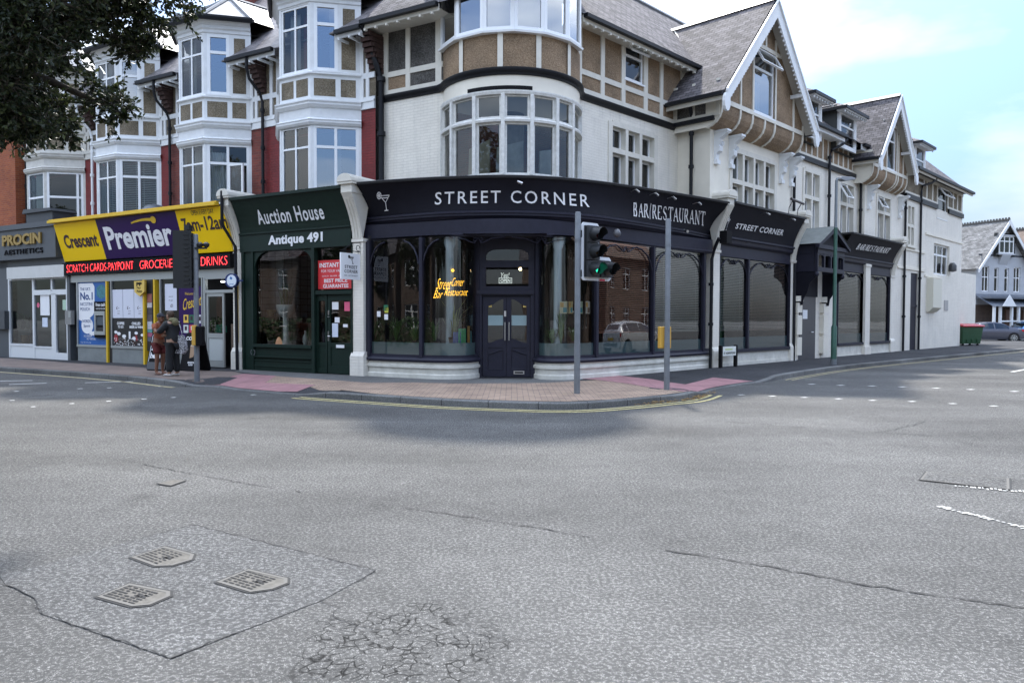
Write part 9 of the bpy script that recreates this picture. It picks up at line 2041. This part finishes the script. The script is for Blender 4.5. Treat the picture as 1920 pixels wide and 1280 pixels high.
m_.build('trunk',bark,tree,smooth=60)
leafm = bpy.data.materials.new('evergreen_leaf'); leafm.use_nodes = True; t_ = leafm.node_tree; b_ = t_.nodes['Principled BSDF']; b_.inputs['Roughness'].default_value = .45; b_.inputs['Transmission Weight'].default_value = 0
gg = t_.nodes.new('ShaderNodeNewGeometry'); rr_ = t_.nodes.new('ShaderNodeValToRGB'); t_.links.new(gg.outputs['Random Per Island'],rr_.inputs[0])
rr_.color_ramp.elements[0].color = (.010,.017,.007,1); rr_.color_ramp.elements[1].color = (.085,.10,.035,1); e_ = rr_.color_ramp.elements.new(.6); e_.color = (.022,.035,.012,1); t_.links.new(rr_.outputs[0],b_.inputs['Base Color'])
tl_n = t_.nodes.new('ShaderNodeBsdfTranslucent'); mx_n = t_.nodes.new('ShaderNodeMixShader'); mx_n.inputs[0].default_value = .28; t_.links.new(rr_.outputs[0],tl_n.inputs[0]); t_.links.new(b_.outputs[0],mx_n.inputs[1]); t_.links.new(tl_n.outputs[0],mx_n.inputs[2]); t_.links.new(mx_n.outputs[0],t_.nodes['Material Output'].inputs[0])
MAT['evergreen_leaf'] = leafm
CR = Vector((-8.1,8.6,6.0)); RX,RY,RZ_ = 4.15,1.7,2.8
def crown_mesh():
    mb = MB(); V,Fc = [],[]
    def leaf(p,dr,s):
        dr = dr.normalized(); sd_ = dr.cross(Vector((random.gauss(0,1),random.gauss(0,1),random.gauss(0,1)))).normalized()*s*.26; up_ = sd_.cross(dr).normalized()*s*.10; n0 = len(V)
        V.extend([p,p+dr*s*.5+sd_+up_,p+dr*s,p+dr*s*.5-sd_+up_]); Fc.append((n0,n0+1,n0+2,n0+3))
    tw = MB()
    def clump(c,rad,n_,s):
        for _ in range(int(n_/9)):
            a = Vector((random.gauss(0,1),random.gauss(0,1),random.gauss(0,.8))); a = a.normalized()*rad*random.uniform(.25,1.0); tip = c+a; base = c+a*.2; dr = (tip-base).normalized()+Vector((0,0,-.25))
            tw.tube([base,tip],.006,3,caps=False,r2=.003)
            for k in range(9):
                q = base.lerp(tip,.25+.75*k/8); leaf(q,dr+Vector((random.gauss(0,.75),random.gauss(0,.75),random.gauss(0,.75))),s*random.uniform(.7,1.25))
    cnt = 0; far_ = 0
    for _ in range(90000):
        d = Vector((random.uniform(-1,1),random.uniform(-1,1),random.uniform(-1,1)))
        if d.length > 1: continue
        wob = 1+.13*math.sin(d.x*7+1)*math.cos(d.z*6)+.09*math.sin(d.y*9+d.z*5)
        p = CR+Vector((d.x*RX*wob,d.y*RY*wob,d.z*RZ_*wob))
        px,py = proj(p) if p.y > 1 else (-999,0); seen = -60 < px < 420 and -60 < py < 420
        if seen and math.sin(p.x*3.1+p.z*1.7)+math.sin(p.z*3.7-p.y*2)+math.sin(p.y*4.1+p.x*1.3) < -.35: continue
        if seen and cnt < 430:
            cnt += 1; clump(p,random.uniform(.18,.36),126,.064)
        elif not seen and d.length > .6 and far_ < 420: far_ += 1; clump(p,.5,60,.15)
    mb.add(V,Fc); return mb,tw
cmb,tw = crown_mesh(); tw.build('twigs',bark,tree,fix=False); crown = cmb.build('crown',leafm,tree,fix=False)
nz = Vector((-6.2,8.6,3.6))

# ---- far houses beyond the wing
pw = mat('pale_blue_render',(.44,.46,.49),.7,var=.06,dirt=.05,vscale=1.5); porch_b = mat('porch_dark_brick',(.10,.07,.055),.85,var=.3)  # porch_b: dark brown brick for the wall behind the porch posts
def far_house(label,F,rm,wm,hw_=3.1,ez=6.0,az=9.55,dep=9.0,withbay=True):
    h = thing('gabled_house',label,'house',tuple(F.translation),'gabled houses far down the side street'); m_ = MB(F)
    fw = [(-2.35,-1.55,3.95,5.95),(-.95,-.45,3.95,5.85),(.25,.75,3.95,5.85),(1.35,2.15,3.95,5.95)]; at_w = (-.9,.8,7.0,8.35)
    m_.wall(-hw_+.1,hw_-.1,-.2,ez+.0,fw,0,.2); m_.build('wall',wm,h)
    sl = (az-ez)/hw_; g_ = MB(F); n_ = 14
    for i in range(n_):
        a = -hw_+2*hw_*i/n_; b = -hw_+2*hw_*(i+1)/n_; za,zb = az-abs(a)*sl,az-abs(b)*sl; g_.quad((a,0,ez),(b,0,ez),(b,0,zb),(a,0,za))
    g_.quad((-hw_+.1,0,-.2),(-hw_+.1,dep,-.2),(-hw_+.1,dep,ez),(-hw_+.1,0,ez)); g_.quad((hw_-.1,0,-.2),(hw_-.1,dep,-.2),(hw_-.1,dep,ez),(hw_-.1,0,ez)); g_.build('gable_wall',wm,h,fix=False)
    r = MB(F); e = .35
    for s_ in (-1,1): r.quad((0,-.5,az+.1),(s_*(hw_+e),-.5,ez-e*sl+.1),(s_*(hw_+e),dep,ez-e*sl+.1),(0,dep,az+.1))
    ro = r.build('roof',rm,h,fix=False); rd_ = MB(F); rd_.box(-.1,.1,-.5,dep,az+.05,az+.18)
    for i in range(int(dep/.25)): rd_.box(-.03,.03,-.5+.25*i,-.5+.25*i+.13,az+.18,az+.30)
    rd_.build('ridge_cresting',mat('ridge_dark',(.09,.085,.08),.8),ro)
    b_ = MB(F)
    for s_ in (-1,1): b_.prism([(0,az+.08),(s_*(hw_+e),ez-e*sl+.08),(s_*(hw_+e),ez-e*sl-.22),(0,az-.30)],-.56,-.50)
    b_.build('barge_board',white,h)
    for w_ in fw: window(h,F,*w_,.08,((w_[0]+w_[1])/2,) if w_[1]-w_[0] > .6 else (),(w_[2]+1.15,),.07,.08,back=room,backd=.6)
    o = MB(F); o.box(at_w[0]-.1,at_w[1]+.1,-.35,.0,at_w[2]-.12,at_w[2]); o.box(at_w[0]-.1,at_w[1]+.1,-.4,.0,at_w[3],at_w[3]+.12); o.prismx([(-.35,at_w[2]-.12),(0,at_w[2]-.9),(0,at_w[2]-.12)],-.5,.5); o.build('attic_bay',wm,h)
    window(h,F,*at_w,-.33,(-.3,.3),(7.95,),.08,.08,back=room,backd=.2)
    t = MB(F); t.box(-hw_+.3,hw_-.3,-.03,.0,6.78,6.9); t.box(-1.05,-.95,-.03,0,6.9,8.2); t.box(.85,.95,-.03,0,6.9,8.2); t.build('dark_timber',mat('dark_timber',(.03,.035,.05),.6),h)
    if withbay:
        q = MB(F); q.box(-hw_,hw_,-1.3,-.0,3.35,3.5); q.quad((-hw_-.2,-1.6,2.75),(hw_+.2,-1.6,2.75),(hw_+.2,.0,3.75),(-hw_-.2,.0,3.75)); q.build('porch_roof',mat('blue_slate',(.10,.115,.14),.45,var=.2,vscale=3),h)
        for c in (-1.6,1.2):
            g_ = MB(F); g_.prism([(c-.8,2.75),(c+.8,2.75),(c,3.65)],-1.75,-1.70); g_.build('porch_gable',white,h)
        for i,x in enumerate((-2.9,-2.2,-.9,-.1,.9,2.0,2.8)): g_ = MB(F); g_.box(x-.09,x+.09,-1.5,-1.35,-.1,2.75); g_.build('porch_post',white,h)
        g_ = MB(F); g_.box(-2.2,2.8,-1.48,-1.38,1.55,1.66); g_.build('rail',white,h)
        for x0 in (-.75,1.2): g_ = MB(F); g_.box(x0,x0+.75,-.9,-.8,.2,2.5); g_.build('brown_door',mat('brown_door',(.11,.055,.035),.5),h)
        g_ = MB(F); g_.quad((-hw_,-.05,-.1),(hw_,-.05,-.1),(hw_,-.05,2.9),(-hw_,-.05,2.9)); g_.build('porch_wall',porch_b,h,fix=False)
    return h
FH = rotf((39.3,60,-.1),R(22)); far_house('pale blue gabled house with bright slate roof beyond the parked cars',FH,farslate,pw)
FH2 = rotf(tuple(FH @ Vector((7.4,.6,0))),R(22)); far_house('cream gabled house with brown tiled roof at the far right edge',FH2,plaintile,cream)
ch = MB(FH); ch.box(-4.6,-3.4,6,9,-.1,5.6); tag(ch.build('brick_outbuilding',rbrick),'brown brick outbuilding corner between the yard wall and pale house','outbuilding')

# ---- what stands across the roads, mirrored in the glass
def opp_house(F,label,wm,rm,w_=9,h_=6.2,bays=3):
    h = thing('facing_house',label,'house',tuple(F.translation),'houses facing the junction'); m_ = MB(F)
    holes = []
    for i in range(bays):
        x = -w_/2+w_*(i+.5)/bays; holes += [(x-.6,x+.6,.9,2.5),(x-.6,x+.6,3.8,5.4)]
    m_.wall(-w_/2,w_/2,-.1,h_,holes,0,.2)
    for x in (-w_/2,w_/2): m_.quad((x,0,-.1),(x,8,-.1),(x,8,h_),(x,0,h_)); m_.add([(x,0,h_),(x,8,h_),(x,4,h_+3.4)],[(0,1,2)])
    m_.quad((-w_/2,8,-.1),(w_/2,8,-.1),(w_/2,8,h_),(-w_/2,8,h_)); m_.build('wall',wm,h)
    r = MB(F); r.quad((-w_/2-.3,-.4,h_-.2),(w_/2+.3,-.4,h_-.2),(w_/2+.3,4,h_+3.5),(-w_/2-.3,4,h_+3.5)); r.quad((-w_/2-.3,8.4,h_-.2),(w_/2+.3,8.4,h_-.2),(w_/2+.3,4,h_+3.5),(-w_/2-.3,4,h_+3.5)); ro = r.build('roof',rm,h,fix=False)
    c = MB(F); c.box(-w_/2+.3,-w_/2+1.3,3.5,4.5,h_+2,h_+5); c.build('chimney',rbrick,ro)
    for q in holes: window(h,F,*q,.08,((q[0]+q[1])/2,),(q[2]+1.1,),.07,.08,back=dark,backd=.5)
    return h
def ff(F,u,d,rz): p = at(F,u,d,0); return rotf((p.x,p.y,0),rz)
for i,u in enumerate((-34,-23,-12)): opp_house(ff(FA,u,-26,aA+math.pi),['brown brick house far along the opposite side of the main road','brown brick house halfway along the opposite side of main road','brown brick house nearest the junction across the main road'][i],bbrick,slate)
for i,u in enumerate((3,14,25)): opp_house(ff(FB,u,-21,aB+math.pi),['brown brick house nearest the junction across the side street','brown brick house halfway along the far side of side street','brown brick house at the far end across the side street'][i],bbrick,plaintile)
opp_house(rotf((2,-19,0),R(180)),'wide brown brick house behind the viewer across the junction',bbrick,slate,w_=13,bays=4)
def tree_copy(loc,rz,s,label):
    c = copy_tree(tree); c.location = loc; c.rotation_euler = (0,0,rz); c.scale = (s,s,s); c['label'] = label; c['group'] = 'trees across the roads'; return c
tree_copy((22,4,0),2.2,1.0,'evergreen tree on the far side of the side street'); tree_copy((-22,-3,0),4.0,1.1,'evergreen tree across the main road'); tree_copy((30,17,0),1.0,.9,'smaller evergreen tree further along the side street'); tree_copy((-27,4,0),5.0,.9,'evergreen tree in front of the houses across the main road'); tree_copy((-34,9,0),.6,.8,'farthest evergreen tree across the main road')

hg = MB(); random.seed(44); V,Fc = [],[]
for i in range(5200):
    u_ = random.uniform(-40,-4); dd_ = random.uniform(-.45,.45); z_ = random.uniform(.1,1.5)+.15*math.sin(u_*1.7); p = at(FA,u_,-18.6+dd_,z_); a_ = Vector((random.gauss(0,1),random.gauss(0,1),random.gauss(0,1))).normalized()*.11; b_2 = a_.cross(Vector((random.gauss(0,1),random.gauss(0,1),random.gauss(0,1)))).normalized()*.07; n0 = len(V); V += [p-a_,p+b_2,p+a_,p-b_2]; Fc.append((n0,n0+1,n0+2,n0+3))
hg.add(V,Fc); tag(hg.build('hedge',mat('hedge_leaf',(.06,.11,.03),.6,var=.5,vscale=6),fix=False),'clipped green hedge along the far side of the main road','hedge')
split_apart({'mullion','gutter','eaves_board','timber_frame','yellow_post','dark_pier','drum_posts','string_course','frieze','bracket','stall_riser','pebbledash_inset','cheek','purlin_end','porch_pier','string_moulding','pier','drum_sill','pebbledash_panel','barge_board','dark_timber','foam'})
